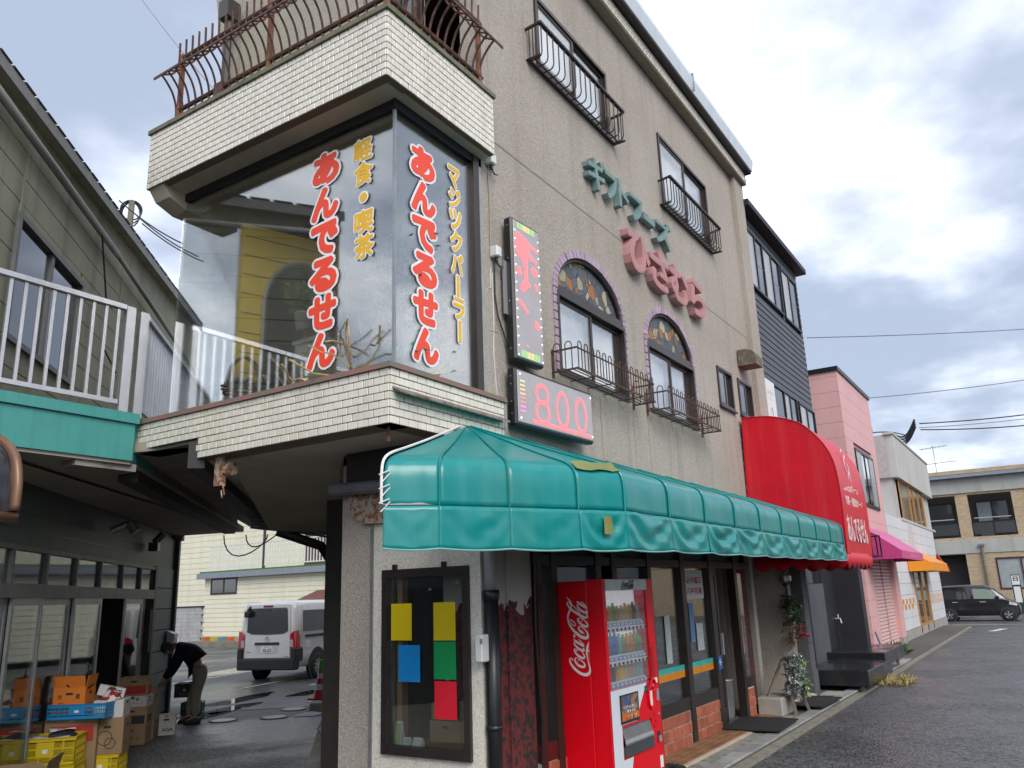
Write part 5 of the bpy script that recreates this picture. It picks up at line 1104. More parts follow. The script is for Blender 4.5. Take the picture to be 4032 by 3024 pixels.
# ================================================================ CARTONS AND CRATES along the shop front
def lanebox(name, label, t, off, z, w_, d_, h, m_, rz=0, grp='cartons stacked in the lane'):
    o = thing(name, label, 'carton' if 'crate' not in name else 'crate', LA(t, off, z), R(43.4)+rz, grp)
    return o
def carton(label, t, off, z, w_, d_, h, m_, mark=None, rz=0, flaps=False, name='carton', band=None):
    o = thing(name, label, 'carton', LA(t, off, z), R(43.4)+rz, 'cartons stacked in the lane')
    if flaps:
        q = MB()
        for a in ((-d_/2,-d_/2+.008,-w_/2,w_/2),(d_/2-.008,d_/2,-w_/2,w_/2),(-d_/2+.008,d_/2-.008,-w_/2,-w_/2+.008),(-d_/2+.008,d_/2-.008,w_/2-.008,w_/2)): q.box(*a,0,h)
        q.box(-d_/2+.008,d_/2-.008,-w_/2+.008,w_/2-.008,0,.01); q.build('box_body', m_, o)
        for k, (p, ax) in enumerate(((-d_/2,'y'),(w_/2,'x'),(-w_/2,'x'))):
            fl = MB()
            if ax == 'y': fl.prism([(-d_/2-.0,-w_/2+.01,h),(-d_/2,w_/2-.01,h),(-d_/2-.03,w_/2-.01,h+.13),(-d_/2-.03,-w_/2+.01,h+.13)], (.006,0,0))
            else: fl.prism([(-d_/2+.01,p,h),(d_/2-.01,p,h),(d_/2-.01,p*1.12,h+.13),(-d_/2+.01,p*1.12,h+.13)], (0,.006,0))
            fl.build('flap', m_, o)
    else:
        q = MB(); q.cbox(-d_/2,d_/2,-w_/2,w_/2,0,h,.004); q.build('box_body', m_, o); bx('packing_tape', -d_/2-.0006, d_/2+.0006, -.025, .025, h-.04, h+.0008, mat('packing_tape', (.36,.27,.16), .3), o)
    bx('hand_hole', -d_/2-.0012, -d_/2+.002, -.04, .04, h*.72, h*.72+.028, INK, o); bx('hand_hole', -.04, .04, -w_/2-.0012, -w_/2+.002, h*.72, h*.72+.028, INK, o)
    if band:
        bx('printed_band', -d_/2-.0008, -d_/2+.001, -w_/2+.03, w_/2-.03, h*.1, h*.55, band, o); bx('printed_band', -d_/2+.04, d_/2-.04, -w_/2-.0008, -w_/2+.001, h*.1, h*.55, band, o)
    if mark:
        for s, r_, mm in mark:
            fq = lambda u, v, dd: (-d_/2-.001-dd, -u, v)
            if s == '~': scribble('print', r_, fq, mm, o, 6, int(t*100), .0008)
            elif s == 'o': m_o = MB(); m_o.tube([fq((r_[0]+r_[1])/2+(r_[1]-r_[0])/2*math.cos(k*.42)*(1+.1*math.sin(3*k)), (r_[2]+r_[3])/2+(r_[3]-r_[2])/2*math.sin(k*.42), .001) for k in range(16)], .004, 4); m_o.build('print', mm, o)
            else: letter('print', s, r_, fq, mm, o, .02, .0008)
        scribble('print', (-d_*.35,d_*.35,h*.2,h*.2+.06), lambda u, v, dd: (u, -w_/2-.001-dd, v), mark[0][2], o, 5, int(t*50), .0008)
    return o
# tall stack
carton('brown carton at the bottom of the tall stack by the door jamb', 1.72, .30, 0, .42, .36, .26, CARD, [('~', (-.15,.15,.07,.13), INK)])
carton('brown carton with dark printed panel, second from the bottom of the tall stack', 1.72, .30, .262, .42, .36, .26, CARD, None, .03, band=INK)
carton('white printed carton in the tall stack below the red one', 1.73, .29, .524, .42, .36, .15, CARD_W, [('特', (-.12,-.08,.085,.125), INK), ('選', (.06,.10,.085,.125), INK), ('~', (-.13,.17,.04,.065), INKR)], -.02)
carton('brown and red carton topping the tall stack', 1.73, .29, .676, .40, .35, .26, CARD, None, .05, band=INKR)
carton('plain brown carton low behind the tall stack', 2.12, .34, 0, .38, .34, .32, CARD); carton('brown carton leaning on top behind the tall stack', 2.12, .33, .322, .36, .33, .40, CARD)
carton('white carton standing alone at the end of the row', 2.45, .62, 0, .26, .24, .30, CARD_W, [('AGA', (-.06,.10,.06,.11), INK)], .1)
# middle group
carton('long low brown carton on the ground in the middle group', .40, .30, 0, .32, .62, .25, CARD, None, .02); carton('brown carton on the ground left of the long low one', -.20, .36, 0, .34, .36, .24, CARD)
carton('small brown carton on top of the long low one', .45, .28, .252, .28, .34, .22, CARD, [('o', (-.03,.03,.08,.14), INK)]); carton('brown carton third up in the middle group', .46, .27, .474, .27, .32, .20, CARD); carton('flat brown carton topping the middle group', .50, .22, .676, .30, .36, .15, CARD, None, -.06)
carton('pale lilac carton beside the flat brown one', -.05, .44, .42, .26, .30, .33, mat('lilac_carton', (.46,.43,.50), .7)); carton('tall brown carton with fruit print next to the blue crate', -.74, .64, .27, .36, .34, .40, CARD, [('o', (-.10,.06,.10,.26), INK), ('o', (-.02,.10,.06,.18), INK)])
carton('white carton on top of the tall fruit carton', -.74, .63, .672, .34, .32, .20, CARD_W); o = carton('small white carton tilted on top of the white one', -.76, .60, .90, .30, .12, .12, CARD_W, [('微研', (-.06,.12,.02,.10), INK)], .25); o.rotation_euler = (R(14), 0, R(43.4)+.2)
carton('brown carton with red band under the blue crate', -.82, .26, 0, .58, .34, .69, CARD, None, 0, band=None)
bx('red_label', -.18, -.171, -.25, .22, .45, .62, INKR, bpy.data.objects[[o.name for o in bpy.data.objects if o.get('label','').startswith('brown carton with red band')][0]])
OB = carton('open orange carton full of brown bark standing in the blue crate', -.84, .22, .745, .36, .32, .30, CARD_O, [('共', (-.13,-.08,.17,.225), INK), ('選', (.07,.12,.17,.225), INK), ('高', (-.105,-.055,.07,.12), INKR), ('o', (-.12,-.04,.055,.135), INKR), ('グループ', (.0,.13,.08,.11), INKR)], -.06, True)
m_ = MB()
for k in range(30):
    a = Vector((random.uniform(-.13,.13), random.uniform(-.14,.14), .22)); d_ = Vector((random.uniform(-.12,.12), random.uniform(-.16,.16), random.uniform(.05,.22))); m_.bar(a, a+d_, random.uniform(.02,.05), .008)
bk_ = m_.build('bark_bundle', mat('dark_bark', (.035,.027,.02), .9)); bk_.parent = OB; 
O2 = carton('open brown carton with a sheet of paper at the lower left corner', -2.15, .16, .02, .60, .62, .32, CARD, None, .08, True); 
def crate(label, t, off, z, w_, d_, h, m_, rz=0, lattice='diamond'):
    o = thing('plastic_crate', label, 'crate', LA(t, off, z), R(43.4)+rz, 'plastic crates in the lane')
    q = MB(); x, y = d_/2, w_/2
    q.box(-x,x,-y,y,0,.012)
    for a, b in (((-x,-y),(x,-y)),((x,-y),(x,y)),((x,y),(-x,y)),((-x,y),(-x,-y))):
        A_ = Vector((*a,0)); B_ = Vector((*b,0))
        for zz, th in ((h-.02,.035),(h*.60,.012),(h*.33,.012),(.02,.03)): q.bar(A_+Vector((0,0,zz)), B_+Vector((0,0,zz)), .016, th)
        q.bar(A_+Vector((0,0,h-.004)), B_+Vector((0,0,h-.004)), .03, .008)
        n = 5
        for k in range(n+1):
            p = A_.lerp(B_, k/n); q.bar(p, p+Vector((0,0,h-.03)), .014, .022 if k in (0,n) else .012)
        nd = int((B_-A_).length/.026)
        for k in range(nd):
            p0, p1 = A_.lerp(B_, k/nd), A_.lerp(B_, min(1,(k+2.2)/nd))
            if lattice == 'diamond':
                for z0, z1 in ((.04,h*.33),(h*.33,h*.60),(h*.60,h-.05)):
                    q.bar(p0+Vector((0,0,z0)), p1+Vector((0,0,z1)), .006, .006); q.bar(p0+Vector((0,0,z1)), p1+Vector((0,0,z0)), .006, .006)
            else: q.bar(p0+Vector((0,0,.02)), p0+Vector((0,0,h-.03)), .006, .009)
    q.build('crate_body', m_, o)
    bx('label_plate', -x-.012, -x+.004, -.09, .09, h*.3, h*.85, m_, o); bx('sticker', -x-.0135, -x-.012, -.025, .025, h*.45, h*.6, PAPER, o)
    return o
crate('large yellow lattice crate with papers lying in it', -1.28, .16, .275, .60, .42, .29, YELP, .04); crate('large yellow lattice crate underneath the one with papers', -1.28, .17, 0, .60, .42, .27, YELP)
crate('small yellow crate under the tall fruit carton', -.72, .60, 0, .38, .36, .268, YELP, -.03); crate('shallow blue slotted crate holding the orange carton', -.88, .36, .695, .66, .40, .17, BLUEP, -.12, 'slot'); crate('turquoise crate below the pale lilac carton', -.05, .46, .245, .30, .36, .17, CYANP, 0, 'slot')
for lb, t, off, z, w_, d_, rz in (('white delivery papers lying in the yellow crate', -1.30,.14,.545,.42,.28,.15), ('crumpled white note on the navy cloth', -1.08,.2,.60,.26,.16,.4), ('white sheet of paper on the open carton at lower left', -1.98,.12,.345,.36,.18,.2)):
    o = thing('paper_sheet', lb, 'paper', LA(t, off, z), R(43.4)+rz); q = MB(); q.sheet([[(-d_/2+d_*i/4, -w_/2+w_*j/6, .012*math.sin(i+j*.7)) for j in range(7)] for i in range(5)]); o2 = q.build('sheet', PAPER, o, True); md = o2.modifiers.new('t','SOLIDIFY'); md.thickness = .004
    if 'delivery' in lb:
        for k in range(6): bx('print_line', -.10+k*.035, -.096+k*.035, -.16, .05+.02*(k%3), .018, .0185, mat('grey_ink', (.2,.2,.22), .8), o)
o = thing('cloth_bundle', 'navy cloth bundled on the yellow crate', 'cloth', LA(-1.10,.2,.53)); q = MB(); q.sheet([[(.16*math.cos(a)*r_, .24*math.sin(a)*r_, .06*(1-r_*r_)+.012*math.sin(3*a+5*r_)) for a in [i*math.pi/9 for i in range(19)]] for r_ in (0.02,.4,.75,1.0)]); q.build('cloth', mat('navy_cloth', (.012,.016,.03), .9), o, True)
o = thing('plastic_bag', 'crumpled red and white plastic bag on the blue crate', 'bag', LA(-.80,.62,.87)); q = MB(); q.sheet([[(.12*math.cos(a)*r_*(1+.25*math.sin(5*a)), .15*math.sin(a)*r_, .13*(1-r_)+.02*math.sin(4*a+7*r_)) for a in [i*math.pi/8 for i in range(17)]] for r_ in (0.02,.35,.7,1.0)]); q.build('bag', mk_voro('bag_print', [(.45,.03,.04),(.75,.74,.72),(.35,.03,.03),(.7,.68,.66)], 16, None, .3, .2), o, True)
# things beyond the post, by the man
crate('black crate on the ground beside the bending man', 5.2, .35, .28, .34, .3, .25, BLACKP); crate('green crate by the feet of the bending man', 5.05, .52, .0, .36, .3, .20, mat('green_plastic', (.01,.16,.06), .4)); 
o = thing('yellow_bucket', 'small pale yellow bucket next to the green crate', 'bucket', LA(4.85,.55,0)); MB().lathe([(.001,.01),(.1,.01),(.13,.22),(.14,.22),(.14,.235),(.12,.235),(.095,.03),(.001,.03)], 16).build('pail', mat('cream_plastic', (.62,.52,.22), .5), o, True)
# ================================================================ DARK SIDED BUILDING
YD = .10
D = thing('dark_sided_building', 'charcoal grey sided three storey building right of the stucco one', 'building', (11.46,YD,0))
CHAR = mat('charcoal_siding', (.072,.076,.092), .55, var=.08, scale=2, streak=((.10,.105,.12), .4, 5)); CHAR2 = mat('charcoal_render', (.085,.088,.10), .75, var=.12, scale=1.5, bump=.1, streak=((.13,.13,.145), .4, 3)); BLK = mat('black_render', (.02,.021,.025), .6, var=.15, scale=2)
X1 = 4.75
bx('core', .0, X1, .03, 6.0, 0, 9.95, CHAR, D)
wins = [(.06,2.86,8.24,9.62),(3.0,4.5,8.22,9.58),(.18,3.0,4.9,6.2),(3.2,4.72,4.9,6.18)]
k = 0; z = 2.9
while z < 9.9:
    segs = [(.0, X1)]
    for a, b, c, d in wins:
        if z+.14 > c and z < d: segs = [q for s0, s1 in segs for q in ((s0, min(s1, a)), (max(s0, b), s1)) if q[1]-q[0] > .03]
    for s0, s1 in segs:
        m_ = MB(); m_.prism([(s0,.03,z),(s0,-.012,z),(s0,.004,z+.148),(s0,.03,z+.148)], (s1-s0,0,0)); m_.build('siding_board', CHAR, D)
    z += .15
ev = MB(); ev.prism([(-.05,.2,9.95),(-.05,-.24,9.96),(-.05,-.24,10.09),(-.05,.2,10.14),(-.05,6.0,10.5),(-.05,6.0,9.95)], (X1+.28,0,0)); ev.build('roof', mat('black_roof', (.015,.015,.018), .6), D)
def dwin(x0, x1, z0, z1, splits, parent):
    f = MB(); f.box(x0,x1,-.05,.02,z0,z0+.05); f.box(x0,x1,-.05,.02,z1-.05,z1); f.box(x0,x0+.05,-.049,.02,z0+.05,z1-.05); f.box(x1-.05,x1,-.049,.02,z0+.05,z1-.05)
    for s_ in splits: f.box(x0+s_-.03,x0+s_+.03,-.045,.02,z0+.05,z1-.05)
    w_ = f.build('window', BLACKM, parent); e = [0]+list(splits)+[x1-x0]
    for i, (a, b) in enumerate(zip(e, e[1:])):
        pale = i % 2 == 0  # pale panes carry a whitish sky reflection in their colour
        bx('glazing', x0+a+.04, x0+b-.04, -.02, -.012, z0+.05, z1-.05, mat('pale_sky_pane', (.42,.43,.43), .25, var=.04, spec=.7) if pale else GLASS_DK, w_)
        if not pale: bx('glazing_bar', x0+a+.04, x0+b-.04, -.024, -.019, (z0+z1)/2, (z0+z1)/2+.02, ALU_G, w_)
    return w_
dwin(*wins[0][:2], *wins[0][2:], (.8,1.4,2.1), D); dwin(*wins[1][:2], *wins[1][2:], (.75,), D); dwin(*wins[2][:2], *wins[2][2:], (.8,1.7,2.2), D); dwin(*wins[3][:2], *wins[3][2:], (.75,), D)
bn = bx('banner', .24, .92, -.075, -.056, 4.95, 6.15, PAPER, D); scribble('print', (.30,.80,5.82,5.93), lambda u, v, d: (u, -.0755-d, v), mat('pale_grey_ink', (.42,.43,.47), .6), bn, 8, 2); scribble('print', (.36,.74,5.72,5.77), lambda u, v, d: (u, -.0755-d, v), mat('pale_grey_ink', (0,0,0)), bn, 8, 3)
MB().tube([(.5+.1*math.cos(t*.5),-.078,5.3+.25*math.sin(t*.5)) for t in range(11)], .012, 4).build('print_mark', mat('pale_grey_ink', (0,0,0)), bn)
# ground floor of the dark building
bx('grey_pillar', -.70, -.36, -.55, .0, .02, 3.0, CHAR2, D); bx('pillar_foot', -.72, -.34, -.57, .0, .0, .45, CHAR2, D); bx('dark_recess', -.84, -.70, -.3, .0, .02, 3.0, BLK, D)
df = MB(); df.box(-.36,-.28,-.12,-.04,.35,2.8); df.box(.50,.66,-.12,-.04,.35,2.8); df.box(1.45,1.55,-.12,-.04,.35,2.8); df.box(-.28,1.45,-.119,-.041,.35,.45); ef = df.build('glass_entrance', BLK, D)
for a, b in ((-.28,.50),(.66,1.45)): bx('glazing', a, b, -.085, -.078, .45, 2.8, mat('entrance_glass', (.16,.175,.17), .06, spec=.9, coat=.5), ef)
bx('wall_panel', 1.6, 3.0, -.10, .0, .35, 1.95, CHAR2, D); bx('wall_panel', 1.6, 2.1, -.095, .0, 1.96, 3.0, CHAR2, D); dwn = bx('narrow_window', 2.1, 3.0, -.09, .0, 1.96, 3.0, GLASS_DK, D); bx('mullion', 2.5, 2.56, -.1, -.08, 1.96, 3.0, BLK, dwn)
bx('black_fin_wall', 3.1, 4.6, -.02, .03, .02, 3.0, BLK, D); bx('black_fin_wall', 4.35, 4.75, -.62, .0, .02, 3.0, BLK, D)
tp = MB(); tp.tube([(4.1,-.03,1.15),(4.1,-.14,1.15),(4.1,-.16,1.05)], .022, 8); tp.tube([(4.1,-.1,1.15),(4.1,-.1,1.25)], .02, 8); tp.build('water_tap', ALU, D); bx('tap_post', 4.02, 4.18, -.10, -.02, .3, 1.1, BLK, D)
for lb, x0, x1, y0, y1, z0, z1 in (('low black wet step platform nearest the pavement mat', 11.40, 13.95, -1.27, -.12, .13, .40), ('higher black step platform behind the low one', 14.0, 16.6, -1.15, .05, .26, .52)):
    o = thing('step_platform', lb, 'platform', ((x0+x1)/2, (y0+y1)/2, 0), 0, 'black platforms at the dark entrance'); hx, hy = (x1-x0)/2, (y1-y0)/2
    bx('deck', -hx, hx, -hy, hy, z0, z1, mat('wet_black_timber', (.02,.021,.023), .2, var=.2, scale=4, rvar=.12), o, .012)
    for sx in (-1,1):
        for sy in (-1,1): bx('leg', sx*(hx-.15)-.03, sx*(hx-.15)+.03, sy*(hy-.15)-.03, sy*(hy-.15)+.03, 0, z0, mat('grey_leg', (.2,.2,.2), .5), o)
# ================================================================ PINK BUILDING
P = thing('pink_building', 'pink panel clad building with rolling shutter and window', 'building', (19.55,0,0)); PW = 5.0
PINK = mat('pink_cladding', (.70,.40,.39), .6, var=.05, scale=1, streak=((.60,.33,.32), .4, 5)); PINKD = mat('pink_joint', (.48,.25,.25), .8)
bx('core', .05, PW, .05, 5.0, 0, 8.0, PINKD, P)
def pwall(hs):
    z = .1; i = 0
    while z < 7.95:
        segs = [(.0, PW)]
        for a, b, c, d in hs:
            if z+.45 > c+.02 and z < d-.02: segs = [q for s0, s1 in segs for q in ((s0, min(s1, a)), (max(s0, b), s1)) if q[1]-q[0] > .03]
        for s0, s1 in segs: bx('cladding_panel', s0, s1, .0, .05, z, min(z+.448, 8.0), PINK, P)
        bx('cladding_panel', -.004, .05, .052, 5.0, z, min(z+.448, 8.0), PINK, P); z += .455
pwall([(1.1,4.0,4.19,5.82),(1.25,4.2,0,2.72)])
bx('parapet_cap', -.06, PW+.06, -.05, 5.05, 8.0, 8.12, BLACKM, P)
f = MB(); f.box(1.1,4.0,-.04,.05,4.15,4.25); f.box(1.1,4.0,-.04,.05,5.76,5.84); f.box(1.1,1.16,-.039,.05,4.25,5.76); f.box(3.94,4.0,-.039,.05,4.25,5.76); pw_ = f.build('window', BLACKM, P)
bx('side_screen', 1.16, 1.95, -.03, .0, 4.25, 5.76, mat('grey_screen', (.33,.35,.36), .35), pw_); bx('side_screen', 3.2, 3.94, -.03, .0, 4.25, 5.76, mat('grey_screen', (0,0,0)), pw_); bx('glazing', 1.95, 3.2, -.01, .0, 4.25, 5.76, GLASS_DK, pw_); bx('mullion', 2.5,2.56,-.03,.0,4.25,5.76, BLACKM, pw_)
PSH = mat('pink_shutter', (.76,.52,.51), .45, .1, var=.05); z = .12; i = 0
while z < 2.7:
    m_ = MB(); m_.prism([(1.3,.04,z),(1.3,.0,z+.02),(1.3,.0,z+.07),(1.3,.04,z+.095)], (2.85,0,0)); m_.build('shutter_slat', PSH, P); z += .1
bx('shutter_post', 2.6, 2.66, -.02, .04, .1, 2.7, PINKD, P); bx('corner_pier', 4.25, 5.02, -.12, .06, .25, 2.72, PINK, P); bx('pier_foot', 4.25, 5.02, -.13, .06, 0, .25, CONC, P); bx('shutter_box', 1.2, 4.25, -.06, .05, 2.72, 2.95, PINK, P)
vp_ = MB(); vp_.tube([(-.02,1.0,5.9),(-.25,.95,5.95),(-.3,.95,6.2)], .07, 8); vp_.build('vent_pipe', mat('grey_pvc', (0,0,0)), P)
T = thing('magenta_awning', 'magenta vinyl awning above the pink rolling shutter', 'awning', (19.9,-.02,2.55)); pr_ = [(0,.95),(-.95,.22),(-.95,0)]
MB().sheet([[(4.4*k/8, y, z) for k in range(9)] for y, z in pr_]).build('cover', PINKV, T)
for x in (0,4.4): m_ = MB(); m_.add([(x,y,z) for y, z in pr_]+[(x,0,0)], [(0,1,2,3)]); m_.build('end_panel', PINKV, T)
scribble('print', (1.6,3.6,.06,.17), lambda u, v, d: (u, -.952-d, v), mat('pale_pink_print', (.8,.5,.62), .5), T, 8, 6, .002)
T = thing('sign_bracket', 'small black rectangular sign frame beside the magenta awning', 'bracket', (18.2,-.5,2.62)); m_ = MB()
for a, b in (((0,0,0),(1.4,0,0)),((0,0,.55),(1.4,0,.55)),((0,0,0),(0,0,.55)),((1.4,0,0),(1.4,0,.55)),((.8,0,0),(.8,0,.55)),((1.4,0,.55),(1.6,.5,.55)),((1.4,0,0),(1.6,.5,0))): m_.bar(a, b, .035)
m_.build('frame', BLACKM, T)
# ================================================================ WHITE BUILDING
Wb = thing('white_tile_building', 'white panelled shop building with orange framed door at the street corner', 'building', (24.6,0,0))
WT = mat('white_cladding', (.68,.68,.69), .5, var=.04, scale=1, rnd=.03, streak=((.5,.5,.5), .35, 4)); GRC = mat('stained_grey_concrete', (.50,.49,.47), .85, var=.06, scale=1, streak=((.30,.28,.26), .5, 3)); OR = mat('orange_brown_frame', (.50,.22,.05), .5)
bx('core', .05, 13.0, .06, 7.0, 0, 4.15, WT, Wb); bx('upper_core', 3.7, 13.9, .1, 7.0, 4.15, 7.3, GRC, Wb)
z = .35
while z < 4.1:
    segs = [(0,4.3),(8.1,13.0)] if z < 2.3 else [(0,13.0)]
    for a, b in segs:
        x = a
        while x < b-.05: bx('cladding_panel', x+.004, min(x+2.18, b), .0, .06, z, z+.37, WT, Wb); x += 2.18
    z += .38
bx('plinth', -.02, 13.05, -.03, .08, 0, .33, CONC, Wb); bx('string_course', 3.6, 14.0, -.03, .12, 4.13, 4.22, GRC, Wb)
bx('parapet', 3.6, 14.0, -.12, .15, 5.72, 7.34, GRC, Wb); bx('parapet_side', 3.55, 3.75, .15, 5.0, 5.72, 7.34, mat('pinkish_stain', (.45,.40,.39), .85, streak=((.25,.22,.2), .5, 3)), Wb); bx('parapet_cap', 3.5, 14.05, -.16, .2, 7.34, 7.42, GRC, Wb)
wf = bx('window_band', 4.3, 11.2, .03, .11, 4.25, 5.7, mat('amber_glass', (.20,.19,.13), .08, spec=.8, coat=.4), Wb)
for x in (4.3,6.8,8.0,9.6,11.1): bx('window_post', x, x+.12, .0, .1, 4.25, 5.7, OR, wf)
bx('side_window', 3.66, 3.70, .8, 2.2, 4.4, 5.6, mat('yellow_glass', (.40,.33,.06), .2), Wb); m_ = MB(); m_.bar((3.65,.8,4.4),(3.65,.8,5.6),.06,.06); m_.bar((3.65,2.2,4.4),(3.65,2.2,5.6),.06,.06); m_.bar((3.65,.8,4.4),(3.65,2.2,4.4),.06,.06); m_.build('side_frame', OR, Wb)
df = MB(); df.box(4.3,4.5,-.03,.07,.1,2.3); df.box(6.15,6.35,-.03,.07,.1,2.3); df.box(7.9,8.1,-.03,.07,.1,2.3); df.box(4.5,7.9,-.029,.069,.1,.4); wd_ = df.build('double_door', OR, Wb)
for a, b in ((4.5,6.15),(6.35,7.9)): bx('glazing', a, b, .015, .022, .4, 2.3, mat('entrance_glass', (0,0,0)), wd_)
for i in range(8):
    for j in range(2):
        if (i+j) % 2 == 0: bx('orange_tile', .5+i*.4, .88+i*.4, -.006, .0, 1.0+j*.18, 1.17+j*.18, mat('orange_tile', (.66,.25,.02), .4), Wb)
for j in range(2):
    for i in range(14): bx('peach_tile', 8.3+i*.33, 8.52+i*.33, -.006, .0, 1.02+j*.2, 1.19+j*.2, mat('peach_tile', (.66,.46,.36), .5), Wb)
lg = MB(); lg.lathe([(.001,0),(.9,0),(.9,.012),(.001,.012)], 24, (5.4,-.014,3.3), 'y'); lg.build('round_mark', mat('faded_grey_print', (.55,.54,.54), .6), Wb)
tw = bx('stair_tower', 9.5, 13.5, 2.2, 6.5, 7.3, 9.2, GRC, Wb); bx('tower_cap', 9.3, 13.7, 2.0, 6.7, 9.2, 9.45, mat('grey_concrete_cap', (.28,.29,.30), .8), tw)
T = thing('orange_awning', 'small orange vinyl awning over the double door of the white shop', 'awning', (28.0,-.02,2.28)); pr_ = [(0,.75),(-.75,.30),(-.75,0)]
MB().sheet([[(5.4*k/6, y, z) for k in range(7)] for y, z in pr_]).build('cover', ORANGEV, T)
for x in (0,5.4): m_ = MB(); m_.add([(x,y,z) for y, z in pr_]+[(x,0,0)], [(0,1,2,3)]); m_.build('end_panel', ORANGEV, T)
T = thing('red_awning', 'narrow red awning end at the far corner of the white shop', 'awning', (37.3,-.02,2.3)); m_ = MB(); m_.sheet([[(.0,.0,.8),(.0,-.05,.8)],[(.5,.1,.2),(.5,-.4,.2)],[(.5,.1,0),(.5,-.4,0)]]); m_.prism([(.0,-.4,0),(.5,-.4,0),(.0,-.05,.8)], (0,-.02,0)); m_.build('cover', mat('red_orange_vinyl', (.6,.09,.03), .5), T)
# ================================================================ BRICK APARTMENT BLOCK at the end of the street
K = thing('brick_apartment_block', 'tan brick and concrete apartment block across the end of the street', 'building', (54,0,0))
def mk_brick():
    m, n, l, b = custom('tan_brick'); g = n.new('ShaderNodeNewGeometry'); sx = n.new('ShaderNodeSeparateXYZ'); l.new(g.outputs['Position'], sx.inputs[0]); cb = n.new('ShaderNodeCombineXYZ'); l.new(sx.outputs[1], cb.inputs[0]); l.new(sx.outputs[2], cb.inputs[1])
    t = n.new('ShaderNodeTexBrick'); l.new(cb.outputs[0], t.inputs['Vector']); t.inputs['Color1'].default_value = (.50,.36,.21,1); t.inputs['Color2'].default_value = (.36,.25,.145,1); t.inputs['Mortar'].default_value = (.45,.39,.30,1); t.inputs['Scale'].default_value = 1; t.inputs['Brick Width'].default_value = .24; t.inputs['Row Height'].default_value = .09; t.inputs['Mortar Size'].default_value = .012; t.inputs['Bias'].default_value = -.1
    l.new(t.outputs['Color'], b.inputs['Base Color']); b.inputs['Roughness'].default_value = .8; return m
TB = mk_brick(); KC = mat('grey_concrete', (.42,.42,.39), .9, var=.08, scale=.8, streak=((.22,.22,.21), .4, 2))
YA, YB = 6.0, -22.0
wk = wallh((0,0,0), (0,1,0), (0,0,1), (.3,0,0), YB, YA, 0, 3.5, [(.02,5.0,0,3.45)]+[(a-2.7,a,1.32,3.13) for a in (-1.55,-6.2,-10.8)]); wk.build('wall', TB, K)
bx('concrete_beam', -.05, .4, YB, YA, 3.5, 4.32, KC, K); wk = wallh((.02,0,0), (0,1,0), (0,0,1), (.3,0,0), YB, YA, 4.32, 7.3, [(.10,3.4,4.5,7.12),(-3.0,-.60,4.5,7.12),(-6.5,-3.7,4.5,7.12),(-10,-7.2,4.5,7.12)]); wk.build('wall', TB, K)
bx('concrete_band', -.08, .4, YB, YA, 7.25, 8.2, KC, K); bx('eave', -.5, 1, YB, YA, 8.2, 8.42, mat('blue_grey_eave', (.24,.27,.31), .7), K); bx('roof_edge', -.52, 1, YB, YA, 8.42, 8.66, TB, K); bx('back_wall', 1.8, 2.0, YB, YA, 0, 8.3, mat('dark_recess', (.08,.07,.06), .8), K); bx('floor_slab', .3, 1.9, YB, YA, 3.6, 3.8, KC, K)
bx('garage_back', 1.0, 1.1, 0, 5, 0, 3.4, INK, K)
for a, b in ((.10,3.4),(-3.0,-.60),(-6.5,-3.7),(-10,-7.2)):
    r_ = MB(); r_.bar((.05,a,5.4),(.05,b,5.4),.05); r_.bar((.05,a,4.6),(.05,b,4.6),.05)
    for q in (a+.03,(a+b)/2,b-.03): r_.bar((.05,q,4.5),(.05,q,5.4),.05)
    rr = r_.build('balcony_rail', BLACKM, K); bx('rail_glass', .06, .07, a+.05, b-.05, 4.65, 5.38, mat('smoky_panel', (.05,.055,.055), .2), rr); m_ = MB(); m_.tube([(-.1,a+.2,5.62),(-.1,b-.2,5.62)], .03, 6); m_.build('drying_pole', ALU, rr)
    w_ = MB(); w_.box(1.5,1.56,a+.3,b-.3,4.5,4.6); w_.box(1.5,1.56,a+.3,b-.3,6.7,6.8)
    for q in (a+.3,(a+b)/2,b-.36): w_.box(1.5,1.56,q,q+.07,4.6,6.7)
    ww = w_.build('balcony_window', BLACKM, K); bx('glazing', 1.53, 1.54, (a+b)/2, b-.3, 4.6, 6.7, mat('pale_sky_glass', (.30,.35,.37), .15, spec=.8), ww); bx('glazing', 1.53, 1.54, a+.3, (a+b)/2, 4.6, 6.7, GLASS_DK, ww); bx('curtain', 1.58, 1.6, a+.4, a+.8, 4.6, 6.7, CURT, ww)
for a in (-1.55,-6.2,-10.8):
    f = MB(); f.box(-.04,.1,a-2.7,a,1.28,1.36); f.box(-.04,.1,a-2.7,a,3.09,3.17)
    for q in (a-2.7,a-1.38,a-.08): f.box(-.039,.1,q,q+.08,1.36,3.09)
    ww = f.build('window', mat('maroon_frame', (.06,.015,.015), .5), K); bx('glazing', .03, .05, a-2.65, a-.05, 1.36, 3.09, mat('frosted_grey', (.33,.37,.37), .3, var=.1, scale=3), ww)
pp = MB(); pp.tube([(-.12,-.95,0),(-.12,-.95,3.9)], .08, 8); pp.box(-.25,0,-1.1,-.8,3.9,4.05); pp.build('downpipe', mat('brown_grey_pipe', (.20,.18,.15), .6), K)
for y in (.2,-1.1): bx('panel_recess', -.055, -.05, y-.7, y-.1, 3.6, 4.2, mat('grey_concrete', (0,0,0)), K)
T = thing('roof_antenna', 'small television aerial on the apartment block roof', 'antenna', (54.5,.9,8.66)); m_ = MB(); m_.tube([(0,0,0),(0,0,1.9)], .025, 5)
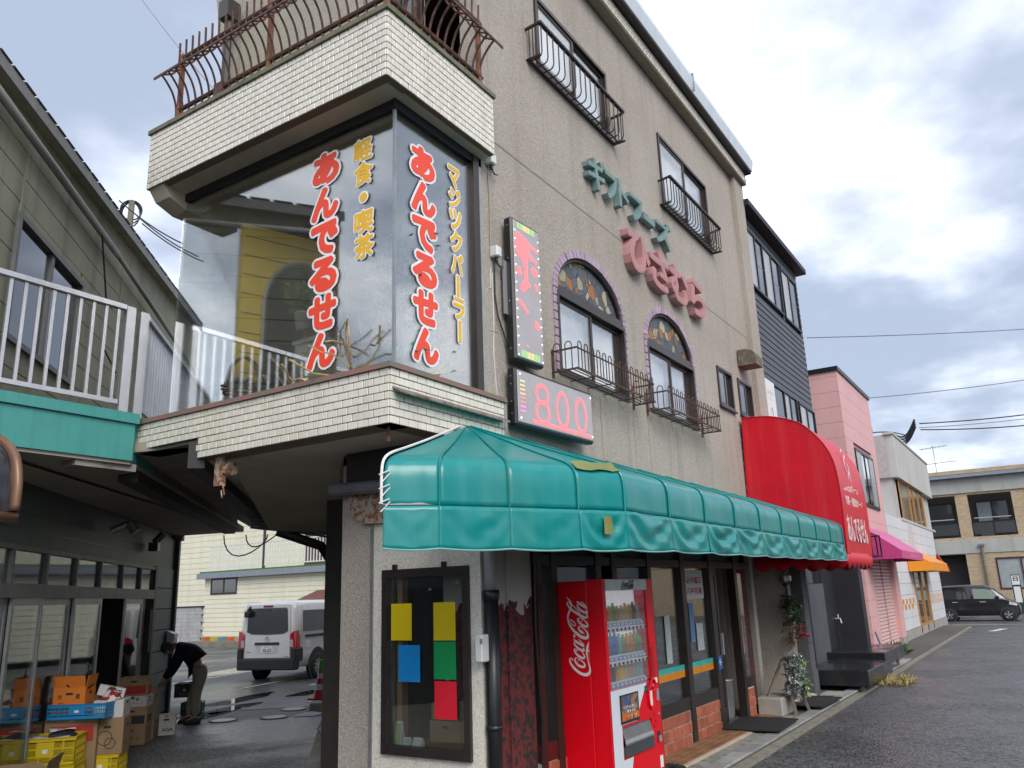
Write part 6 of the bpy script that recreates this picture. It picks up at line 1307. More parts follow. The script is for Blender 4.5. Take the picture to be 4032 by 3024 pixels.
for zz, d_ in ((1.75,Vector((.3,.8,0))),(.7,Vector((.2,1.2,0)))):
    m_.tube([-d_+Vector((0,0,zz)), d_+Vector((0,0,zz))], .018, 4)
    for q in range(7): c_ = -d_+d_*2*q/6+Vector((0,0,zz)); m_.tube([c_+Vector((.35,-.1,0)), c_-Vector((.35,-.1,0))], .01, 4)
m_.build('aerial', ALU_G, T)
# street furniture at the junction
T = thing('address_post', 'dark green address post with white plates near the apartment block', 'post', (49.5,-2.55,0)); bx('pillar', -.06, .06, -.22, .22, 0, 2.1, mat('dark_green_paint', (.01,.05,.035), .5), T); bx('plate', -.066, -.06, -.19, .19, 1.55, 2.05, PAPER, T); letter('print', '日', (-.12,.12,1.75,2.0), lambda u, v, d: (-.067-d, -u, v), INK, T, .03, .002); bx('plate', -.066, -.06, -.16, .16, .6, 1.45, PAPER, T)
T = thing('yellow_barrier', 'yellow tubular hoop barrier beside the junction', 'barrier', (47.5,-4.0,0)); m_ = MB(); m_.tube([(0,0,0),(0,0,1.1),(0,-.08,1.22),(0,-.2,1.25),(0,-1.4,1.25),(0,-1.52,1.22),(0,-1.6,1.1),(0,-1.6,0)], .05, 8); m_.build('hoop', mat('yellow_paint', (.75,.42,.01), .45), T, True)
# ================================================================ OVERHEAD WIRES
def wire(label, a, b, sag, r_=.012, n=14, m=BLACKP):
    a = Vector(a); b = Vector(b); pts = [a.lerp(b, i/n) - Vector((0,0,sag*4*(i/n)*(1-i/n))) for i in range(n+1)]
    return tag(MB().tube(pts, r_, 5).build('overhead_wire', m), label, 'wire', 'overhead wires')
GW = mat('grey_wire', (.2,.21,.22), .6)
def far(px, py, dist): d = ray(px, py).normalized(); return CAM + d*dist
wire('highest grey wire running right from the charcoal building', far(3178,1330,24), far(4150,1288,36), .05, .016, 14, GW); wire('grey wire running right from the pink building roof corner', far(3414,1568,36), far(4150,1478,46), .08, .02, 14, GW)
wire('upper black wire meeting the cable cluster at the white building', far(3620,1668,46), far(4150,1618,50), .08, .03); wire('middle grey wire of the bundle at the white building', far(3620,1684,46), far(4150,1634,50), .08, .02, 14, GW); wire('lower black wire of the bundle at the white building', far(3625,1692,46), far(4150,1664,50), .1, .03)
wire('thin wire at the top left behind the balcony railing', far(545,-20,22), far(900,420,14), .05, .008, 14, GW); wire('black service wire to the cable cluster over the white roof', far(3430,1705,38), far(3570,1715,44), -.1, .03)
T = thing('cable_cluster', 'cluster of looped black service cables hanging by the white building', 'cables', far(3560,1700,45)); rng2 = random.Random(3)
for k in range(4):
    m_ = MB(); m_.tube([Vector((0,.25-.5*i/8,0))*(2.2) + Vector((0,0,-.5*math.sin(math.pi*i/8)-.12*k+.55*(i/8))) for i in range(9)], .05, 5); m_.build('cable_loop', BLACKP, T)
# utility pole gear behind the left roof
T = thing('pole_cable_coil', 'coiled cables on a pole beyond the left roof edge', 'cables', far(515,845,30)); T.scale = (.8,.8,.8)
for k in range(3): m_ = MB(); m_.tube([Vector((0.25*math.cos(t*.4)*(1+.15*k), .25*math.cos(t*.4)*(-1), .55*math.sin(t*.4)*(1-.1*k)+.1*k)) for t in range(17)], .03, 5); m_.build('coil', BLACKP, T)
m_ = MB(); m_.tube([(0,0,-9),(0,0,.6)], .12, 8); m_.build('pole', CONC_D, T)
for i, (a, b) in enumerate(((far(540,850,26), far(780,1010,24)), (far(560,880,26), far(800,1030,24)), (far(470,790,26), far(720,960,24)))): wire(['upper of the wires between the left roof and the bay glass','lower of the wires between the left roof and the bay glass','middle wire between the left roof and the bay glass'][i], a, b, .1, .02)
# ================================================================ BACK BUILDING beyond the parking lot
H_ = thing('cream_back_building', 'cream sided two storey building behind the parking lot', 'building', (22,0,0))
CRM = mat('cream_siding', (.80,.76,.58), .65, var=.05, scale=1, streak=((.52,.49,.36), .3, 3))
bx('core', .05, 8.0, 10.0, 31.8, .2, 3.3, CRM, H_)
z = .25
while z < 3.3: 
    bx('siding_board', .0, .05, 10.0, 31.8, z, z+.205, CRM, H_); z += .22
bx('upper_core', 2.45, 8, 10.0, 48.0, 1.9, 9, CRM, H_); z = 1.9
while z < 8: bx('siding_board', 2.4, 2.45, 10.0, 48.0, z, z+.28, CRM, H_); z += .295
bx('roof_edge', -.3, 2.6, 10.0, 32.1, 3.25, 3.52, mat('blue_grey_eave', (0,0,0)), H_); bx('green_roofing', -.2, 2.4, 10.0, 32.0, 3.52, 3.60, mat('green_roofing', (.07,.16,.05), .7), H_)
f = MB(); f.box(-.03,.04,29.3,31.3,2.46,2.54); f.box(-.03,.04,29.3,31.3,3.16,3.24)
for y in (29.3,30.26,31.22): f.box(-.029,.04,y,y+.08,2.54,3.16)
fw_ = f.build('window', BRONZE, H_); bx('glazing', -.012, .0, 29.35, 31.25, 2.54, 3.16, GLASS_DK, fw_)
r_ = MB(); r_.bar((0,10,4.85),(0,31.6,4.85),.06); r_.bar((0,10,3.75),(0,31.6,3.75),.05); r_.build('balcony_rail', WHITEP, H_)
bm = MB().box(-.018,.018,-.018,.018,3.75,4.83).mesh(); bm.materials.append(WHITEP)
for i in range(110): o = link('baluster', bm, None, H_); o.location = (0, 10.2+i*.195, 0)
m_ = MB(); m_.box(-.05,.05,27.4,27.5,3.6,9.0); m_.build('drain_pipe', mat('brown_pvc', (0,0,0)), H_); dr2 = bx('balcony_door', 2.36, 2.41, 25.4, 27.2, 3.6, 5.6, mat('dark_brown_door', (.09,.05,.04), .5), H_)
bx('base_planter', -.9, .0, 22, 31.6, 0, .28, CONC_D, H_)
for i, c in enumerate([(.5,.1,.02),(.4,.35,.05),(.1,.2,.3),(.5,.1,.02),(.35,.3,.2)]): bx('planter_clutter', -.6, -.3, 30.6-i*.6, 30.95-i*.6, .28, .46, mat('clutter%d' % i, c, .6), H_)
bw_ = thing('block_wall', 'grey stained concrete block wall left of the cream building', 'wall', (22,31.4,0)); CBW = mat('stained_block', (.42,.41,.40), .9, rnd=.08, streak=((.18,.18,.18), .6, 2))
cbm = MB().cbox(-.06,.08,-.195,.195,-.093,.093,.008).mesh(); cbm.materials.append(CBW)
bx('core', .02, .12, .3, 14, 0, 1.85, GROUT, bw_)
for r_ in range(10):
    for i in range(20): o = link('block', cbm, None, bw_); o.location = (0, .5+i*.4+(r_%2)*.2, .1+r_*.19)
bx('cap_strip', -.1, .15, .3, 14, 1.88, 1.94, BLACKM, bw_)
T = thing('dark_roof_porch', 'small red brown roof edge beside the cream building', 'porch', (21.5,19.2,2.1)); m_ = MB(); m_.prism([(0,0,0),(-1.2,0,-.2),(-1.2,0,-.05),(0,0,.35)], (0,4,0)); m_.build('roof', mat('red_brown_roof', (.14,.05,.035), .6), T)
T = thing('leaning_board', 'dark board leaning on the cream wall behind the van', 'board', (21.5,26.3,0)); m_ = MB(); m_.prism([(0,0,0),(.35,0,1.3),(.35,.7,1.3),(0,.7,0)], (.05,0,0)); m_.build('board', mat('charcoal_board', (.06,.06,.065), .6), T)
# ================================================================ VEHICLES ; local x = forward, y = left
TYRE = mat('tyre_rubber', (.015,.015,.016), .8); RIM = mat('alloy_rim', (.52,.53,.55), .3, .8, var=.05)
def wheel(parent, x, y, r_, wdt, spokes, style, side):
    w_ = bpy.data.objects.new('wheel', None); COL.objects.link(w_); w_.parent = parent; w_.location = (x, y, r_); w_.empty_display_size = .1
    o = MB().lathe([(r_*.62,-wdt/2),(r_*.92,-wdt/2),(r_,-wdt*.32),(r_,wdt*.32),(r_*.92,wdt/2),(r_*.62,wdt/2),(r_*.62,-wdt/2)], 28, axis='y').build('tyre', TYRE, w_, True)
    m_ = MB(); yo = side*(wdt/2-.015); m_.lathe([(r_*.66,yo-.005),(r_*.60,yo+side*.004),(r_*.57,yo-side*.02)], 28, axis='y'); m_.lathe([(r_*.16,yo-side*.02),(r_*.15,yo+side*.006),(.001,yo+side*.008)], 14, axis='y')
    for k in range(spokes):
        a = 2*math.pi*k/spokes; tw = .35 if style == 'swirl' else 0; wd = .20 if style == 'swirl' else .12
        p = [(r_*.13*math.cos(a-wd*1.6), r_*.13*math.sin(a-wd*1.6)), (r_*.13*math.cos(a+wd*1.6), r_*.13*math.sin(a+wd*1.6)), (r_*.61*math.cos(a+tw+wd), r_*.61*math.sin(a+tw+wd)), (r_*.61*math.cos(a+tw-wd), r_*.61*math.sin(a+tw-wd))]
        m_.prism([(q[0], yo, q[1]) for q in p], (0,-side*.02,0))
    m_.build('rim', RIM, w_); MB().lathe([(r_*.6,yo-side*.05),(.001,yo-side*.05)], 20, axis='y').build('brake_disc', INK, w_)
def loft(stations, n=9):
    """stations: (x, half width, z bottom, z belt, roof half width, z roof)"""
    rows = []
    for x, hw, zb, zl, rw, zr in stations:
        half = [(hw*.90, zb), (hw*.985, zb+.05), (hw, zb+(zl-zb)*.45), (hw*.985, zl), (hw*.96+rw*.04, zl+.02), (rw+.035 if zr > zl+.1 else rw, max(zl+.02, zr-.10)), (rw-.03, zr-.02), (rw*.6, zr), (0, zr+.012)]
        rows.append([(x, -a, z) for a, z in half] + [(x, a, z) for a, z in half[::-1][1:]])
    m_ = MB(); m_.sheet(rows); k = len(rows[0]); m_.f.append(tuple(range(k))); e = (len(rows)-1)*k; m_.f.append(tuple(e+i for i in range(k))[::-1])
    return m_
def archcut(body, parent_things): pass
# ---- white van, seen from behind
van_rz = R(16)
VN = thing('white_van', 'white cargo van parked in the lot behind the lane, rear towards us', 'van', (0,0,0), van_rz)
fwd = Vector((math.cos(van_rz), math.sin(van_rz), 0)); lft = Vector((-fwd.y, fwd.x, 0)); VN.location = Vector((11.0,12.33,0)) + lft*.74
VWT = mat('white_car_paint', (.68,.68,.67), .25, var=.02, coat=.5)
st = [(-1.02,.74,.42,1.05,.70,1.25),(-1.00,.80,.38,1.10,.72,1.88),(-.93,.835,.36,1.12,.745,1.96),(-.5,.845,.34,1.12,.755,1.985),(.8,.847,.32,1.12,.76,1.99),(2.2,.845,.32,1.12,.76,1.985),(2.9,.835,.32,1.10,.72,1.90),(3.35,.82,.32,1.06,.62,1.40),(3.62,.78,.34,1.0,.55,1.08),(3.70,.62,.45,.8,.5,.85)]
b_ = loft(st).build('body', VWT, VN, True, ); 
BCH = mat('black_bumper', (.018,.018,.019), .55)
bp2 = MB(); bp2.cbox(-1.12,-.86,-.845,.845,.30,.58,.03); bp2.cbox(-1.10,-.72,-.862,-.70,.50,.84,.03); bp2.cbox(-1.10,-.72,.70,.862,.50,.84,.03); bp2.build('rear_bumper', BCH, VN)
def rq(name, y0, y1, z0, z1, m_, th=.012, x=-1.03, slope=0, parent=None):   # panel on the rear face
    q = MB(); q.prism([(x+slope*(z0-1.0)*.0, y0, z0), (x, y1, z0), (x+.02*0, y1*.97, z1), (x, y0*.97, z1)], (-th,0,0)); return q.build(name, m_, parent or VN)
tg = rq('tailgate', -.66, .66, .60, 1.90, VWT, .022)
rw_ = MB(); o_ = [(-.60,1.24),(-.45,1.18),(0,1.165),(.45,1.18),(.60,1.24),(.57,1.78),(.53,1.82),(-.53,1.82),(-.57,1.78)]; rw_.prism([(-1.053,y,z) for y, z in o_], (-.012,0,0)); rw_.build('rear_window', GLASS_DK, tg)
rq('garnish', -.36, .36, .915, .975, INK, .02, -1.052, 0, tg); rq('number_plate_recess', -.33, .33, .70, .915, mat('van_shadow_white', (.56,.56,.55), .3), .003, -1.0525, 0, tg)
pl = rq('number_plate', -.17, .17, .72, .885, PAPER, .008, -1.056, 0, tg); letter('plate_number', '40-83', (-.12,.14,.735,.82), lambda u, v, d: (-1.0645-d, -u, v), INK, pl, .01, .001); scribble('plate_region', (-.08,.08,.84,.875), lambda u, v, d: (-1.0645-d, -u, v), INK, pl, 5, 7)
em = MB(); em.tube([(-1.06,.05*math.cos(t*.35),1.055+.05*math.sin(t*.35)) for t in range(19)], .009, 5); em.box(-1.066,-1.056,-.075,.075,1.045,1.066); em.build('emblem', ALU, tg)
bx('badge', -1.058, -1.052, .46, .62, .735, .75, ALU_G, tg); bx('badge', -1.058, -1.052, -.62, -.50, .625, .64, ALU_G, tg)
rq('high_brake_light', -.14, .14, 1.845, 1.885, mat('dark_red_lens', (.16,.01,.012), .25), .02, -1.05, 0, tg)
mr2 = MB(); mr2.bar((-1.04,.53,1.86),(-1.14,.56,1.76),.04,.05); mr2.cbox(-1.22,-1.10,.46,.62,1.60,1.76,.03); mr2.tube([(-1.065,.3,1.80),(-1.07,-.1,1.76)], .01, 5); mr2.build('rear_mirror', BCH, tg)
TLR = mat('tail_lens_red', (.42,.008,.015), .15, coat=.6, var=.05); TLW = mat('tail_lens_clear', (.45,.43,.42), .1, coat=.6)
for s_ in (-1,1):
    l_ = MB(); l_.prism([(-1.045,s_*.66,.80),(-1.045,s_*.845,.80),(-1.03,s_*.842,1.25),(-1.03,s_*.76,1.24),(-1.045,s_*.67,1.16)], (-.02,0,0)); l_.prism([(-1.05,s_*.8485,.80),(-.88,s_*.8485,.80),(-.90,s_*.8465,1.10),(-.96,s_*.846,1.25),(-1.04,s_*.846,1.25)], (0,s_*.008,0)); tl = l_.build('tail_light', TLR, VN); bx('reverse_lens', -1.072, -1.064, min(s_*.67,s_*.76), max(s_*.67,s_*.76), .86, 1.03, TLW, tl)
    for (x0, x1) in ((-.72,.62),(.75,2.05)):
        q = MB(); yy = s_*.83; q.prism([(x0,s_*.836,1.22),(x1,s_*.836,1.22),(x1,s_*.805,1.74),(x0+.02,s_*.805,1.74)], (0,s_*.012,0)); q.build('side_window', GLASS_DK, VN)
    q = MB(); q.box(-.62,1.9,s_*.848-.006,s_*.848+.008,1.07,1.125); q.build('slide_rail', BCH, VN)
    q = MB(); q.lathe([(.44,s_*.846-.002),(.44,s_*.85),(.395,s_*.852),(.385,s_*.80)], 24, (.0,0,.36), 'y'); q.build('wheel_arch', INK, VN); MB().lathe([(.395,s_*.852),(.001,s_*.852)], 24, (0,0,.36), 'y').build('arch_well', INK, VN)
    wheel(VN, 0, s_*.79, .33, .19, 9, 'plain', s_); wheel(VN, 2.55, s_*.79, .33, .19, 9, 'plain', s_)
bx('fuel_flap', -.62, -.36, -.8535, -.848, .80, .98, VWT, VN, .002); bx('door_seam', -.83, -.825, -.8505, -.845, .6, 1.85, mat('seam_grey', (.2,.2,.2), .6), VN)
# ---- black kei wagon at the junction, nose pointing right
CR_ = thing('black_car', 'black small wagon parked across the end of the street', 'car', (41.22,-1.11,0), R(-90))
CB = mat('black_car_paint', (.012,.012,.015), .12, var=.05, coat=.8)
st = [(-1.72,.52,.36,.86,.50,.95),(-1.69,.66,.26,.93,.58,1.35),(-1.62,.72,.22,.96,.60,1.58),(-1.3,.735,.20,.965,.61,1.65),(-.4,.738,.19,.965,.615,1.675),(.35,.738,.19,.96,.60,1.64),(.72,.735,.19,.955,.58,1.50),(1.12,.73,.20,.94,.62,1.16),(1.22,.72,.20,.93,.64,1.03),(1.55,.69,.22,.80,.58,.88),(1.68,.60,.26,.66,.5,.72),(1.72,.46,.32,.55,.4,.6)]
loft(st).build('body', CB, CR_, True)
for s_ in (-1,1):
    for pts in ([(-1.42,1.02),(-.62,1.02),(-.62,1.47),(-1.30,1.47)], [(-.55,1.02),(-.20,1.02),(-.20,1.48),(-.55,1.48)], [(-.12,1.02),(.98,1.00),(.62,1.40),(.40,1.46),(-.12,1.48)]):
        q = MB(); q.prism([(x, s_*(.735-(z-.98)*.17), z) for x, z in pts], (0,s_*.012,0)); q.build('side_window', GLASS_DK if pts[0][0] < -.15 else mat('reflecting_glass', (.22,.28,.22), .12, spec=.8), CR_)
    for x in (-1.05,.12): bx('door_handle', x, x+.24, min(s_*.745,s_*.77), max(s_*.745,s_*.77), .86, .895, ALU, CR_)
    q = MB(); q.cbox(.78,.95,s_*.74-.02*s_ if s_ > 0 else s_*.88,s_*.88 if s_ > 0 else s_*.74,.98,1.14,.03); q.build('wing_mirror', CB, CR_)
    q = MB(); q.prism([(1.30,s_*.70,.74),(1.62,s_*.645,.68),(1.60,s_*.645,.78),(1.32,s_*.70,.87)], (0,s_*.03,0)); q.build('headlight', mat('headlight_glass', (.62,.64,.66), .1, .3), CR_)
    for x in (-1.24,1.22): MB().lathe([(.35,s_*.744),(.30,s_*.746),(.001,s_*.746)], 22, (x,0,.28), 'y').build('arch_well', INK, CR_); wheel(CR_, x, s_*.705, .28, .15, 5, 'swirl', s_)
    q = MB(); q.box(-.9,.85,s_*.735-.01,s_*.735+.012,.20,.235); q.build('sill_trim', ALU_G, CR_)
q = MB(); q.prism([(1.10,-.60,1.0),(1.10,.60,1.0),(.74,.54,1.45),(.74,-.54,1.45)], (.03,0,.03)); q.build('windscreen', GLASS_DK, CR_)
# ================================================================ MAN BENDING OVER
def skin(name, joints, edges, m_, parent, sub=2, root=0):
    me = bpy.data.meshes.new(name); me.from_pydata([j[0] for j in joints], edges, []); o = bpy.data.objects.new(name, me); COL.objects.link(o)
    o.modifiers.new('s', 'SKIN'); sv = me.skin_vertices
    if not sv: me.skin_vertices.new() if hasattr(me.skin_vertices, 'new') else None
    d_ = me.skin_vertices[0].data
    for i, j in enumerate(joints):
        r_ = j[1]; d_[i].radius = (r_, r_) if not isinstance(r_, tuple) else r_; d_[i].use_root = (i == root)
    s_ = o.modifiers.new('b', 'SUBSURF'); s_.levels = sub; s_.render_levels = sub
    dg = bpy.context.evaluated_depsgraph_get(); dg.update(); em_ = bpy.data.meshes.new_from_object(o.evaluated_get(dg)); bpy.data.objects.remove(o)
    for p in em_.polygons: p.use_smooth = True
    em_.materials.clear(); return link(name, em_, m_, parent)
PS = thing('person', 'man in dark navy sweater and beige trousers bending over by the corner post', 'person', (4.54,8.42,0), R(140)); PS.scale = (.94,.94,.94)
SKN = mat('skin', (.42,.26,.19), .6, var=.05)
J = [((-.06,0,.92),.09),((.00,0,1.06),.10),((.12,0,1.22),.12),((.27,0,1.33),.13),((.40,0,1.37),.055),((.46,0,1.36),.07),((.52,0,1.33),.08),
     ((.27,.17,1.30),.07),((.42,.22,.96),.05),((.55,.20,.76),.037),((.60,.19,.70),.03),((.27,-.17,1.30),.07),((.40,-.23,.96),.05),((.52,-.22,.75),.037),((.57,-.21,.69),.03),
     ((-.05,.09,.84),.065),((.0,.10,.48),.06),((-.02,.11,.09),.045),((.13,.12,.035),.04),((-.05,-.09,.84),.065),((.06,-.10,.48),.06),((.10,-.12,.09),.045),((.25,-.13,.035),.04)]
Eg = [(0,1),(1,2),(2,3),(3,4),(4,5),(5,6),(3,7),(7,8),(8,9),(9,10),(3,11),(11,12),(12,13),(13,14),(0,15),(15,16),(16,17),(17,18),(0,19),(19,20),(20,21),(21,22)]
# fingers
for b0, (hx, hy, hz) in ((10,(.60,.19,.70)),(14,(.57,-.21,.69))):
    for k in range(4):
        i0 = len(J); J += [((hx+.03, hy+(-.03+.02*k), hz-.035),.0095), ((hx+.045, hy+(-.03+.021*k), hz-.075),.0085), ((hx+.04, hy+(-.03+.021*k), hz-.105+.005*abs(k-1)),.007)]; Eg += [(b0,i0),(i0,i0+1),(i0+1,i0+2)]
    i0 = len(J); J += [((hx-.005, hy-.04, hz-.03),.011), ((hx+.01, hy-.045, hz-.065),.009)]; Eg += [(b0,i0),(i0,i0+1)]
bd = skin('body', J, Eg, SKN, PS)
m_ = MB(); 
hd = MB().lathe([(.001,-.115),(.05,-.105),(.075,-.06),(.085,.0),(.082,.05),(.06,.10),(.03,.118),(.001,.122)], 14).mesh(True); hd.materials.append(SKN)
HT = Matrix.Translation((.53,0,1.31)) @ Matrix.Rotation(R(62), 4, 'Y') @ Matrix.Scale(1.12, 4, (1,0,0))
h_ = link('head', hd, None, PS); h_.matrix_local = HT
nose = MB(); nose.prism([(.085,-.014,.012),(.085,.014,.012),(.115,0,-.03),(.085,0,.045)], (0,0.001,-.01)); n2 = nose.build('nose', SKN, h_)
for s_ in (-1,1):
    MB().lathe([(.001,-.006),(.011,0),(.001,.006)], 8, (.082,s_*.032,.022), 'x').build('eye', INK, h_); MB().lathe([(.001,-.01),(.024,-.004),(.026,.004),(.001,.01)], 8, (-.005,s_*.083,.0), 'y').build('ear', SKN, h_)
bx('mouth', .078, .086, -.022, .022, -.052, -.046, mat('lip', (.28,.12,.10), .6), h_)
hr = MB().lathe([(.095,-.01),(.094,.05),(.072,.108),(.035,.128),(.001,.132)], 14, (-.012,0,.0)).build('hair', mat('dark_grey_hair', (.045,.043,.042), .7, bump=.4), h_, True); hb = MB(); hb.sheet([[(-.012+.096*math.cos(a), .096*math.sin(a), z) for a in [math.pi*(.42+1.16*i/10) for i in range(11)]] for z in (-.07,-.02,.04)]); hb.build('hair', mat('dark_grey_hair', (0,0,0)), h_, True)
NAVY = mat('navy_knit', (.006,.008,.018), .9, bump=.3, bscale=180)
skin('sweater', [((-.075,0,.93),.19),((.00,0,1.08),.195),((.12,0,1.22),.205),((.26,0,1.33),.175),((.38,0,1.36),.085),((.27,.20,1.29),.105),((.40,.245,1.0),.082),((.53,.205,.80),.06),((.27,-.20,1.29),.105),((.38,-.255,1.0),.082),((.50,-.225,.79),.06),((.07,0,.95),.12)],
     [(0,1),(1,2),(2,3),(3,4),(3,5),(5,6),(6,7),(3,8),(8,9),(9,10),(0,11)], NAVY, PS)
BEI = mat('beige_trousers', (.35,.31,.25), .9, bump=.2, bscale=40)
skin('trousers', [((-.05,0,1.03),.17),((-.07,0,.88),.19),((-.06,.10,.76),.125),((-.01,.11,.48),.102),((-.03,.115,.12),.088),((-.06,-.10,.76),.125),((.05,-.11,.48),.102),((.09,-.125,.12),.088)], [(0,1),(1,2),(2,3),(3,4),(1,5),(5,6),(6,7)], BEI, PS)
for s_, x in ((1,-.03),(-1,.09)):
    sh = MB(); sh.cbox(x-.10,x+.20,s_*.12-.05,s_*.12+.05,.0,.03,.012); sh.prism([(x-.10,s_*.12-.045,.03),(x-.10,s_*.12-.045,.10),(x+.02,s_*.12-.045,.10),(x+.12,s_*.12-.045,.065),(x+.19,s_*.12-.045,.04),(x+.19,s_*.12-.045,.03)], (0,.09,0)); sh.build('shoe', mat('black_shoe', (.012,.012,.013), .6), PS, bevel=.012)
# ================================================================ SMALL THINGS
def leafmesh(m, c, d, l, wd, up=Vector((0,0,1))):
    c = Vector(c); d = Vector(d).normalized(); s_ = d.cross(up); s_ = (s_.normalized() if s_.length > .01 else Vector((1,0,0)))*wd/2; n_ = s_.cross(d).normalized()*l*.12
    m.add([c, c+d*l*.4+s_+n_, c+d*l*.8+s_*.55+n_*.4, c+d*l, c+d*l*.8-s_*.55+n_*.4, c+d*l*.4-s_+n_, c+d*l*.45], [(0,6,1),(1,6,2),(2,6,3),(3,6,4),(4,6,5),(5,6,0)])
def rdir(r, zmin=-1): 
    while True:
        v = Vector((r.uniform(-1,1), r.uniform(-1,1), r.uniform(zmin,1)))
        if .1 < v.length < 1: return v.normalized()
def plant(name, label, loc, n, h, sp, leaf_l, leaf_w, m_, pot=None, cat='plant', seed=1, stem=LEAFD):
    o = thing(name, label, cat, loc); r = random.Random(seed); q = MB(); st_ = MB(); z0 = .16 if pot else 0
    for k in range(n):
        d_ = rdir(r, .1); p1 = Vector((d_.x*sp, d_.y*sp, z0+h*r.uniform(.4,1))); st_.tube([(0,0,z0*.8), Vector((p1.x*.4,p1.y*.4,z0+(p1.z-z0)*.6)), p1], .005, 4)
        for j in range(4): leafmesh(q, Vector((0,0,z0)).lerp(p1, r.uniform(.5,1)), rdir(r, -.5)+d_*.4, leaf_l*r.uniform(.6,1.2), leaf_w*r.uniform(.6,1.2))
    q.build('foliage', m_, o); st_.build('stem', stem, o)
    if pot: MB().lathe([(.001,0),(.07,0),(.095,.16),(.10,.16),(.10,.175),(.085,.175),(.07,.14),(.001,.14)], 14).build('pot', pot, o, True)
    return o
BZ = LZ1+.0
FZ = LZ1-.02
# bay window display
WH = mat('white_petal', (.85,.82,.68), .6)
def basket(label, loc, m_body, m_fl, s_=1.0, seed=3):
    o = thing('flower_basket', label, 'flower basket', loc); r = random.Random(seed); tw = mat('dark_willow', (.06,.045,.035), .8); q = MB()
    for k in range(7):
        a0 = r.random()*6; q.tube([(.17*s_*(1+.08*math.sin(a*3+k))*math.cos(a), .13*s_*math.sin(a), .02+.025*k*s_+.01*math.sin(a*5+a0)) for a in [i*2*math.pi/18 for i in range(19)]], .011*s_, 4)
    for k in range(2): q.tube([(.17*s_*math.cos(a), .02*(k*2-1)+.01*math.sin(a*6+k), .12*s_+.30*s_*math.sin(a)) for a in [i*math.pi/12 for i in range(13)]], .010*s_, 5)
    q.build('wicker', tw, o); f_ = MB(); g_ = MB()
    for k in range(9):
        c_ = Vector((r.uniform(-.13,.13)*s_, r.uniform(-.12,.05)*s_, r.uniform(.16,.26)*s_))
        for j in range(9): leafmesh(f_, c_, rdir(r, -.1), .05*s_, .05*s_)
        for j in range(5): leafmesh(g_, c_-Vector((0,0,.04)), rdir(r, -.3), .08*s_, .035*s_)
    f_.build('blossoms', m_fl, o); g_.build('leaves', LEAFD, o)
basket('willow basket of cream roses low behind the lane-side pane', (.36,2.28,FZ+.05), None, WH, 1.35)
plant('dried_shrub', 'small dry shrub at the far end behind the glass', (.34,3.0,FZ), 26, .26, .14, .05, .008, DRY, None, 'plant', 4, DRY)
st_ = thing('display_stand', 'pale grey display stand behind the arched opening', 'stand', (.72,1.56,FZ)); bx('top', -.22, .22, -.2, .2, .68, .72, mat('pale_grey_paint', (.40,.43,.42), .6), st_); bx('cabinet', -.2, .2, -.18, .18, 0, .68, mat('pale_grey_paint', (0,0,0)), st_)
cs2 = thing('lidded_case', 'dark studded case on the display stand', 'case', (.70,1.52,FZ+.72)); m_ = MB(); m_.prism([(-.17,-.15,0),(.17,-.15,0),(.17,-.15,.08),(.12,-.15,.14),(-.12,-.15,.14),(-.17,-.15,.08)], (0,.28,0)); m_.build('case', mat('dark_red_case', (.09,.03,.03), .5), cs2)
plant('potted_plant', 'leafy green plant in a wrapped pot on the display stand', (.55,1.66,FZ+.84), 22, .28, .24, .17, .05, mat('bright_leaf', (.16,.26,.08), .5, var=.3, scale=20), WHITEP, 'plant', 7)
for i, (x, y, lb, hh) in enumerate(((.34,1.45,'tangle of dried yellow stems behind the lane-side pane',.42),(.36,1.12,'pale dried branches between the red letters',.50),(.34,.62,'dried twigs near the glass corner',.55))):
    o = thing('dried_arrangement', lb, 'dried flowers', (x,y,FZ)); r = random.Random(20+i); q = MB()
    for k in range(16):
        p = Vector((0,0,.02)); pts = [p]; d_ = rdir(r, .3)
        for j in range(6): d_ = (d_+rdir(r)*.5).normalized(); p = p+d_*hh*.22; p.z = max(p.z,.02); pts.append(Vector(p))
        q.tube(pts, .009, 4)
    q.build('stems', DRY, o); q = MB()
    for k in range(40): leafmesh(q, Vector((r.uniform(-.15,.15), r.uniform(-.15,.15), r.uniform(.05,hh))), rdir(r), .08, .022)
    q.build('dry_leaves', mat('straw', (.45,.36,.15), .8, var=.3, scale=20), o)
plant('leafy_plant', 'pale green climbing plant by the glass corner', (.55,.40,FZ+.2), 34, 1.45, .32, .15, .06, mat('pale_leaf', (.20,.30,.16), .6, var=.3, scale=20), None, 'plant', 12); plant('leafy_plant', 'turquoise tinted artificial plant low by the glass corner', (.42,.30,FZ), 24, .35, .25, .13, .05, mat('turquoise_leaf', (.10,.36,.28), .6, var=.2, scale=20), None, 'plant', 13)
plant('leafy_plant', 'yellow flowering spray by the right jamb inside the bay', (1.02,.34,FZ), 22, .5, .25, .10, .05, mat('yellow_petal', (.45,.40,.10), .6, var=.3, scale=20), None, 'plant', 14); plant('leafy_plant', 'tall dark foliage beside the right jamb inside the bay', (1.15,.45,FZ), 40, 1.6, .16, .12, .04, LEAFD, None, 'plant', 15)
mk_ = thing('carved_mask', 'dark carved bird ornament behind the red letters', 'ornament', (.55,.98,FZ+.55)); MB().lathe([(.001,-.16),(.05,-.12),(.09,0),(.07,.1),(.001,.15)], 12).build('carving', mat('dark_carving', (.06,.045,.035), .7, bump=.5), mk_, True); bx('stand_rod', -.012, .012, -.012, .012, -.55, -.1, BLACKM, mk_)
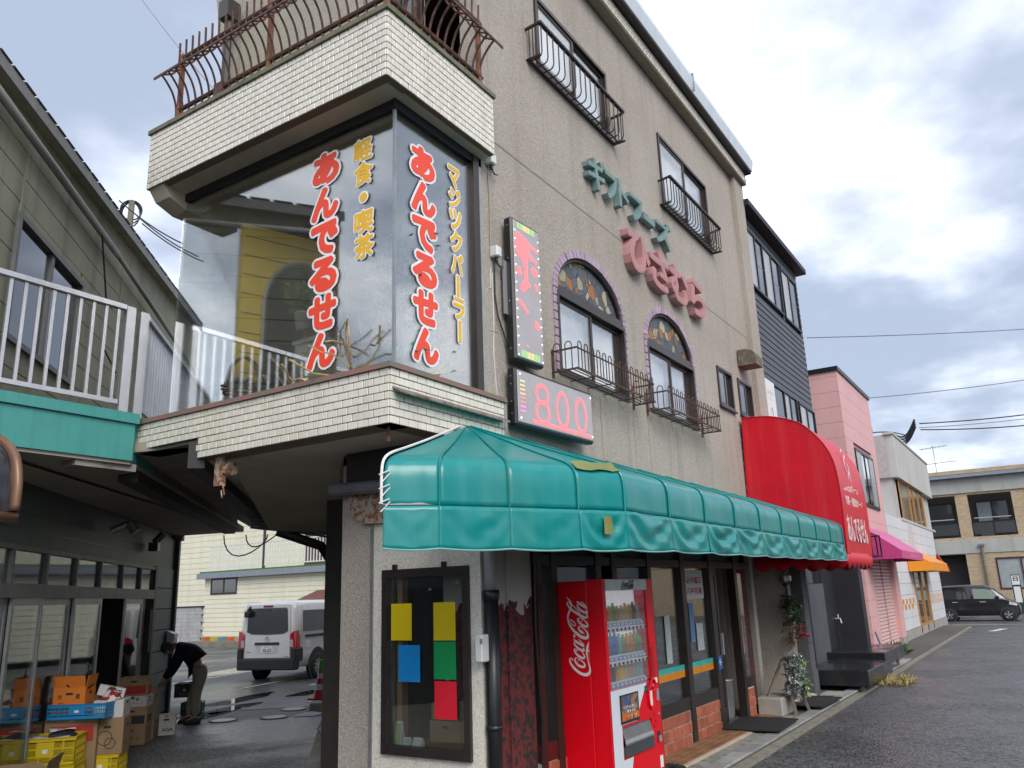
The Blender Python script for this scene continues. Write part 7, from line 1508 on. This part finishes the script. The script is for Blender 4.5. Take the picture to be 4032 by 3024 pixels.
lg2 = thing('driftwood', 'pale driftwood log leaning inside the bay', 'driftwood', (.48,.80,FZ)); MB().tube([(0,0,0),(.06,-.05,.3),(.10,-.14,.62),(.12,-.2,.85)], [.07,.08,.065,.05], 9).build('log', mat('pale_driftwood', (.34,.29,.21), .85, bump=.6, bscale=25), lg2, True)
cl_ = thing('glass_pyramid', 'small pale glass pyramid near the sill', 'ornament', (.30,1.02,FZ)); m_ = MB(); m_.add([(-.1,-.1,0),(.1,-.1,0),(.1,.1,0),(-.1,.1,0),(0,0,.22)], [(0,1,2,3),(0,1,4),(1,2,4),(2,3,4),(3,0,4)]); m_.build('pyramid', mat('pale_green_glass', (.42,.55,.52), .15), cl_)
# coloured cards on the display window
CARDS = [('yellow', (.68,.50,.0), .56,.80,1.57,1.89,'yellow card on the window, the one at the far left'),('blue', (.0,.22,.56), .465,.71,1.22,1.53,'blue card on the window below the left yellow one'),('yellow', (.68,.50,.0), .07,.31,1.57,1.89,'yellow card at the top of the right column on the window'),('green', (.0,.27,.07), .07,.31,1.25,1.56,'green card in the middle of the right column on the window'),('red', (.74,.01,.03), .068,.305,.93,1.235,'red card at the bottom of the right column on the window')]
for nme, c, y0, y1, z0, z1, lb in CARDS: tag(bx('coloured_card', .9385, .9425, y0, y1, z0, z1, mat('card_'+nme, c, .55, var=.03)), lb, 'card', 'coloured cards on the window')
# things behind the display window
for i, (y, z, w_, h, m_) in enumerate(((.10,.68,.34,.20,CARD),(.12,.885,.30,.18,CARD),(-.02,.69,.12,.5,CARD_W),(.45,.68,.36,.18,CARD),(.46,.865,.3,.14,CARD))):
    o = thing('carton', ['brown carton low on the right behind the display window','brown carton second up on the right behind the display window','tall white carton at the right edge behind the display window','brown carton low on the left behind the display window','brown carton on top at the left behind the display window'][i], 'carton', (1.42,y,z-.0), 0, 'cartons behind the display window'); bx('box_body', -.15, .15, -w_/2, w_/2, 0, h, m_, o, .004); bx('hand_hole', -.152, -.149, -.03, .03, h*.65, h*.75, INK, o)
bx('shelf_board', 1.1, 1.75, -.1, 1.0, .60, .677, WOOD, B); bx('dark_box_back', 2.0, 2.04, .3, 1.7, .1, 3.1, DARKIN, B)  # shelf, and the back of the dark box added against light leaks
for i, (y, z) in enumerate(((.62,2.0),(.30,2.05),(.05,1.9),(.40,1.6),(.42,1.2),(.45,1.0))): tag(bx('pinned_note', 1.30, 1.302, y, y+.035, z, z+.02, PAPER), 'tiny white note inside the display window, '+['highest on the left side','highest in the middle','at the upper right corner','between the two upper card rows','right of the blue card','lowest, below the blue card'][i], 'note', 'tiny notes inside the display window')
for i, (y, w_, h, c) in enumerate(((.80,.075,.20,(.42,.55,.2)),(.71,.08,.07,(.5,.52,.56)),(.60,.10,.075,(.6,.62,.66)))):
    o = thing('card_holder', ['clear holder with a green leaflet on the window sill','small clear holder of cards beside the green leaflet','clear holder of white cards, rightmost on the sill'][i], 'card holder', (.985,y-w_/2,.68), 0, 'card holders on the window sill'); m_ = MB(); m_.prism([(0,-w_/2,0),(.05,-w_/2,0),(.06,-w_/2,.03),(.03,-w_/2,h)], (0,w_,0)); m_.build('holder', PAPER, o); m_ = MB(); m_.prism([(-.003,-w_/2+.008,.01),(-.003,w_/2-.008,.01),(.012,w_/2-.008,h*.9),(.012,-w_/2+.008,h*.9)], (.004,0,0)); m_.build('leaflet', mat('leaflet%d' % i, c, .6), o)
# framed cream board behind the vending machine
o = thing('framed_board', 'cream board in a white frame standing inside the left shop window', 'board', (2.02,-.12,.64)); bx('panel', -.02, .34, -.01, .01, 0, .62, mat('cream_board', (.58,.46,.24), .7), o); f_ = MB(); f_.box(-.05,-.02,-.014,.014,-.02,.66); f_.box(.34,.37,-.014,.014,-.02,.66); f_.box(-.02,.34,-.013,.013,.62,.66); f_.box(-.02,.34,-.013,.013,-.02,0); f_.build('frame', PAPER, o)
# posters inside the shop glass
POS = [(4.85,5.02,1.05,1.62,(.50,.55,.52),'pale notice sheet on the shop window by the vending machine'),(5.70,5.86,1.25,1.75,(.12,.25,.45),'tall blue poster on the second shop window'),(5.92,6.16,1.13,1.48,(.5,.52,.54),'landscape photo poster on the second shop window'),(7.76,7.86,.95,1.45,(.62,.30,.05),'orange strip notice on the small right pane'),(7.72,7.80,1.75,2.1,(.62,.55,.1),'yellow notice on the small right pane')]
for x0, x1, z0, z1, c, lb in POS: tag(bx('window_poster', x0, x1, -.2115, -.2085, z0, z1, mat('poster_%d' % int(x0*100), c, .6, var=.15, scale=14)), lb, 'poster', 'posters in the shop windows')
o = thing('notice_board', 'white notice with rows of red characters inside the second shop window', 'notice', (5.58,-.213,1.80)); bx('sheet', 0, .72, 0, .003, 0, .38, PAPER, o)
for j, s in enumerate(('込中国三','川中百員')): letter('print', s, (.1,.66,.20-.14*j,.29-.14*j), lambda u, v, d: (u, -.001-d, v), INKR, o, .02, .001)
# bin, mats
o = thing('metal_bin', 'galvanised ribbed bin inside the shop doorway', 'bin', (7.28,-.02,.09)); MB().lathe([(.001,0),(.12,0),(.125,.05),(.14,.52),(.15,.53),(.15,.55),(.135,.55),(.12,.05),(.001,.04)], 24).build('bin_body', ALU_G, o, True)
for k in range(18): q = MB(); a = 2*math.pi*k/18; q.bar((.126*math.cos(a),.126*math.sin(a),.06),(.14*math.cos(a),.14*math.sin(a),.48),.012); q.build('rib', ALU_G, o)
MATM = mat('black_rubber_mat', (.02,.02,.021), .7, bump=.8, bscale=120)
for lb, x0, x1, y0, y1, z, rz in (('black rubber doormat before the sliding shop door',6.45,7.55,-.98,-.22,.085,R(2)),('black rubber doormat before the cafe entrance',8.75,9.95,-1.06,-.42,.105,R(-2))):
    o = thing('doormat', lb, 'doormat', ((x0+x1)/2,(y0+y1)/2,z), rz, 'black doormats'); hx, hy = (x1-x0)/2, (y1-y0)/2; bx('mat', -hx, hx, -hy, hy, 0, .014, MATM, o, .005); q = MB()
    for a, b in (((-hx,-hy),(hx,-hy)),((hx,-hy),(hx,hy)),((hx,hy),(-hx,hy)),((-hx,hy),(-hx,-hy))): q.bar((*a,.014),(*b,.014),.035,.012)
    q.build('rim', MATM, o)
# old tyre by the vending machine
o = thing('tyre_weight', 'black rubber tyre base lying behind the vending machine foot', 'tyre', (3.62,-.62,.05)); MB().lathe([(.08,.0),(.21,.0),(.235,.04),(.21,.09),(.08,.09),(.08,0)], 26).build('ring', TYRE, o, True)
for k in range(12): q = MB(); a = 2*math.pi*k/12; q.bar((.10*math.cos(a),.10*math.sin(a),.092),(.20*math.cos(a+.2),.20*math.sin(a+.2),.092),.012,.01); q.build('tread_block', TYRE, o)
# easel with wrapped bouquet, lamp with wreath
o = thing('easel_bouquet', 'foil wrapped bouquet on a wooden easel beside the entrance', 'bouquet', (8.42,-.74,.05)); o.scale = (1.25,1.25,1.0); WD = mat('grey_wood', (.19,.16,.12), .8); q = MB()
for a, b in (((-.12,-.02,0),(.02,.1,.80)),((.20,-.10,0),(.06,.08,.80)),((-.18,.38,.0),(.03,.12,.78)),((-.05,0.05,.24),(.17,0.0,.24))): q.bar(a, b, .028)
q.build('easel', WD, o); r = random.Random(8); fo = MB(); gr_ = MB(); br_ = MB()
for k in range(230):
    a = r.uniform(0,6.28); h = r.uniform(-.34,.36); rr = .20*math.sqrt(max(.02,1-(h/.38)**2))*r.uniform(.6,1.1); c_ = Vector((.05+rr*math.cos(a)*.9, -.02+rr*math.sin(a)*.45, .52+h*.85)); leafmesh(fo, c_, rdir(r)+Vector((math.cos(a),math.sin(a),0))*.5, r.uniform(.07,.16), r.uniform(.04,.09))
for k in range(60): c_ = Vector((.05+r.uniform(-.15,.15), -.10+r.uniform(-.05,.05), .46+r.uniform(-.15,.30))); leafmesh(gr_, c_, rdir(r), .09, .04)
fo.build('foil_wrap', mat('silver_foil', (.62,.66,.66), .18, .75, var=.2, scale=12), o); gr_.build('leaves', mat('pale_green_flower', (.20,.30,.08), .6), o)
o = thing('wall_lantern', 'glass wall lantern on the pillar by the entrance', 'lamp', (10.28,-.30,1.95)); q = MB(); q.tube([(0,0,-.35),(0,0,.0)], .014, 6); q.tube([(0,0,-.02),(.06,.03,-.02)], .02, 6); q.build('stem', WROUGHT, o); MB().lathe([(.05,0),(.10,.06),(.11,.15),(.06,.22),(.001,.26)], 6).build('globe', glass('lantern_glass', (.9,.92,.92), .05, 1.5, 1.5, .12), o); MB().lathe([(.001,-.01),(.08,0),(.05,.02),(.001,.02)], 8).build('cap', WROUGHT, o); MB().lathe([(.001,.02),(.02,.06),(.03,.12),(.001,.16)], 8).build('bulb', PAPER, o)
o = thing('hanging_wreath', 'ivy and dried flower wreath hanging below the wall lantern', 'wreath', (10.24,-.36,1.12)); o.scale = (1.35,1.3,1.0); r = random.Random(9); iv = MB(); dy = MB(); rd = MB()
for k in range(170):
    h = r.uniform(.15,.62); c_ = Vector((r.uniform(-.14,.14)*(1-.4*abs(h-.35)), r.uniform(-.10,.10), h)); leafmesh(iv, c_, rdir(r), r.uniform(.06,.12), r.uniform(.04,.08))
for k in range(120): c_ = Vector((r.uniform(-.17,.17), r.uniform(-.11,.11), r.uniform(-.18,.18))); leafmesh(dy, c_, rdir(r), r.uniform(.06,.12), .03)
for c0 in ((-.05,-.12,.08),(.05,-.12,-.02),(-.1,-.1,-.04)):
    rd = MB()
    for k in range(14): leafmesh(rd, Vector(c0)+rdir(r)*.03, rdir(r), .06, .05)
    rd.build('red_flower', mat('crimson_flower', (.42,.02,.06), .6), o)
iv.build('ivy', LEAF, o); dy.build('dried_flowers', mat('brown_dried', (.22,.13,.06), .8, var=.3, scale=20), o)
# weeds, planter plants, debris
def tuft(label, loc, n, h, m_, name='weed_tuft', seed=2, sp=.2):
    o = thing(name, label, 'weeds', loc); r = random.Random(seed); q = MB()
    for k in range(n): leafmesh(q, Vector((r.uniform(-sp,sp), r.uniform(-sp*.5,sp*.5), 0)), Vector((r.uniform(-.8,.8), r.uniform(-.8,.8), r.uniform(.2,1))), h*r.uniform(.5,1.2), h*.12)
    q.build('blades', m_, o)
tuft('dry straw coloured weeds beside the black platform', (13.2,-1.45,0), 130, .22, mat('straw', (0,0,0)), seed=4, sp=.45); tuft('green weeds at the foot of the pink shutter', (19.9,-.55,.05), 90, .38, LEAF, seed=5, sp=.4)
o = thing('garden_hose', 'thin blue hose leaning against the black fin wall', 'hose', (17.6,-.4,.05)); MB().tube([(0,0,.7),(.3,-.05,.3),(.8,-.1,.05),(1.4,-.05,.1)], .02, 6).build('hose', mat('blue_hose', (.05,.25,.4), .5), o)
o = thing('floor_board', 'loose grey board lying below the platform edge', 'board', (10.9,-.75,.05)); bx('board', -.28, .28, -.18, .18, 0, .02, CONC, o)
# cones, concrete block, hoses and puddles in the lane
def cone(label, loc, green):
    o = thing('traffic_cone', label, 'traffic cone', loc, R(20), 'traffic cones'); CRD = mat('cone_red', (.55,.02,.02), .5); CWH = mat('cone_white', (.68,.66,.62), .5)
    bx('base', -.18, .18, -.18, .18, 0, .03, CRD, o); zz = [.03,.17,.27,.37,.47,.57,.66]; 
    for i in range(6): a, b = zz[i], zz[i+1]; rr = lambda z: .14-.115*z/.66; MB().lathe([(rr(a),a),(rr(b),b)], 18).build('band', (CRD if i % 2 == 0 else CWH), o, True)
    if green: MB().lathe([(.058,.5),(.04,.70),(.001,.71)], 14).build('green_cap', mat('green_film', (.05,.42,.04), .5), o, True)
cone('red and white traffic cone with a green top beside the downpipe', onz(.16,(1262,2752)), True); cone('red and white traffic cone half hidden behind the green topped one', onz(.16,(1288,2712)), False)
o = thing('kerb_block', 'concrete wheel block with yellow marking under the cone', 'concrete block', onz(0,(1268,2790)), R(43)); bx('block', -.55, .55, -.2, .2, 0, .16, CONC, o, .02); bx('yellow_mark', -.555, -.35, -.205, .0, .02, .15, YELP, o)
lk = MB(); lk.prism([L0+AV*.3+Vector((0,0,.0)), L0+AV*7+Vector((0,0,0)), L0+AV*7-AN*.42, L0+AV*.3-AN*.42], (0,0,.07)); tag(lk.build('lane_kerb', mat('lane_kerb_concrete', (.44,.42,.38), .85, bump=.3, dirt=((.25,.24,.21), .5, .75, 3))), kind='structure')
for k in range(4): o = tag(MB().tube([L0+AV*(3.3+.1*k)-AN*.2+Vector((0,0,.08+.0)), L0+AV*(3.35+.1*k)-AN*(.26+.03*k)+Vector((0,0,.3)), L0+AV*(3.45+.09*k)-AN*.18+Vector((0,0,.55))], .016, 6).build('grey_conduit', ALU_G), ['grey conduit offcut by the lane wall, nearest the street','grey conduit offcut by the lane wall, second from the street','grey conduit offcut by the lane wall, third from the street','grey conduit offcut by the lane wall, nearest the cone'][k], 'conduit', 'conduit offcuts by the lane wall')
o = tag(MB().sheet([[(6.0+.3*r_*math.cos(a)*(1+.2*math.sin(3*a)), 7.15+.22*r_*math.sin(a), .05*(1-r_)+.004) for a in [i*math.pi/8 for i in range(17)]] for r_ in (.05,.5,1)]).build('snow_patch', mat('dirty_snow', (.62,.63,.64), .8)), 'small patch of dirty white snow by the concrete block', 'snow')
for i, (x, y) in enumerate(((4.9,8.1),(5.5,7.5),(6.4,8.0),(7.4,8.4))):
    o = thing('manhole_cover', ['round manhole cover by the man\'s feet','round manhole cover nearest the snow patch','round manhole cover in the lane mouth towards the van','round manhole cover farthest along towards the van'][i], 'manhole cover', (x,y,.0), 0, 'manhole covers'); MB().lathe([(.001,.012),(.2,.012),(.2,.0)], 22).build('lid', mat('grey_iron', (.30,.31,.32), .4, .4), o); MB().lathe([(.2,.013),(.24,.013),(.24,0)], 22).build('ring', CONC, o)
PUD = mat('rain_puddle', (.03,.032,.035), .03, spec=.8, var=0)
for i, (x, y, a, b) in enumerate(((7.2,10.4,1.1,.35),(9.2,10.0,1.5,.3),(6.0,9.3,.8,.3),(5.0,8.9,.7,.25),(12.5,17,2.2,.7))):
    q = MB(); q.add([(x+a*math.cos(t)*(1+.2*math.sin(3*t+i)), y+b*math.sin(t)*(1+.2*math.cos(2*t))+a*.3*math.cos(t), .008) for t in [k*math.pi/12 for k in range(24)]], [tuple(range(24))]); tag(q.build('puddle', PUD), kind='structure')

# ================================================================ ACROSS THE STREET (added out of view to fill the shop window reflections)
OP = thing('added_opposite_building', 'tan building added across the street to fill the shop window reflections', 'building', (14,-34,0))
bx('wall', -16, 18, -6, 0, 0, 6.2, mat('opposite_tan', (.36,.29,.20), .8, var=.1, scale=.6), OP); bx('roof', -16.4, 18.4, -6.4, .5, 6.2, 6.6, mat('slate_roof', (0,0,0)), OP)
for i in range(9):
    for z in (1.0,4.0): q = bx('window', -14.5+i*3.6, -12.8+i*3.6, .0, .06, z, z+1.5, BRONZE, OP); bx('glazing', -14.4+i*3.6, -12.9+i*3.6, .06, .07, z+.1, z+1.4, GLASS_DK, q)
OP = thing('added_opposite_building', 'grey building added at the far end across the street to darken reflections above the vending machine', 'building', (60,-36,0))
bx('wall', -20, 24, -8, 0, 0, 8, mat('opposite_grey', (.22,.22,.21), .8, var=.1, scale=.6), OP); bx('roof', -20.4, 24.4, -8.4, .5, 8, 8.4, mat('slate_roof', (0,0,0)), OP)
for i in range(10):
    for z in (1.2,4.6): q = bx('window', -18.5+i*4.2, -16.2+i*4.2, .0, .06, z, z+1.7, BRONZE, OP); bx('glazing', -18.4+i*4.2, -16.3+i*4.2, .06, .07, z+.1, z+1.6, GLASS_DK, q)
HG = thing('hedge', 'clipped green hedge added along the opposite lot to fill the shop window reflections', 'hedge', (6,-27,0)); q = MB(); r = random.Random(31)
for k in range(2600): leafmesh(q, Vector((r.uniform(-14,22), r.uniform(-.7,.7), r.uniform(.1,2.1+.3*math.sin(k)))), rdir(r), .5, .3)
q.build('foliage', LEAFD, HG); bx('stems', -14, 22, -.3, .3, 0, 1.5, LEAFD, HG)
